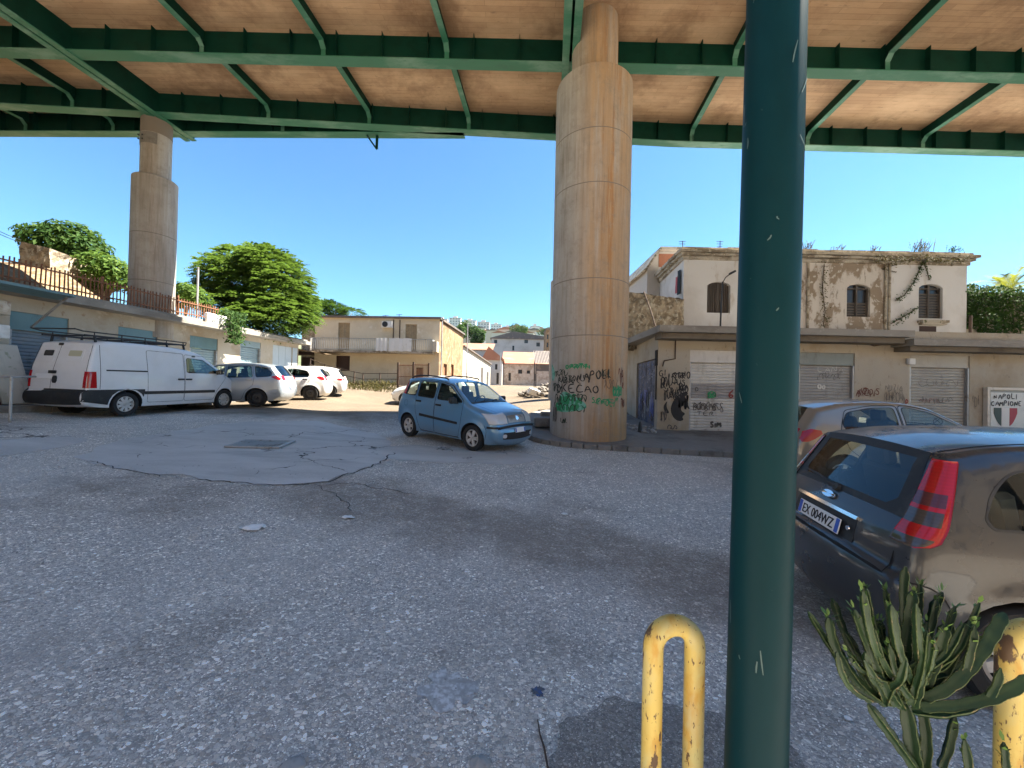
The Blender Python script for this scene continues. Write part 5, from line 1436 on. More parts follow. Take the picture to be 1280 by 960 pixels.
def far_house(name, label, px0, px1, py0, py1, d, depth, wallm, roof=None, roofh=0.0, wins=(), cat='house', zb_=1.0, peak=.5, roofm='tiles', overhang=.3):
    a, c = at(px0, 480, d).x, at(px1, 480, d).x; zt_ = at((px0+px1)/2, py0, d).z
    t = thing(name, label, cat, ((a+c)/2, d, zb_))
    hs = []
    for (w0, w1, wt, wb) in wins: hs.append((at(w0, 450, d).x, at(w1, 450, d).x, at(w0, wb, d).z, at(w0, wt, d).z))
    f = lambda u, z, dd: (u, d+dd, z)
    b = wall_grid([a, c], [zb_, zt_], hs, f, .3)
    b.add([(a, d, zb_), (a, d+depth, zb_), (a, d+depth, zt_), (a, d, zt_), (c, d, zb_), (c, d+depth, zb_), (c, d+depth, zt_), (c, d, zt_)], [(0, 1, 2, 3), (5, 4, 7, 6), (1, 5, 6, 2)])
    b.build('wall', wallm, t, world=True)
    for h in hs:
        q = MB(); fbox(q, f, h[0]-.01, h[1]+.01, h[2]-.01, h[3]+.01, .2, .26); o = q.build('window', M['darkwin'], t, world=True)
    q = MB(); e = overhang
    if roof == 'gable':
        m_ = a+(c-a)*peak
        q.prism([(a-e, zt_-.02), (c+e, zt_-.02), (c+e, zt_+.12), (m_, zt_+roofh), (a-e, zt_+.12)], d-e, d+depth+e, lambda u, v, w: (u, w, v))
    elif roof == 'shed':
        q.add([(a-e, d-e, zt_+.003), (c+e, d-e, zt_+.003), (c+e, d+depth, zt_+roofh), (a-e, d+depth, zt_+roofh), (a-e, d-e, zt_+.14), (c+e, d-e, zt_+.14), (c+e, d+depth, zt_+roofh+.14), (a-e, d+depth, zt_+roofh+.14)], [(0, 1, 2, 3), (4, 5, 6, 7), (0, 1, 5, 4), (1, 2, 6, 5), (3, 0, 4, 7)])
        b2_ = None
    else:
        q.span((a-e*.3, d-e*.3, zt_+.003), (c+e*.3, d+depth, zt_+.25))
    q.build('roof', M[roofm], t, world=True)
    return t
far_house('lane_house', 'white gabled lane house with a grey door beyond the whitewashed building', 604, 627, 450, 485, 57, 9, M['farwhite'], 'gable', 2.0, ((609.5, 613, 462, 478), (619, 622, 455, 462), (621, 624, 466, 480)), peak=.25, roofm='tiles')
far_house('stone_cottage', 'pinkish stone cottage row with a red tiled roof closing the end of the lane', 629, 712, 456, 485, 62, 8, M['pinkstone'], 'shed', 2.6, ((636, 639, 466, 476), (648, 653, 462, 467), (659, 663, 463, 467), (668, 671, 467, 476)), roofm='tiles')
far_house('white_villa', 'wide white house with dark windows and a shallow gable above the stone cottage', 613, 700, 424, 450, 88, 12, M['farwhite'], 'gable', 1.7, ((617, 621, 424.5, 429), (655, 659.5, 424.5, 429), (670, 674.5, 428, 433), (640, 642.5, 432, 438)), zb_=2, peak=.32, roofm='roofdark')
far_house('red_roofed_house', 'small house with a red tiled roof between the cream house and the white gabled house', 574, 613, 438, 470, 68, 8, M['farwhite'], 'shed', 2.0, (), zb_=1.5)
far_house('orange_tower_house', 'narrow orange brown house at the left edge of the big column', 681.5, 700, 412, 450, 78, 6, M['plaster_o'], None, 0, ((683, 685, 418, 424), (683, 685, 428, 434)), zb_=2, roofm='roofdark')
# corrugated shed roof sticking out from behind the pier
sh_ = thing('tin_shed', 'dark corrugated tin shed standing in the lane behind the big column', 'shed', at(700, 480, 40))
a, c = at(668, 455, 40), at(712, 440, 40)
q = MB(); n_ = 44
vs = []
for i in range(n_+1):
    x = a.x+(c.x-a.x)*i/n_; dz = .03*math.cos(i*math.pi)
    vs += [(x, 39.2, a.z+.05+dz), (x, 42.5, c.z+.3+dz)]
q.add(vs, [(2*i, 2*i+2, 2*i+3, 2*i+1) for i in range(n_)]); q.build('tin_roof', M['roofdark'], sh_, world=True)
q = MB(); zg = gz(a.x, 40)-.1
for x in (a.x+.15, c.x-.1):
    for y in (39.4, 42.3): q = MB(); q.bar((x, y, zg), (x, y, a.z+.02 if y < 40 else c.z+.26), .12, .12, up=(0, 1, 0)); q.build('post', M['roofdark'], sh_, world=True)
q = MB(); q.span((a.x+.1, 39.35, a.z-.75), (c.x-.05, 39.4, a.z-.01)); q.build('front_board', M['roofdark'], sh_, world=True)
# rubble heap in the lane
rp = thing('rubble_heap', 'grey rubble and waste heap in the shade of the lane left of the big column', 'rubble', at(684, 495, 24)); rp.location.z = gz(rp.location.x, 24); WM[rp.name] = Matrix.Translation(rp.location)
r = random.Random(12); q = MB()
for k in range(170):
    a_ = r.uniform(0, 6.28); rr = r.random()**.6; x = math.cos(a_)*rr*1.7; y = math.sin(a_)*rr*1.4; h = .75*(1-rr)**.8
    s = r.uniform(.08, .26); q.box((x, y, h*r.uniform(.5, 1)+s*.2), (s*1.4, s, s*.8), M=Euler((r.uniform(-.6, .6), r.uniform(-.6, .6), r.uniform(0, 3))).to_matrix(), bev=s*.18)
q.build('rubble', M['rubblegrey'], rp)
q = MB(); q.box((-.9, -1.2, .22), (.7, .3, .4), M=Euler((.2, .3, .4)).to_matrix(), bev=.05); q.build('waste_bag', M['white'], rp)
# blocks at the left of the pier
for k, (px, py, w, lab) in enumerate(((676, 533, 1.3, 'nearer low concrete block on the pavement left of the big column'), (680, 523, 1.0, 'farther low concrete block left of the big column'))):
    p = at(px, py, 11.3+k*1.3); p.z = gz(p.x, p.y)+(PAVE_H if k == 0 else .05); q = MB(); q.box(p+Vector((.2, 0, .14)), (w*.62, .45, .28), bev=.03); single(q, 'concrete_block', M['kerb'], lab, 'block', p, 'concrete blocks by the column')
# poles
for px, d, pyt, lab in ((551, 28.5, 401, 'thin tall pole at the corner of the cream house'), (583, 34, 404, 'thin tall pole before the whitewashed lane building'), (625, 52, 440, 'thin pole before the white gabled lane house')):
    p = at(px, 478, d); p.z = gz(p.x, p.y); t_ = at(px, pyt, d); q = MB(); q.tube([p, (p.x, p.y, t_.z)], .045, 6); single(q, 'utility_pole', M['galv'], lab, 'pole', p, 'poles along the lane')
# small roof things on the cream house
for px, py, lab in ((482, 394, 'short twin aerial on the roof of the cream house'), (499, 393, 'single short aerial rod on the roof of the cream house')):
    p = at(px, py, 31.5); q = MB(); q.tube([(p.x, 31.5, zY1), (p.x, 31.5, p.z)], .03, 6); q.bar((p.x-.25, 31.5, p.z-.05), (p.x+.25, 31.5, p.z), .03, .03); single(q, 'roof_aerial', M['iron'], lab, 'aerial', (p.x, 31.5, zY1), 'aerials on the cream house')

# ------------------------------------------------------------------ apartment blocks on the far hill
def block_mat(name, c):
    m, nt, b = base(name)
    w = _n(nt, 'ShaderNodeTexBrick'); w.offset = 0; w.inputs['Color1'].default_value = (.10, .11, .13, 1); w.inputs['Color2'].default_value = (.16, .16, .17, 1); w.inputs['Mortar'].default_value = (*c, 1)
    w.inputs['Scale'].default_value = 1; w.inputs['Brick Width'].default_value = 3.4; w.inputs['Row Height'].default_value = 3.1; w.inputs['Mortar Size'].default_value = .95; w.inputs['Mortar Smooth'].default_value = .1
    tc = _coord(nt); s = nt.nodes.new('ShaderNodeSeparateXYZ'); nt.links.new(tc, s.inputs[0]); cb = nt.nodes.new('ShaderNodeCombineXYZ')
    nt.links.new(_math(nt, 'ADD', s.outputs[0], s.outputs[1]), cb.inputs[0]); nt.links.new(s.outputs[2], cb.inputs[1]); nt.links.new(cb.outputs[0], w.inputs['Vector'])
    setcol(nt, b, w.outputs['Color']); b.inputs['Roughness'].default_value = .9
    return m
BM = [block_mat('apartment_front', c) for c in ((.55, .53, .50), (.50, .42, .36), (.62, .60, .58))]
APT = [(561, 575, 398, 470, 0), (579, 594, 401, 480, 2), (596.5, 611, 403, 440, 0), (613, 626, 406, 500, 2), (628, 640, 409, 520, 1), (640, 652, 407.5, 480, 2), (653, 664, 411.5, 420, 0), (663, 674, 408.5, 360, 2), (673, 681, 412, 400, 1), (543, 558, 399, 520, 2), (520, 538, 401, 540, 0), (820, 850, 400, 480, 2), (455, 480, 400, 560, 1), (1120, 1160, 395, 520, 0)]
words = ['leftmost', 'second', 'third', 'fourth', 'fifth', 'sixth', 'seventh', 'eighth', 'ninth']
for i, (p0, p1, pt, d, k) in enumerate(APT):
    a, c = at(p0, 430, d).x, at(p1, 430, d).x; zt_ = at((p0+p1)/2, pt, d).z; w = c-a; zb_ = min(hz((a+c)/2, d), zt_-12)-4
    o_ = Vector(((a+c)/2, d, zb_))
    lab = f'{["pale", "pinkish brown", "whitish"][k]} flat roofed apartment block far off on the hill, {words[i] if i < 9 else "hidden from view"} along the skyline'
    if i >= 9: lab = 'flat roofed apartment block on the hill hidden behind nearer buildings'
    t = thing('apartment_block', lab, 'apartment block', o_, 0, 'apartment blocks on the far hill')
    q = MB(); q.span((-w/2, 0, 0), (w/2, w*.8, zt_-zb_)); q.build('walls', BM[k], t)
    q = MB(); q.span((-w/2-.4, -.4, zt_-zb_+.01), (w/2+.4, w*.8, zt_-zb_+.8)); q.span((-w*.2, w*.2, zt_-zb_+.81), (w*.15, w*.5, zt_-zb_+3.2)); q.build('roof', M['farwhite'], t)

# ------------------------------------------------------------------ unseen paving and house added behind the viewpoint for warm bounce
b = MB(); ys = np.linspace(-15, -1.2, 9); xs_ = np.linspace(-40, 40, 60)
b.add([(x, y, gz(x, y)+.03) for x in xs_ for y in ys], [(i*9+j, (i+1)*9+j, (i+1)*9+j+1, i*9+j+1) for i in range(59) for j in range(8)])
structure(b.build('pavement', mat('bounce_paving', (.40, .335, .26), .9, var=((.8, (.32, .26, .2), .45, .7),)), smooth=True))  # unseen sunlit paving, added to throw warm light forward
rr_ = thing('added_house', 'long tan four storey house added unseen behind the viewpoint for warm bounce', 'house', (0, -15, -.2))  # added house, made tall to keep blue sky out of reflections
hs = []
for x in np.arange(-34, 34, 4.2):
    hs.append((x, x+1.2, .9 if int(x) % 3 else 0.0, 2.5)); hs += [(x, x+1.1, z_, z_+1.8) for z_ in (4.2, 7.4, 10.6)]
f = lambda u, z, d: (-u, -15-d, z)
b = wall_grid([-40, 40], [-.3, 13.2], hs, f, .25); b.build('wall', mat('tan_render', (.52, .42, .30), .92, var=((.6, (.42, .33, .23), .42, .7),)), rr_, world=True)
for h in hs:
    q = MB(); fbox(q, f, h[0]-.01, h[1]+.01, h[2], h[3]+.01, .12, .2); q.build('window', M['shutterwood'], rr_, world=True)
q = MB(); q.span((-40.3, -25, 13.2), (40.3, -14.7, 13.5)); q.build('roof', M['tiles'], rr_, world=True)

# ------------------------------------------------------------------ small houses packed on the far hillside
r = random.Random(44)
HC = [mat('hill_house_wall', c, .92) for c in ((.52, .47, .42), (.46, .36, .28), (.56, .54, .52), (.50, .42, .33))]
for k, (px, py, d, w) in enumerate(((578, 415, 300, 9), (589, 418, 260, 10), (606, 416, 330, 14), (617, 414, 300, 10), (625, 417, 240, 9), (634, 413, 340, 16), (643, 416, 260, 10), (652, 413, 320, 14), (660, 417, 230, 8), (667, 414, 300, 12), (676, 416, 250, 10), (684, 413, 320, 12), (598, 411, 400, 16), (646, 410, 410, 18), (670, 411, 390, 14))):
    p = at(px, py, d); zb_ = hz(p.x, d)-1; h = max(p.z-zb_, 4.0)
    t = thing('hill_house', 'small pale house among trees on the far hillside', 'house', (p.x, d, zb_), r.uniform(-.4, .4), 'small houses on the far hillside')
    q = MB(); q.span((-w/2, -w*.35, 0), (w/2, w*.35, h)); q.build('wall', HC[k % 4], t)
    q = MB(); q.prism([(-w/2-.4, h+.01), (w/2+.4, h+.01), (0, h+w*.16)], -w*.35-.4, w*.35+.4, lambda u, v, w_: (u, w_, v)); q.build('roof', M['tiles'] if k % 3 else M['roofdark'], t)
    for j in range(3):
        q = MB(); q.span((-w*.32+j*w*.25, -w*.35-.06, h*.45), (-w*.32+j*w*.25+1.1, -w*.35-.01, h*.45+1.6)); q.build('window', M['darkwin'], t)
# ------------------------------------------------------------------ vehicles
def smooth_interp(pts):
    xs = np.array([p[0] for p in pts], float); ys = np.array([p[1] for p in pts], float)
    o = np.argsort(xs); xs, ys = xs[o], ys[o]
    g = np.linspace(xs[0], xs[-1], 400); v = np.interp(g, xs, ys)
    k = 25; vp = np.pad(v, k, mode='edge'); vs = np.convolve(vp, np.ones(2*k+1)/(2*k+1), mode='valid')
    return lambda q: np.interp(q, g, vs)

class Body:
    def __init__(s, sp):
        s.sp = sp
        prof = chaikin(sp['outline'], 2, False, keep=sp['keys'])
        prof = densify(prof, .055, False)
        s.P = np.array(prof)                              # dense side profile, front bottom -> roof -> rear bottom
        d = np.gradient(s.P, axis=0); d /= np.linalg.norm(d, axis=1)[:, None]+1e-9
        s.N = np.stack([d[:, 1], -d[:, 0]], 1)            # outward (front: +x, top: +z)
        if s.N[len(s.N)//2][1] < 0: s.N = -s.N
        s.Wz = smooth_interp(sp['W']); s.Wx = smooth_interp(sp['plan'])
        s.rx_ = smooth_interp(sp['r']); s.bul = smooth_interp(sp['bulge'])
        s.iws0, s.iws1, s.irg0, s.irg1 = [int(np.argmin(((s.P-np.array(k))**2).sum(1))) for k in sp['keys']]
        s.xc = (s.P[:, 0].max()+s.P[:, 0].min())/2
    def wb(s, x, z): return s.Wz(z)*s.Wx(x)
    def dist(s, x, z):
        q = np.stack([np.atleast_1d(x), np.atleast_1d(z)], -1).astype(float)
        A, B = s.P[:-1], s.P[1:]; AB = B-A; L = (AB**2).sum(1)+1e-12
        out = np.empty(len(q))
        for i in range(len(q)):
            t = np.clip(((q[i]-A)*AB).sum(1)/L, 0, 1); out[i] = math.sqrt(((A+AB*t[:, None]-q[i])**2).sum(1).min())
        return out
    def W(s, x, z):
        d = s.dist(x, z); r = s.rx_(np.atleast_1d(x)); w = s.wb(np.atleast_1d(x), np.atleast_1d(z))
        k = np.clip(1-d/r, 0, 1)
        w = w-r*(1-np.sqrt(np.maximum(0, 1-k*k)))
        for xw in (0, s.sp['wb']):                        # swollen wheel arches
            e = np.hypot(np.atleast_1d(x)-xw, np.atleast_1d(z)-s.sp['R'])-s.sp['ra']
            w = w+s.sp.get('flare', .018)*np.exp(-np.maximum(e, 0)**2/.004)
        return w
    def side(s, sg):
        def f(x, z, lift):
            e = .006
            w = s.W(np.array([x, x+e, x-e, x, x]), np.array([z, z, z, z+e, z-e]))
            n = Vector((-(w[1]-w[2])/(2*e), 1, -(w[3]-w[4])/(2*e)))
            n.x = max(-4, min(4, n.x)); n.z = max(-4, min(4, n.z)); n.normalize()
            return Vector((x+n.x*lift, sg*(w[0]+n.y*lift), z+n.z*lift))
        return f
    def strip(s, i, sv, lift=0.0):
        i = max(0, min(len(s.P)-1.001, i)); k = int(i); f = i-k
        p = s.P[k]*(1-f)+s.P[k+1]*f; n = s.N[k]*(1-f)+s.N[k+1]*f
        w = float(s.wb(p[0], p[1])-s.rx_(p[0])); b = float(s.bul(k/len(s.P)))
        h = b*(1-sv*sv)+lift
        return Vector((p[0]+n[0]*h, sv*w, p[1]+n[1]*h))
    def end(s, rear):
        """surface of the tail (rear) or the nose addressed by (y, z)"""
        if rear: idx = np.arange(s.irg0-2, len(s.P))
        else: idx = np.arange(0, s.iws0+1)
        zz = s.P[idx, 1]
        if rear:
            kk = idx[0]+int(np.argmax(zz)); idx = np.arange(kk, len(s.P)); zz = s.P[idx, 1]; zz, ii = zz[::-1], idx[::-1]
        else: ii = idx
        def f(y, z, lift):
            i = float(np.interp(z, zz, ii)); p = s.P[int(i)]
            w = float(s.wb(p[0], p[1])-s.rx_(p[0]))
            return s.strip(i, y/w, lift)
        return f

def orient(mb, ref):
    """turns faces so that they look away from ref(centre)"""
    for k, f in enumerate(mb.f):
        a, b, c = mb.v[f[0]], mb.v[f[1]], mb.v[f[2]]
        n = (b-a).cross(c-a); ce = (a+b+c)/3
        if n.dot(ce-ref(ce)) < 0: mb.f[k] = list(f)[::-1]
    return mb

def patch(poly, surf, lift, thick=.004, step=.06, flat=False):
    """thin solid piece that follows a car surface"""
    P = densify(poly, step*.8)
    vo, tr = cdt_fill(P, step); n = len(vo); b = MB()
    top = [surf(p.x, p.y, lift) for p in vo]; bot = [surf(p.x, p.y, lift-thick) for p in vo]
    b.add(top+bot, list(tr)+[(f[2]+n, f[1]+n, f[0]+n) for f in tr])
    # rim
    ec = {}
    for f in tr:
        for i in range(3):
            e = (f[i], f[(i+1) % 3]); ec[tuple(sorted(e))] = None if tuple(sorted(e)) in ec else e
    b.add(top+bot, [(e[0], e[0]+n, e[1]+n, e[1]) for e in ec.values() if e])
    return b

def wheel(parent, x, y, R_, wdt, style, sg):
    t = thing('wheel', '', '', mtx=WM[parent.name] @ Matrix.Translation((x, y, R_)))
    del t['label']; del t['category']
    t.parent = parent; t.matrix_parent_inverse = Matrix.Identity(4); t.matrix_basis = Matrix.Translation((x, y, R_)) ; WM[t.name] = WM[parent.name] @ Matrix.Translation((x, y, R_))
    rot = Matrix.Rotation(R(90)*(1 if sg < 0 else -1), 3, 'X')       # lathe z axis -> outwards
    rr = R_*.66; h = wdt/2
    b = MB()
    b.lathe([(rr-.01, -h*.7), (rr+.01, -h*.95), (R_*.93, -h), (R_*.985, -h*.75), (R_, -h*.4), (R_*1.0, h*.4), (R_*.985, h*.75), (R_*.93, h), (rr+.015, h*.95), (rr-.005, h*.72)], 40, M=rot)
    b.build('tyre', M['rubber'], t, smooth=40)
    m, kind = style
    b = MB()
    b.lathe([(.001, h*.2), (rr*.9, h*.2), (rr-.004, h*.1), (rr-.004, -h*.8)], 36, M=rot, mi=1)
    b.lathe([(rr-.006, h*.70), (rr-.02, h*.80), (rr*.86, h*.62), (rr*.85, h*.3)], 36, M=rot, mi=0)
    b.lathe([(.001, h*.78), (rr*.16, h*.76), (rr*.22, h*.55)], 20, M=rot, mi=0)
    ns = {'hub': 9, 'alloy': 5, 'fivehub': 5, 'plain': 0}[kind]
    for k in range(ns):
        a = 2*math.pi*k/ns; ca, sa = math.cos(a), math.sin(a)
        w0, w1 = (.16, .15) if kind == 'hub' else ((.13, .24) if kind == 'fivehub' else (.13, .17))
        q = [(rr*.15, -rr*w0), (rr*.15, rr*w0), (rr*.92, rr*w1), (rr*.92, -rr*w1)]
        pts = [(ca*u-sa*v, sa*u+ca*v) for u, v in q]
        b.prism(pts, h*.35, h*.68, lambda u, v, w_: rot @ Vector((u, v, w_)), 0)
    if kind == 'plain':
        b.lathe([(rr*.3, h*.45), (rr*.6, h*.5), (rr*.86, h*.3)], 30, M=rot, mi=0)
    b.build('rim', [m, M['cabin']], t, smooth=40)
    return t

def car(name, label, cat, sp, paintm, x, y, yaw, wheels, group=None, glassm='glass', detail=True, zoff=0.0):
    B = Body(sp); wbs = sp['wb']; Rw, ra, hw = sp['R'], sp['ra'], sp['track']
    c, s_ = math.cos(yaw), math.sin(yaw)
    def gp(px, py): return Vector((x+px*c-py*s_, y+px*s_+py*c, gz(x+px*c-py*s_, y+px*s_+py*c)))
    r_, f_ = (gp(0, hw)+gp(0, -hw))/2, (gp(wbs, hw)+gp(wbs, -hw))/2
    l_, q_ = (gp(0, hw)+gp(wbs, hw))/2, (gp(0, -hw)+gp(wbs, -hw))/2
    ax = (f_-r_).normalized(); ay = (l_-q_); ay = (ay-ax*ay.dot(ax)).normalized(); az = ax.cross(ay)
    mtx = Matrix.Translation(Vector((x, y, r_.z+zoff))) @ Matrix((ax, ay, az)).transposed().to_4x4()
    t = thing(name, label, cat, mtx=mtx, group=group)
    sill = sp['sill']
    # ---- side skins
    arcs = []
    def arc(xw):
        a0 = math.asin(max(-1, min(1, (sill-Rw)/ra))); return [(xw+ra*math.cos(a), Rw+ra*math.sin(a)) for a in np.linspace(math.pi-a0, a0, 15)]
    o = [tuple(p) for p in B.P]
    a_r, a_f = arc(0), arc(wbs)
    bot = densify([(o[-1][0], o[-1][1])]+([] if o[-1][0] > -ra else [(a_r[0][0]-.001, a_r[0][1])])+a_r+a_f+[(o[0][0], o[0][1])], .08, False)[1:-1]
    poly = o+bot
    wins, doors = [round_poly(w_, sp.get('wr', .07)) for w_ in sp['windows']], [round_poly(d, .06, 3) for d in sp.get('doors', [])]
    extra = [list(densify(w_, .06))+[densify(w_, .06)[0]] for w_ in wins]+[list(densify(d, .06))+[densify(d, .06)[0]] for d in doors]
    pts = []
    for rr in (.05, .16, .32, .55, .85):
        for i in range(0, len(B.P), 1):
            p = B.P[i]; r0 = float(B.rx_(p[0])); q = p-B.N[i]*r0*rr
            if in_poly(q[0], q[1], poly): pts.append(tuple(q))
    for xw in (0, wbs):
        for rr in (.03, .07, .12):
            for a in np.linspace(-.2, math.pi+.2, 22):
                q = (xw+(ra+rr)*math.cos(a), Rw+(ra+rr)*math.sin(a))
                if in_poly(q[0], q[1], poly): pts.append(q)
    vo, tr = cdt_fill(poly, sp.get('res', .07), extra, pts)
    xs = np.array([p.x for p in vo]); zs = np.array([p.y for p in vo]); ws = B.W(xs, zs)
    reg = []
    for f in tr:
        cx = sum(vo[i].x for i in f)/3; cz = sum(vo[i].y for i in f)/3; k = ('b', 0)
        for i, d in enumerate(doors):
            if in_poly(cx, cz, d): k = ('d', i)
        for i, w_ in enumerate(wins):
            if in_poly(cx, cz, w_): k = ('w', i)
        reg.append(k)
    body = MB(); doorobj = {}
    for sg in (-1, 1):
        vs = [(float(a), sg*float(w_), float(z)) for a, w_, z in zip(xs, ws, zs)]
        sref = lambda ce: Vector((ce.x, 0, ce.z))
        for key in sorted(set(reg)):
            fs = [f for f, k in zip(tr, reg) if k == key]
            used = sorted({i for f in fs for i in f}); mp = {u: n for n, u in enumerate(used)}
            q = MB() if key[0] != 'b' else body
            tmp = MB(); tmp.add([vs[i] for i in used], [[mp[i] for i in f] for f in fs]); orient(tmp, sref)
            if key[0] == 'b': body.add(tmp.v, tmp.f, 0)
            elif key[0] == 'd': doorobj[(sg, key[1])] = tmp.build('door', paintm, t, smooth=True)
        for key in sorted(set(reg)):
            if key[0] == 'w':
                fs = [f for f, k in zip(tr, reg) if k == key]; used = sorted({i for f in fs for i in f}); mp = {u: n for n, u in enumerate(used)}
                tmp = MB(); tmp.add([(vs[i][0], vs[i][1]-sg*.006, vs[i][2]) for i in used], [[mp[i] for i in f] for f in fs]); orient(tmp, sref)
                cx = sum(p[0] for p in wins[key[1]])/len(wins[key[1]]); cz = min(p[1] for p in wins[key[1]])-.05
                par = t
                for (s2, di), do in doorobj.items():
                    if s2 == sg and in_poly(cx, cz, doors[di]): par = do
                tmp.build('window', M[glassm if not sp.get('dark_rear') or key[1] in sp.get('front_win', (0,)) else 'glassdark'], par, smooth=True)
        # wheel arch liners
        for a in (a_r, a_f):
            wv = B.W(np.array([p[0] for p in a]), np.array([p[1] for p in a])); n = len(a)
            body.add([(p[0], sg*float(w_), p[1]) for p, w_ in zip(a, wv)]+[(p[0], sg*(float(w_)-.34), p[1]) for p, w_ in zip(a, wv)], [(i, i+1, n+i+1, n+i) for i in range(n-1)], 1)
        # sill return
        n = len(bot); wv = B.W(np.array([p[0] for p in bot]), np.array([p[1] for p in bot]))
        body.add([(p[0], sg*float(w_), p[1]) for p, w_ in zip(bot, wv)]+[(p[0], sg*(float(w_)-.10), p[1]+.015) for p, w_ in zip(bot, wv)], [(i, i+1, n+i+1, n+i) for i in range(n-1)], 1)
    # ---- strip over nose, bonnet, roof and tail
    fr, rg = sp.get('ws_frame', .93), sp.get('rg_frame', .88)
    S = sorted(set([round(v, 4) for v in np.linspace(-1, 1, 15)]+[-fr, fr, -rg, rg])); nS = len(S); nP = len(B.P)
    grid = [B.strip(i, v) for i in range(nP) for v in S]
    gl = {'windscreen': [], 'rear_window': []}; bf = []
    for i in range(nP-1):
        for j in range(nS-1):
            f = (i*nS+j, i*nS+j+1, (i+1)*nS+j+1, (i+1)*nS+j); m_ = abs(S[j]+S[j+1])/2
            if B.iws0 <= i < B.iws1 and m_ < fr: gl['windscreen'].append(f)
            elif B.irg0 <= i < B.irg1 and m_ < rg and sp.get('rear_glass', True): gl['rear_window'].append(f)
            else: bf.append(f)
    cref = lambda ce: Vector((min(max(ce.x, B.P[:, 0].min()+.6), B.P[:, 0].max()-.6), ce.y, .7))
    tmp = MB(); tmp.add(grid, bf); orient(tmp, cref); body.add(tmp.v, tmp.f, 0)
    # dark floor and undertray
    x0, x1 = B.P[:, 0].min()+.15, B.P[:, 0].max()-.15
    body.box(((x0+x1)/2, 0, sill+.03), (x1-x0, .9, .04), mi=1); body.box((wbs/2, 0, sill+.05), (wbs-2*ra-.02, 2*hw+.1, .04), mi=1)
    body.box((0, 0, Rw), (.10, 2*hw-.1, .10), mi=1); body.box((wbs, 0, Rw), (.10, 2*hw-.1, .10), mi=1)
    body.build('body', [paintm, M['cabin']], t, smooth=50)
    for nm, fs in gl.items():
        if not fs: continue
        used = sorted({i for f in fs for i in f}); mp = {u: n for n, u in enumerate(used)}
        tmp = MB(); tmp.add([grid[i] for i in used], [[mp[i] for i in f] for f in fs]); orient(tmp, cref)
        tmp.build(nm, M['glassdark' if sp.get('dark_rear') and nm == 'rear_window' else glassm], t, smooth=True)
    # black ceramic edges of the glass
    # ---- cabin
    if sp.get('cabin', True):
        zb = sp['belt']; q = MB()
        xs0 = sp['seat_x']
        for xx in xs0:
            for yy in ((-.36, .36) if xx == xs0[0] else (-.36, .0, .36)):
                q.box((xx, yy, zb-.42), (.50, .46, .16), bev=.06); q.box((xx-.30, yy, zb-.12), (.14, .44, .60), M=Matrix.Rotation(-.22, 3, 'Y'), bev=.06)
                q.box((xx-.40, yy, zb+.25), (.09, .24, .17), M=Matrix.Rotation(-.15, 3, 'Y'), bev=.04)
        q.build('seats', M['seat'], t)
        q = MB(); xd = B.P[B.iws0][0]-.28; q.box((xd, 0, zb-.16), (.50, 2*hw-.12, .26), bev=.08); q.build('dashboard', M['cabin'], t)
        q = MB(); ce = Vector((xd-.38, .36, zb-.05)); rm = Matrix.Rotation(R(-65), 3, 'Y')
        q.tube([ce+rm @ Vector((.18*math.cos(a), .18*math.sin(a), 0)) for a in np.linspace(0, math.tau, 21)], .014, 6, cap=False); q.build('steering_wheel', M['cabin'], t)
    # ---- wheels
    for i, xw in enumerate((0, wbs)):
        for sg in (-1, 1): wheel(t, xw, sg*hw, Rw, sp.get('tyre', .18), wheels[i] if isinstance(wheels[0], tuple) else wheels, sg)
    # ---- panel gaps, one per door
    for sg in (-1, 1):
        sf = B.side(sg)
        for i, d in enumerate(doors):
            ribbons([list(d)+[d[0]]], .009, sf, 3, .0012, False).build('panel_gap', M['gap'], doorobj[(sg, i)])
        for wi, w_ in enumerate(wins):
            cx = sum(p[0] for p in w_)/len(w_); cz = min(p[1] for p in w_)-.05; par = t
            for (s2, di), do in doorobj.items():
                if s2 == sg and in_poly(cx, cz, doors[di]): par = do
            n = MB()
            q = densify(w_, .06); ce = Vector((sum(p[0] for p in q)/len(q), sum(p[1] for p in q)/len(q)))
            m_ = len(q); ins = [tuple(Vector(p)+(ce-Vector(p)).normalized()*.016) for p in q]
            vs = [sf(*p, .002) for p in q]+[sf(*p, .002) for p in ins]
            n.add(vs, [(i, (i+1) % m_, m_+(i+1) % m_, m_+i) for i in range(m_)]); n.build('window_seal', M['blackplastic'], par)
    # ---- handles, mirrors
    for sg in (-1, 1):
        sf = B.side(sg)
        for i, (hx, hz_) in enumerate(sp.get('handles', [])):
            q = MB(); p = sf(hx, hz_, .014); q.box(p, (.19, .030, .045), bev=.014); 
            par = doorobj.get((sg, i), t); q.build('handle', M[sp.get('handle_m', 'blackplastic')] if isinstance(sp.get('handle_m', 'blackplastic'), str) else paintm, par, smooth=40)
        if 'mirror' in sp:
            mx, mz = sp['mirror']; p = sf(mx, mz, 0); q = MB(); bm_ = MB()
            q.box(p+Vector((-.02, sg*.12, .06)), (.11, .20, .14), bev=.045); q.bar(p+Vector((0, -sg*.01, .0)), p+Vector((0, sg*.07, .04)), .06, .04)
            mo = q.build('mirror', M[sp.get('mirror_m', 'blackplastic')] if isinstance(sp.get('mirror_m', 'blackplastic'), str) else paintm, t, smooth=40)
            bm_.box(p+Vector((-.078, sg*.12, .06)), (.004, .16, .10)); bm_.build('mirror_glass', M['chrome'], mo)
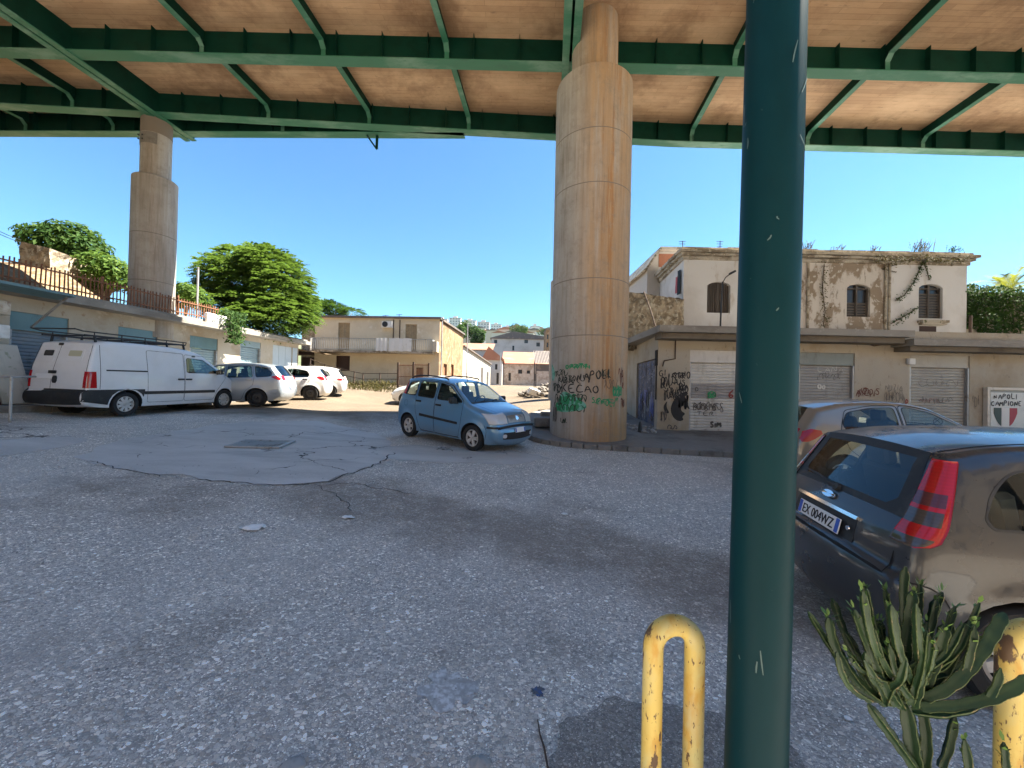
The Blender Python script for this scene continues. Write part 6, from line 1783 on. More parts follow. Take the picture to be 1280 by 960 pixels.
    # ---- bonnet and tailgate shut lines, number of wipers
    for sv in (-.90, .90):
        i1 = max(2, int(B.iws0*.45)); L = [B.strip(i, sv, .0015) for i in np.linspace(i1, B.iws0, 24)]; L2 = [B.strip(i, sv-.012*(1 if sv > 0 else -1), .0015) for i in np.linspace(i1, B.iws0, 24)]
        n = MB(); n.add(L+L2, [(i, i+1, 25+i, 24+i) for i in range(23)]); n.build('panel_gap', M['gap'], t)
    i1 = max(2, int(B.iws0*.45)); L = [B.strip(i1, v, .0015) for v in np.linspace(-.9, .9, 24)]; L2 = [B.strip(i1+.16, v, .0015) for v in np.linspace(-.9, .9, 24)]
    n = MB(); n.add(L+L2, [(i, i+1, 25+i, 24+i) for i in range(23)]); n.build('panel_gap', M['gap'], t)
    for y0w in (-.45, .12):
        q = MB(); q.tube([B.strip(B.iws0+.2, y0w, .012), B.strip(B.iws0+1.2, y0w+.2, .02), B.strip(B.iws0+2.0, y0w+.62, .012)], [.010, .008, .005], 6); q.build('wiper', M['blackplastic'], t)
    if sp.get('fuel'):
        fx_, fz_ = sp['fuel']; ribbons([[(fx_+.075*math.cos(a), fz_+.075*math.sin(a)) for a in np.linspace(0, math.tau, 20)]], .006, B.side(-1), 3, .0015, False).build('fuel_flap_gap', M['gap'], t)
    # ---- windscreen wiper dark strip at the base of the glass
    q = MB(); cow = [B.strip(B.iws0+di, v, .003) for di in (-.6, .9) for v in np.linspace(-.92, .92, 13)]
    q.add(cow, [(i, i+1, 14+i, 13+i) for i in range(12)]); q.build('cowl', M['blackplastic'], t)
    return t, B, doorobj

def side_piece(t, B, name, poly, m, lift=.004, thick=.006, sides=(-1, 1), step=.06, parent=None):
    out = []
    for sg in sides:
        p = patch(poly, B.side(sg), lift, thick, step); orient(p, lambda ce: Vector((ce.x, 0, ce.z)))
        out.append(p.build(name, m, parent or t, smooth=30, ))
    return out
def end_piece(t, B, name, poly, m, rear, lift=.004, thick=.006, mirror=False, step=.06):
    sf = B.end(rear); out = []
    for sg in ((1, -1) if mirror else (1,)):
        p = patch([(a*sg, z) for a, z in poly], sf, lift, thick, step); xm = B.xc
        orient(p, lambda ce: Vector((xm, ce.y, ce.z))); out.append(p.build(name, m, t, smooth=30))
    return out
def rect(a, c, z0, z1): return [(a, z0), (c, z0), (c, z1), (a, z1)]
def plate(t, B, rear, zc, w=.52, h=.11, y=0.0, chars=None, tilt=0.0, lift=.012, bands=True):
    sf = B.end(rear); ce = sf(y, zc, lift); a, b_ = sf(y-.05, zc, lift), sf(y, zc+.05, lift); cm, d_ = sf(y+.05, zc, lift), sf(y, zc-.05, lift)
    ey = (cm-a).normalized() if not rear else (a-cm).normalized(); ez = (b_-d_).normalized(); en = ey.cross(ez)
    o = ez; ez = (o-ey*o.dot(ey)).normalized(); en = ey.cross(ez)
    Mx = Matrix((ey, ez, en)).transposed().to_4x4(); Mx.translation = ce
    p = thing('number_plate', '', '', mtx=WM[t.name] @ Mx); del p['label']; del p['category']
    p.parent = t; p.matrix_parent_inverse = Matrix.Identity(4); p.matrix_basis = Mx
    q = MB(); q.box((0, 0, 0), (w, h, .008), bev=.003); q.build('plate_face', M['plate'], p)
    for sx_ in ((-1, 1) if bands else ()):
        q = MB(); q.box((sx_*(w/2-.024), 0, .0015), (.040, h-.008, .008), bev=.002); q.build('blue_band', M['plateblue'], p)
    if chars:
        o_ = text(chars, 0, 0, h*.66, 0, M['ink'], None, w=w-.13, name='lettering', rot=Matrix.Translation((0, -h*.33, .006))); o_.parent = p
    return p

def corner_lens(t, B, name, rear, rows, inner, width, mats, rowmat, outer=None, lift=.008, parent=None):
    """lamp glass wrapped round a corner of the car; rows: heights, top first; inner(z): distance of its inner edge from the corner on the tail or nose; width(z): how far it reaches along the side"""
    idx = np.arange(B.irg0, len(B.P)) if rear else np.arange(B.iws0, -1, -1)
    zz = B.P[idx, 1]; k = int(np.argmax(zz)); idx, zz = idx[k:], zz[k:]
    out = []
    for sg in (-1, 1):
        V = []; nI, nO = 6, 10
        for z in rows:
            i = float(np.interp(-z, -zz, idx)); p = B.P[int(round(i))]; x0 = float(np.interp(-z, -zz, B.P[idx, 0]))
            w = float(B.wb(p[0], p[1])-B.rx_(p[0]))
            for q in range(nI): V.append(B.strip(i, sg*(1-inner(z)/w*(1-q/nI))))
            for q in range(nO+1):
                dx = width(z)*(q/nO)**1.5
                x = x0+dx if rear else x0-dx
                V.append(Vector((x, sg*float(B.W(np.array([x]), np.array([z]))[0]), z)))
        m = nI+nO+1; n = len(rows)
        bm = bmesh.new(); vs = [bm.verts.new(v) for v in V]
        for a in range(n-1):
            for c in range(m-1):
                f = bm.faces.new((vs[a*m+c], vs[a*m+c+1], vs[(a+1)*m+c+1], vs[(a+1)*m+c])); f.smooth = True
                f.material_index = rowmat((rows[a]+rows[a+1])/2) if not (outer and c >= m-1-outer) else 0
        bm.normal_update()
        ref = Vector((B.xc, 0, .8)); c0 = sum((f.calc_center_median() for f in bm.faces), Vector())/len(bm.faces)
        sgn = 1 if sum(f.normal.dot(f.calc_center_median()-ref) for f in bm.faces) > 0 else -1
        if sgn < 0: bmesh.ops.reverse_faces(bm, faces=bm.faces)
        bm.normal_update()
        nv = [v.normal.copy() for v in vs]
        r = bmesh.ops.solidify  # thickness is made by hand: lifted skin plus a rim
        for v, nn in zip(vs, nv): v.co += nn*lift
        rim = [a for a in range(m)]+[a*m+m-1 for a in range(1, n)]+[(n-1)*m+c for c in range(m-2, -1, -1)]+[a*m for a in range(n-2, 0, -1)]
        low = [bm.verts.new(vs[k].co-nv[k]*(lift+.006)) for k in rim]
        for k in range(len(rim)):
            a, c = vs[rim[k]], vs[rim[(k+1) % len(rim)]]; d, e = low[(k+1) % len(rim)], low[k]
            f = bm.faces.new((a, e, d, c)); f.material_index = len(mats)-1
        me = bpy.data.meshes.new(name); bm.to_mesh(me); bm.free()
        for m_ in mats: me.materials.append(m_)
        o = bpy.data.objects.new(name, me); COL.objects.link(o); o.parent = parent or t; out.append(o)
    return out

# --- small pale blue five door hatch with roof rails
PANDA = dict(fuel=(-.12, .88), wb=2.30, R=.295, ra=.345, track=.70, sill=.20, belt=1.04, seat_x=(1.30, .38), flare=.022,
    outline=[(2.86, .20), (2.97, .24), (3.00, .40), (2.985, .53), (2.92, .62), (2.88, .78), (2.76, .885), (2.45, .955), (2.10, 1.03), (1.42, 1.465), (1.15, 1.525), (.6, 1.55), (.1, 1.54), (-.27, 1.50), (-.44, 1.05), (-.52, .85), (-.555, .60), (-.57, .45), (-.54, .28), (-.45, .22)],
    keys=[(2.10, 1.03), (1.42, 1.465), (-.27, 1.50), (-.44, 1.05)],
    W=[(.18, .735), (.35, .775), (.55, .795), (.75, .795), (.98, .775), (1.1, .745), (1.5, .615), (1.6, .60)], plan=[(-.6, .93), (-.3, .98), (.3, 1.0), (1.8, 1.0), (2.4, .97), (2.8, .91), (3.02, .86)],
    r=[(-.6, .12), (0, .075), (1.4, .07), (2.2, .10), (2.6, .15), (3.05, .20)], bulge=[(0, .07), (.18, .06), (.3, .03), (.42, .05), (.6, .03), (.75, .035), (.9, .06), (1, .05)],
    windows=[[(1.93, 1.045), (1.93, 1.075), (1.44, 1.40), (1.10, 1.455), (1.06, 1.455), (1.06, 1.055)], [(.96, 1.06), (.96, 1.46), (.30, 1.465), (.30, 1.075)], [(.24, 1.08), (.24, 1.465), (-.13, 1.42), (-.26, 1.10)]],
    doors=[[(1.02, .25), (1.84, .25), (1.93, .55), (1.98, .98), (1.97, 1.075), (1.46, 1.425), (1.11, 1.48), (1.02, 1.48)], [(1.0, .25), (.48, .25), (.34, .58), (.27, .80), (.27, 1.48), (1.0, 1.48)]],
    handles=[(1.16, .93), (.40, .965)], handle_m='blackplastic', mirror=(1.78, 1.03), front_win=(0, 1), rg_frame=.82)
pt, pB, pdoor = car('blue_hatchback', 'pale blue small hatchback with roof rails driving across the yard', 'car', PANDA, M['p_panda'], -2.20, 10.62, -.67, (M['hubwhite'], 'fivehub'))
side_piece(pt, pB, 'side_moulding', [(.46, .60), (1.83, .545), (1.83, .60), (.46, .665)], M['blackplastic'], .010, .012)
for sg in (-1, 1):
    f = pB.side(sg); q = MB()
    pts = [f(1.22, 1.513, .0), f(1.16, 1.513, .05), f(.75, 1.53, .065), f(.2, 1.53, .06), f(-.12, 1.505, .045), f(-.2, 1.49, 0)]
    pts = [Vector((p.x, p.y*.93, p.z+.02)) for p in pts]
    q.tube(pts, .019, 8); q.build('roof_rail', M['blackplastic'], pt, smooth=True)
corner_lens(pt, pB, 'headlight', False, list(np.linspace(.865, .645, 9)), lambda z: .20, lambda z: .16+.10*(z-.645)/.22, [M['lampclear'], M['gap']], lambda z: 0, None, .008)
end_piece(pt, pB, 'grille', rect(-.30, .30, .66, .80), M['galv'], False, .008, .01)
end_piece(pt, pB, 'emblem', [(.05*math.cos(a), .74+.05*math.sin(a)) for a in np.linspace(0, 5.9, 14)], M['chrome'], False, .018, .012, step=.05)
end_piece(pt, pB, 'bumper_strip', rect(-.62, .62, .555, .60), M['blackplastic'], False, .012, .014)
side_piece(pt, pB, 'bumper_strip', [(2.985, .555), (2.985, .60), (2.70, .60), (2.70, .555)], M['blackplastic'], .010, .012)
end_piece(pt, pB, 'air_intake', rect(-.50, .50, .33, .47), M['cabin'], False, .006, .008)
end_piece(pt, pB, 'fog_lamp', chaikin(rect(.42, .52, .36, .44), 1), M['lampclear'], False, .014, .01, True, .04)
side_piece(pt, pB, 'tail_light', [(-.20, 1.10), (-.19, 1.44), (-.27, 1.46), (-.38, 1.12)], M['lampred'], .005, .008)
q = MB(); q.tube([pB.strip(pB.iws1+2, 0, .0), pB.strip(pB.iws1+2, 0, .03), pB.strip(pB.iws1+6, 0, .32)], [.012, .006, .003], 6); q.build('aerial', M['blackplastic'], pt)
ribbons([[(2.62, .62), (2.70, .50), (2.66, .30)]], .008, pB.side(-1), 1, .0015).build('panel_gap', M['gap'], pt)
plate(pt, pB, False, .50, .36, .11)
plate(pt, pB, True, .62, .52, .11)

# --- dark grey hatch in the foreground
FIESTA = dict(wb=2.486, R=.30, ra=.355, track=.735, sill=.21, belt=1.00, seat_x=(1.35, .45), res=.055, flare=.02,
    outline=[(3.10, .20), (3.22, .26), (3.26, .42), (3.24, .58), (3.18, .70), (3.02, .80), (2.6, .92), (2.28, .99), (1.55, 1.395), (1.2, 1.455), (.7, 1.48), (.2, 1.465), (-.02, 1.435), (-.24, 1.385), (-.445, .985), (-.50, .90), (-.525, .80), (-.535, .70), (-.60, .655), (-.615, .50), (-.59, .35), (-.51, .24), (-.42, .20)],
    keys=[(2.28, .99), (1.55, 1.395), (-.24, 1.385), (-.445, .985)],
    W=[(.18, .76), (.35, .81), (.55, .835), (.70, .838), (.88, .82), (1.0, .79), (1.25, .70), (1.42, .635), (1.5, .62)], plan=[(-.75, .90), (-.5, .955), (0, .99), (.6, 1.0), (1.8, 1.0), (2.5, .97), (3.0, .90), (3.3, .82)],
    r=[(-.75, .13), (-.45, .10), (0, .08), (1.5, .07), (2.2, .10), (2.7, .15), (3.3, .22)], bulge=[(0, .08), (.2, .06), (.3, .035), (.42, .06), (.6, .035), (.72, .035), (.80, .055), (.9, .07), (1, .07)],
    windows=[[(1.98, 1.01), (1.98, 1.04), (1.50, 1.33), (1.20, 1.395), (1.05, 1.40), (1.05, 1.005)], [(.97, 1.005), (.97, 1.405), (.50, 1.40), (.26, 1.37), (.17, 1.005)], [(.10, 1.00), (.19, 1.355), (.02, 1.32), (-.10, 1.20), (-.16, 1.05), (-.13, 1.0)]],
    doors=[[(1.01, .27), (1.95, .27), (2.03, .60), (2.05, 1.03), (1.52, 1.36), (1.2, 1.425), (1.01, 1.43)], [(.99, .27), (.42, .27), (.34, .50), (.14, .72), (.13, 1.0), (.24, 1.40), (.5, 1.43), (.99, 1.43)]],
    handles=[(1.13, .90), (.28, .92)], handle_m=1, mirror=(1.85, 1.0), mirror_m=1, rg_frame=.94, ws_frame=.93)
ft, fB, fdoor = car('dark_grey_hatchback', 'dark grey hatchback parked in the foreground with tall red tail lights', 'car', FIESTA, M['p_fiesta'], 3.00, 2.92, -.19, (M['hubwhite'], 'hub'))
# tall tail lights wrapped round the corners: red, smoked, red, clear, with a red outer edge
def _rm(z): return 0 if z > 1.165 else 1 if z > 1.09 else 0 if z > 1.065 else 2 if z > .985 else 0 if z > .915 else 2
corner_lens(ft, fB, 'tail_light', True, sorted(set(list(np.linspace(1.355, .86, 34))+[1.165, 1.09, 1.065, .985, .915]), reverse=True), lambda z: .003+.05*(1.375-z)/.5, lambda z: (.055+.055*min(1, (1.375-z)/.42))*min(1, .25+math.sqrt(max(0, (z-.86)/.08))), [M['lampred'], M['lampdark'], M['lampsmoke'], M['gap']], _rm, 2, .010)
# tailgate details
end_piece(ft, fB, 'chrome_bar', [(-.36, .868), (.36, .868), (.365, .888), (-.365, .888)], M['chrome'], True, .020, .022)
end_piece(ft, fB, 'plate_recess', [(-.37, .70), (.37, .70), (.355, .864), (-.355, .864)], M['blackplastic'], True, .003, .006)
plate(ft, fB, True, .782, .52, .11, 0, 'EX 004WZ', lift=.016)
q = MB(); sf = fB.end(True); ce = sf(0, .935, .012); a = sf(0, .98, .012); ez = (a-ce).normalized()
q.lathe([(.001, .010), (.9, .010), (1.0, .004), (1.0, -.006)], 28, ce, Matrix((Vector((0, 1, 0)), ez, Vector((-ez.z, 0, ez.x)))).transposed() @ Matrix.Diagonal((.075, .030, 1)))
q.build('emblem', M['chrome'], ft, smooth=40)
q = MB(); pc = sf(-.315, .80, .012); q.lathe([(.001, .006), (.016, .006), (.018, .0)], 16, pc, Matrix.Rotation(R(-90), 3, 'Y')); q.build('lock_barrel', M['chrome'], ft, smooth=40)
# rear wiper
q = MB(); a, c = sf(.0, 1.01, .025), sf(.46, 1.05, .025); mid = sf(.22, 1.035, .035)
q.tube([sf(-.02, 1.0, .02), mid, c], [.016, .011, .006], 6); q.lathe([(.001, .03), (.03, .025), (.034, 0)], 14, sf(-.02, 1.0, .0), Matrix.Rotation(R(-65), 3, 'Y')); q.build('rear_wiper', M['blackplastic'], ft, smooth=40)
# bumper line, spoiler lip, tailgate gap
ribbons([[(-.66, .66), (0, .655), (.66, .66)]], .012, lambda a, z, l: sf(a, z, l), 1, .002).build('panel_gap', M['gap'], ft)
for sg in (-1, 1):
    ribbons([[(sg*.655, .80), (sg*.655, .665)]], .010, lambda a, z, l: sf(a, z, l), 1, .002).build('panel_gap', M['gap'], ft)
    s2 = fB.side(sg)
    ribbons([[(-.56, .655), (-.46, .665), (-.385, .62), (-.35, .55)]], .008, s2, 1, .0015).build('panel_gap', M['gap'], ft)
    for pts_ in ([(-.30, 1.39), (0, 1.43), (.7, 1.463), (1.2, 1.44), (1.55, 1.38)],): pass
    L = [fB.strip(i, sg*.93, .002) for i in np.linspace(fB.iws1, fB.irg0-.5, 30)]; L2 = [fB.strip(i, sg*.955, .002) for i in np.linspace(fB.iws1, fB.irg0-.5, 30)]
    n = MB(); n.add(L+L2, [(i, i+1, 31+i, 30+i) for i in range(29)]); n.build('roof_gutter', M['gap'], ft)
# black edge round the rear window
fr_ = [fB.strip(i, v, .002) for i, v in [(fB.irg0+.0, v) for v in np.linspace(-.94, .94, 13)]+[(fB.irg0+(fB.irg1-fB.irg0)*k/6, .94) for k in range(1, 6)]+[(fB.irg1-.02, v) for v in np.linspace(.94, -.94, 13)]+[(fB.irg0+(fB.irg1-fB.irg0)*k/6, -.94) for k in range(5, 0, -1)]]
fi_ = [fB.strip(i, v, .002) for i, v in [(fB.irg0+.9, v) for v in np.linspace(-.82, .82, 13)]+[(fB.irg0+.9+(fB.irg1-fB.irg0-1.8)*k/6, .80+.0*k) for k in range(1, 6)]+[(fB.irg1-.9, v) for v in np.linspace(.70, -.70, 13)]+[(fB.irg0+.9+(fB.irg1-fB.irg0-1.8)*k/6, -.80) for k in range(5, 0, -1)]]
n = len(fr_); q = MB(); q.add(fr_+fi_, [(i, (i+1) % n, n+(i+1) % n, n+i) for i in range(n)]); q.build('window_border', M['blackplastic'], ft)
q = MB(); q.box((.05, -.30, 1.16), (.16, .20, .14), bev=.04); q.box((.02, -.28, 1.26), (.12, .12, .10), bev=.04)
o = single(q, 'hi_vis_jacket', M['hivis'], 'orange jacket lying in the boot of the dark grey hatchback', 'jacket', (0, 0, 0)); o.matrix_world = WM[ft.name] @ Matrix.Translation((0, 0, 0))

# --- other hatchbacks
HATCH = dict(wb=2.45, R=.30, ra=.35, track=.73, sill=.20, belt=.98, seat_x=(1.3, .42), rg_frame=.86,
    outline=[(3.05, .20), (3.17, .26), (3.20, .42), (3.16, .60), (3.05, .72), (2.8, .83), (2.2, .98), (1.42, 1.38), (1.1, 1.44), (.6, 1.455), (.1, 1.42), (-.30, 1.32), (-.55, .98), (-.62, .85), (-.66, .60), (-.66, .42), (-.58, .24), (-.45, .2)],
    keys=[(2.2, .98), (1.42, 1.38), (-.30, 1.32), (-.55, .98)],
    W=[(.18, .76), (.4, .81), (.6, .83), (.85, .82), (.98, .79), (1.25, .69), (1.4, .62), (1.5, .6)], plan=[(-.7, .90), (-.4, .96), (.2, 1.0), (1.9, 1.0), (2.5, .96), (3.0, .88), (3.25, .8)],
    r=[(-.7, .15), (-.3, .10), (.3, .08), (1.5, .08), (2.2, .11), (3.2, .22)], bulge=[(0, .08), (.3, .04), (.45, .05), (.6, .035), (.8, .06), (1, .07)],
    windows=[[(1.95, .99), (1.95, 1.02), (1.40, 1.31), (1.10, 1.375), (.98, 1.375), (.98, .985)], [(.88, .985), (.88, 1.375), (.50, 1.36), (.12, 1.28), (.02, 1.10), (.06, 1.0)]],
    doors=[[(.94, .26), (1.90, .26), (2.0, .6), (2.02, 1.01), (1.43, 1.335), (1.1, 1.40), (.94, 1.40)], [(.92, .26), (.42, .26), (.3, .55), (.08, .72), (-.02, 1.0), (.1, 1.31), (.5, 1.385), (.92, 1.40)]],
    handles=[(1.08, .88), (.18, .92)], handle_m='blackplastic', mirror=(1.82, .98), mirror_m=1)
def finish(t, B, lampz=(.78, 1.0), tall=False):
    xr = lambda z: float(np.interp(z, B.P[B.irg0:, 1][::-1], B.P[B.irg0:, 0][::-1]))
    z0, z1 = lampz
    side_piece(t, B, 'tail_light', chaikin([(xr(z0)+.01, z0), (xr(z0)+.16, z0+.02), (xr(z1)+.28, z1-.04), (xr(z1)+.01, z1)], 1), M['lampred'], .006, .01, step=.05)
    end_piece(t, B, 'tail_light', rect(.44, .62, z0, z1-.02), M['lampred'], True, .006, .01, True, .06)
    side_piece(t, B, 'headlight', chaikin([(3.10*B.sp['wb']/2.45, .62), (2.98*B.sp['wb']/2.45, .74), (2.62*B.sp['wb']/2.45, .83), (2.75*B.sp['wb']/2.45, .68)], 1), M['lampclear'], .006, .01, step=.05)
    end_piece(t, B, 'headlight', rect(.36, .58, .60, .71), M['lampclear'], False, .006, .01, True)
    end_piece(t, B, 'grille', rect(-.40, .40, .36, .52), M['cabin'], False, .006, .01)
    plate(t, B, True, .70 if z0 < .9 else .66); plate(t, B, False, .50, .52, .11)
gt_, gB, gd = car('grey_hatchback', 'warm grey hatchback parked behind the dark grey one, before the beige shutter', 'car', HATCH, M['p_greyhatch'], 5.15, 6.75, -.03, (M['rim'], 'alloy'))
finish(gt_, gB, (.80, 1.02))
SILVER = dict(HATCH); SILVER.update(wb=2.62, ra=.36, belt=1.02, R=.31, dark_rear=True,
    outline=[(3.20, .20), (3.33, .26), (3.36, .42), (3.32, .60), (3.22, .74), (2.95, .87), (2.45, 1.02), (1.55, 1.43), (1.2, 1.50), (.6, 1.53), (0, 1.50), (-.45, 1.42), (-.74, 1.05), (-.80, .92), (-.84, .65), (-.84, .45), (-.76, .26), (-.6, .2)],
    keys=[(2.45, 1.02), (1.55, 1.43), (-.45, 1.42), (-.74, 1.05)], plan=[(-.9, .90), (-.6, .95), (0, 1.0), (1.9, 1.0), (2.6, .96), (3.1, .88), (3.4, .8)], r=[(-.9, .16), (-.5, .11), (.3, .08), (1.5, .08), (2.4, .11), (3.4, .22)],
    W=[(.18, .78), (.4, .83), (.6, .855), (.85, .84), (1.02, .81), (1.3, .71), (1.45, .65), (1.6, .62)],
    windows=[[(2.12, 1.03), (2.12, 1.06), (1.52, 1.36), (1.15, 1.435), (1.02, 1.435), (1.02, 1.02)], [(.94, 1.02), (.94, 1.44), (.20, 1.43), (.10, 1.03)], [(.02, 1.03), (.10, 1.43), (-.30, 1.37), (-.50, 1.18), (-.44, 1.06)]],
    doors=[[(.98, .26), (1.98, .26), (2.1, .6), (2.14, 1.05), (1.55, 1.385), (1.15, 1.46), (.98, 1.46)], [(.96, .26), (.48, .26), (.34, .55), (.10, .75), (.06, 1.02), (.16, 1.46), (.96, 1.46)]],
    handles=[(1.12, .93), (.22, .95)], handle_m=1, mirror=(1.95, 1.02))
def place_rear(px, d, yaw, sp, side=-.73):
    p = at(px, 500, d); c, s_ = math.cos(yaw), math.sin(yaw); return p.x+side*s_, p.y-side*c
x, y = place_rear(322, 13.6, R(191), SILVER, .73)
s_t, sB, sdr = car('silver_family_car', 'silver family car with dark wheels parked between the white van and a white hatchback', 'car', SILVER, M['p_silver'], x, y, R(191), (M['rimdark'], 'plain'), 'cars parked along the left garages')
finish(s_t, sB, (.93, 1.10))
WH = dict(HATCH); WH.update(ra=.37, R=.31, dark_rear=True)
x, y = place_rear(388, 16.6, R(195), WH, .73)
w_t, wB, wd = car('white_hatchback', 'white hatchback parked nose in just beyond the silver family car', 'car', WH, M['p_white_car'], x, y, R(195), (M['rimdark'], 'plain'), 'cars parked along the left garages')
finish(w_t, wB, (.86, 1.06))
x, y = place_rear(412, 19.6, R(197), HATCH, .73)
v_t, vB, vd = car('white_hatchback', 'farthest white hatchback in the row by the garages, mostly hidden by the other white one', 'car', HATCH, M['p_white_car'], x, y, R(197), (M['rimdark'], 'plain'), 'cars parked along the left garages')
finish(v_t, vB, (.84, .98))
p = at(494, 505, 19.5)
b_t, bB, bd = car('cream_hatchback', 'white hatchback seen nose first behind the pale blue hatchback', 'car', HATCH, M['p_white_car'], p.x+3.0, p.y+.6, R(183), (M['rimdark'], 'plain'))
finish(b_t, bB, (.84, .98))

# --- white van with a roof rack
VAN = dict(wb=2.95, R=.315, ra=.38, track=.78, sill=.24, belt=1.16, seat_x=(1.75,), cabin=True, res=.10, rear_glass=False, flare=.01, tyre=.19,
    outline=[(3.70, .24), (3.80, .30), (3.83, .50), (3.78, .70), (3.62, .88), (3.35, 1.02), (3.02, 1.16), (2.16, 1.76), (1.85, 1.86), (1.2, 1.915), (.2, 1.93), (-.45, 1.91), (-.66, 1.83), (-.80, 1.30), (-.85, .90), (-.86, .66), (-.93, .62), (-.95, .45), (-.90, .34), (-.75, .28)],
    keys=[(3.02, 1.16), (2.16, 1.76), (-.66, 1.83), (-.86, .66)],
    W=[(.2, .83), (.4, .885), (.7, .90), (1.1, .89), (1.3, .865), (1.75, .80), (2.0, .77)], plan=[(-1, .955), (-.5, .99), (0, 1.0), (2.2, 1.0), (2.9, .97), (3.4, .90), (3.85, .80)],
    r=[(-1, .07), (-.5, .07), (1.5, .09), (2.6, .11), (3.3, .18), (3.9, .25)], bulge=[(0, .10), (.3, .05), (.42, .06), (.6, .03), (.8, .02), (1, .03)],
    windows=[[(2.74, 1.17), (2.74, 1.22), (2.16, 1.60), (1.62, 1.63), (1.60, 1.17)], [(2.94, 1.17), (2.94, 1.18), (2.80, 1.28), (2.80, 1.17)]],
    doors=[[(1.54, .34), (2.52, .34), (2.62, .60), (2.98, 1.02), (2.98, 1.20), (2.20, 1.70), (1.56, 1.72)], [(.50, .34), (1.52, .34), (1.53, 1.74), (.50, 1.76)]],
    handles=[(1.66, .98), (1.42, .98)], handle_m='blackplastic', mirror=(2.66, 1.16))
vt, vB2, vdr = car('white_van', 'dented white delivery van with a black roof rack parked by the left garages', 'van', VAN, M['p_white'], -10.95, 10.2, 1.44, (M['hubwhite'], 'hub'), glassm='glassdark')
side_piece(vt, vB2, 'side_moulding', [(.42, .56), (2.56, .56), (2.56, .645), (.42, .645)], M['blackplastic'], .012, .014)
side_piece(vt, vB2, 'rear_quarter_cladding', [(-.93, .42), (-.42, .32), (-.40, .44), (-.34, .56), (-.22, .66), (0, .715), (.22, .665), (.34, .58), (.39, .50), (.42, .645), (.42, .70), (-.86, .70), (-.92, .62)], M['blackplastic'], .012, .014)
end_piece(vt, vB2, 'rear_bumper', rect(-.80, .80, .36, .62), M['blackplastic'], True, .03, .034)
end_piece(vt, vB2, 'bumper_step', rect(-.80, .30, .625, .70), M['blackplastic'], True, .02, .03)
side_piece(vt, vB2, 'sliding_rail', [(-.46, 1.165), (.50, 1.165), (.50, 1.20), (-.46, 1.20)], M['cabin'], .006, .008)
side_piece(vt, vB2, 'tail_light', [(-.845, .74), (-.66, .74), (-.67, 1.14), (-.81, 1.14)], M['lampred'], .008, .012, step=.05)
end_piece(vt, vB2, 'tail_light', rect(.76, .83, .74, 1.14), M['lampred'], True, .008, .012, True, .05)
side_piece(vt, vB2, 'headlight', chaikin([(3.76, .70), (3.66, .86), (3.36, .98), (3.42, .78)], 1), M['lampclear'], .006, .01)
side_piece(vt, vB2, 'front_bumper', [(3.80, .32), (3.80, .60), (3.36, .62), (3.36, .52), (3.33, .40)], M['blackplastic'], .01, .012)
end_piece(vt, vB2, 'front_bumper', rect(-.62, .62, .30, .60), M['blackplastic'], False, .01, .012)
sfv = vB2.end(True)
ribbons([[(.14, .64), (.14, 1.0), (.10, 1.45), (.10, 1.86)]], .012, sfv, 1, .002).build('panel_gap', M['gap'], vt)
for sg in (-1, 1): ribbons([[(sg*.805, .66), (sg*.80, 1.2), (sg*.75, 1.8)]], .012, sfv, 1, .002).build('panel_gap', M['gap'], vt)
side_piece(vt, vB2, 'panel_gap', [(-.60, .72), (-.59, .72), (-.55, 1.80), (-.56, 1.80)], M['gap'], .002, .003)
for a, c, m in ((.20, .60, 'glassdark'), (-.60, -.14, 'white')):
    end_piece(vt, vB2, 'rear_door_panel', round_poly(rect(a, c, 1.36, 1.68), .05), M['p_white'], True, .006, .008)
    end_piece(vt, vB2, 'rear_window', round_poly(rect(a+.05, c-.06, 1.50, 1.64), .03), M['darkwin'] if a > 0 else mat('faded_sticker', (.42, .42, .30), .7), True, .011, .006)
plate(vt, vB2, True, 1.0, .50, .12, .36, bands=False)
end_piece(vt, vB2, 'door_handle', chaikin(rect(-.03, .09, .84, 1.02), 1), M['blackplastic'], True, .02, .024)
end_piece(vt, vB2, 'plate_lamp', rect(.02, .22, 1.07, 1.14), M['blackplastic'], True, .03, .034)
end_piece(vt, vB2, 'brake_lamp', rect(.06, .18, 1.765, 1.81), M['blackplastic'], True, .02, .024)
side_piece(vt, vB2, 'number_sticker', chaikin(rect(1.80, 1.92, 1.66, 1.70), 1), M['blackplastic'], .01, .012)
# rack
rk = thing('roof_rack', 'x', 'y', mtx=WM[vt.name]); del rk['label']; del rk['category']; rk.parent = vt; rk.matrix_parent_inverse = Matrix.Identity(4); rk.matrix_basis = Matrix.Identity(4)
q = MB()
for sg in (-1, 1):
    q.tube([(-.75, sg*.62, 2.03), (1.75, sg*.62, 2.02)], .022, 8)
    q.tube([(-.95, sg*.62, 2.16), (-.78, sg*.62, 2.12), (1.80, sg*.62, 2.10), (1.78, sg*.62, 2.02)], .016, 8)
for xx in (-.92,): q.tube([(xx, -.62, 2.155), (xx, .62, 2.155)], .016, 8)
q.build('rails', M['iron'], rk)
for xx in (-.55, .05, .62, 1.2, 1.7):
    q = MB(); q.tube([(xx, -.62, 2.03), (xx, .62, 2.03)], .020, 8)
    for sg in (-1, 1): q.bar((xx, sg*.62, 2.03), (xx, sg*.66, 1.86), .05, .03, up=(1, 0, 0)); q.tube([(xx, sg*.62, 2.03), (xx, sg*.62, 2.11)], .012, 6)
    q.build('cross_bar', M['iron'], rk)
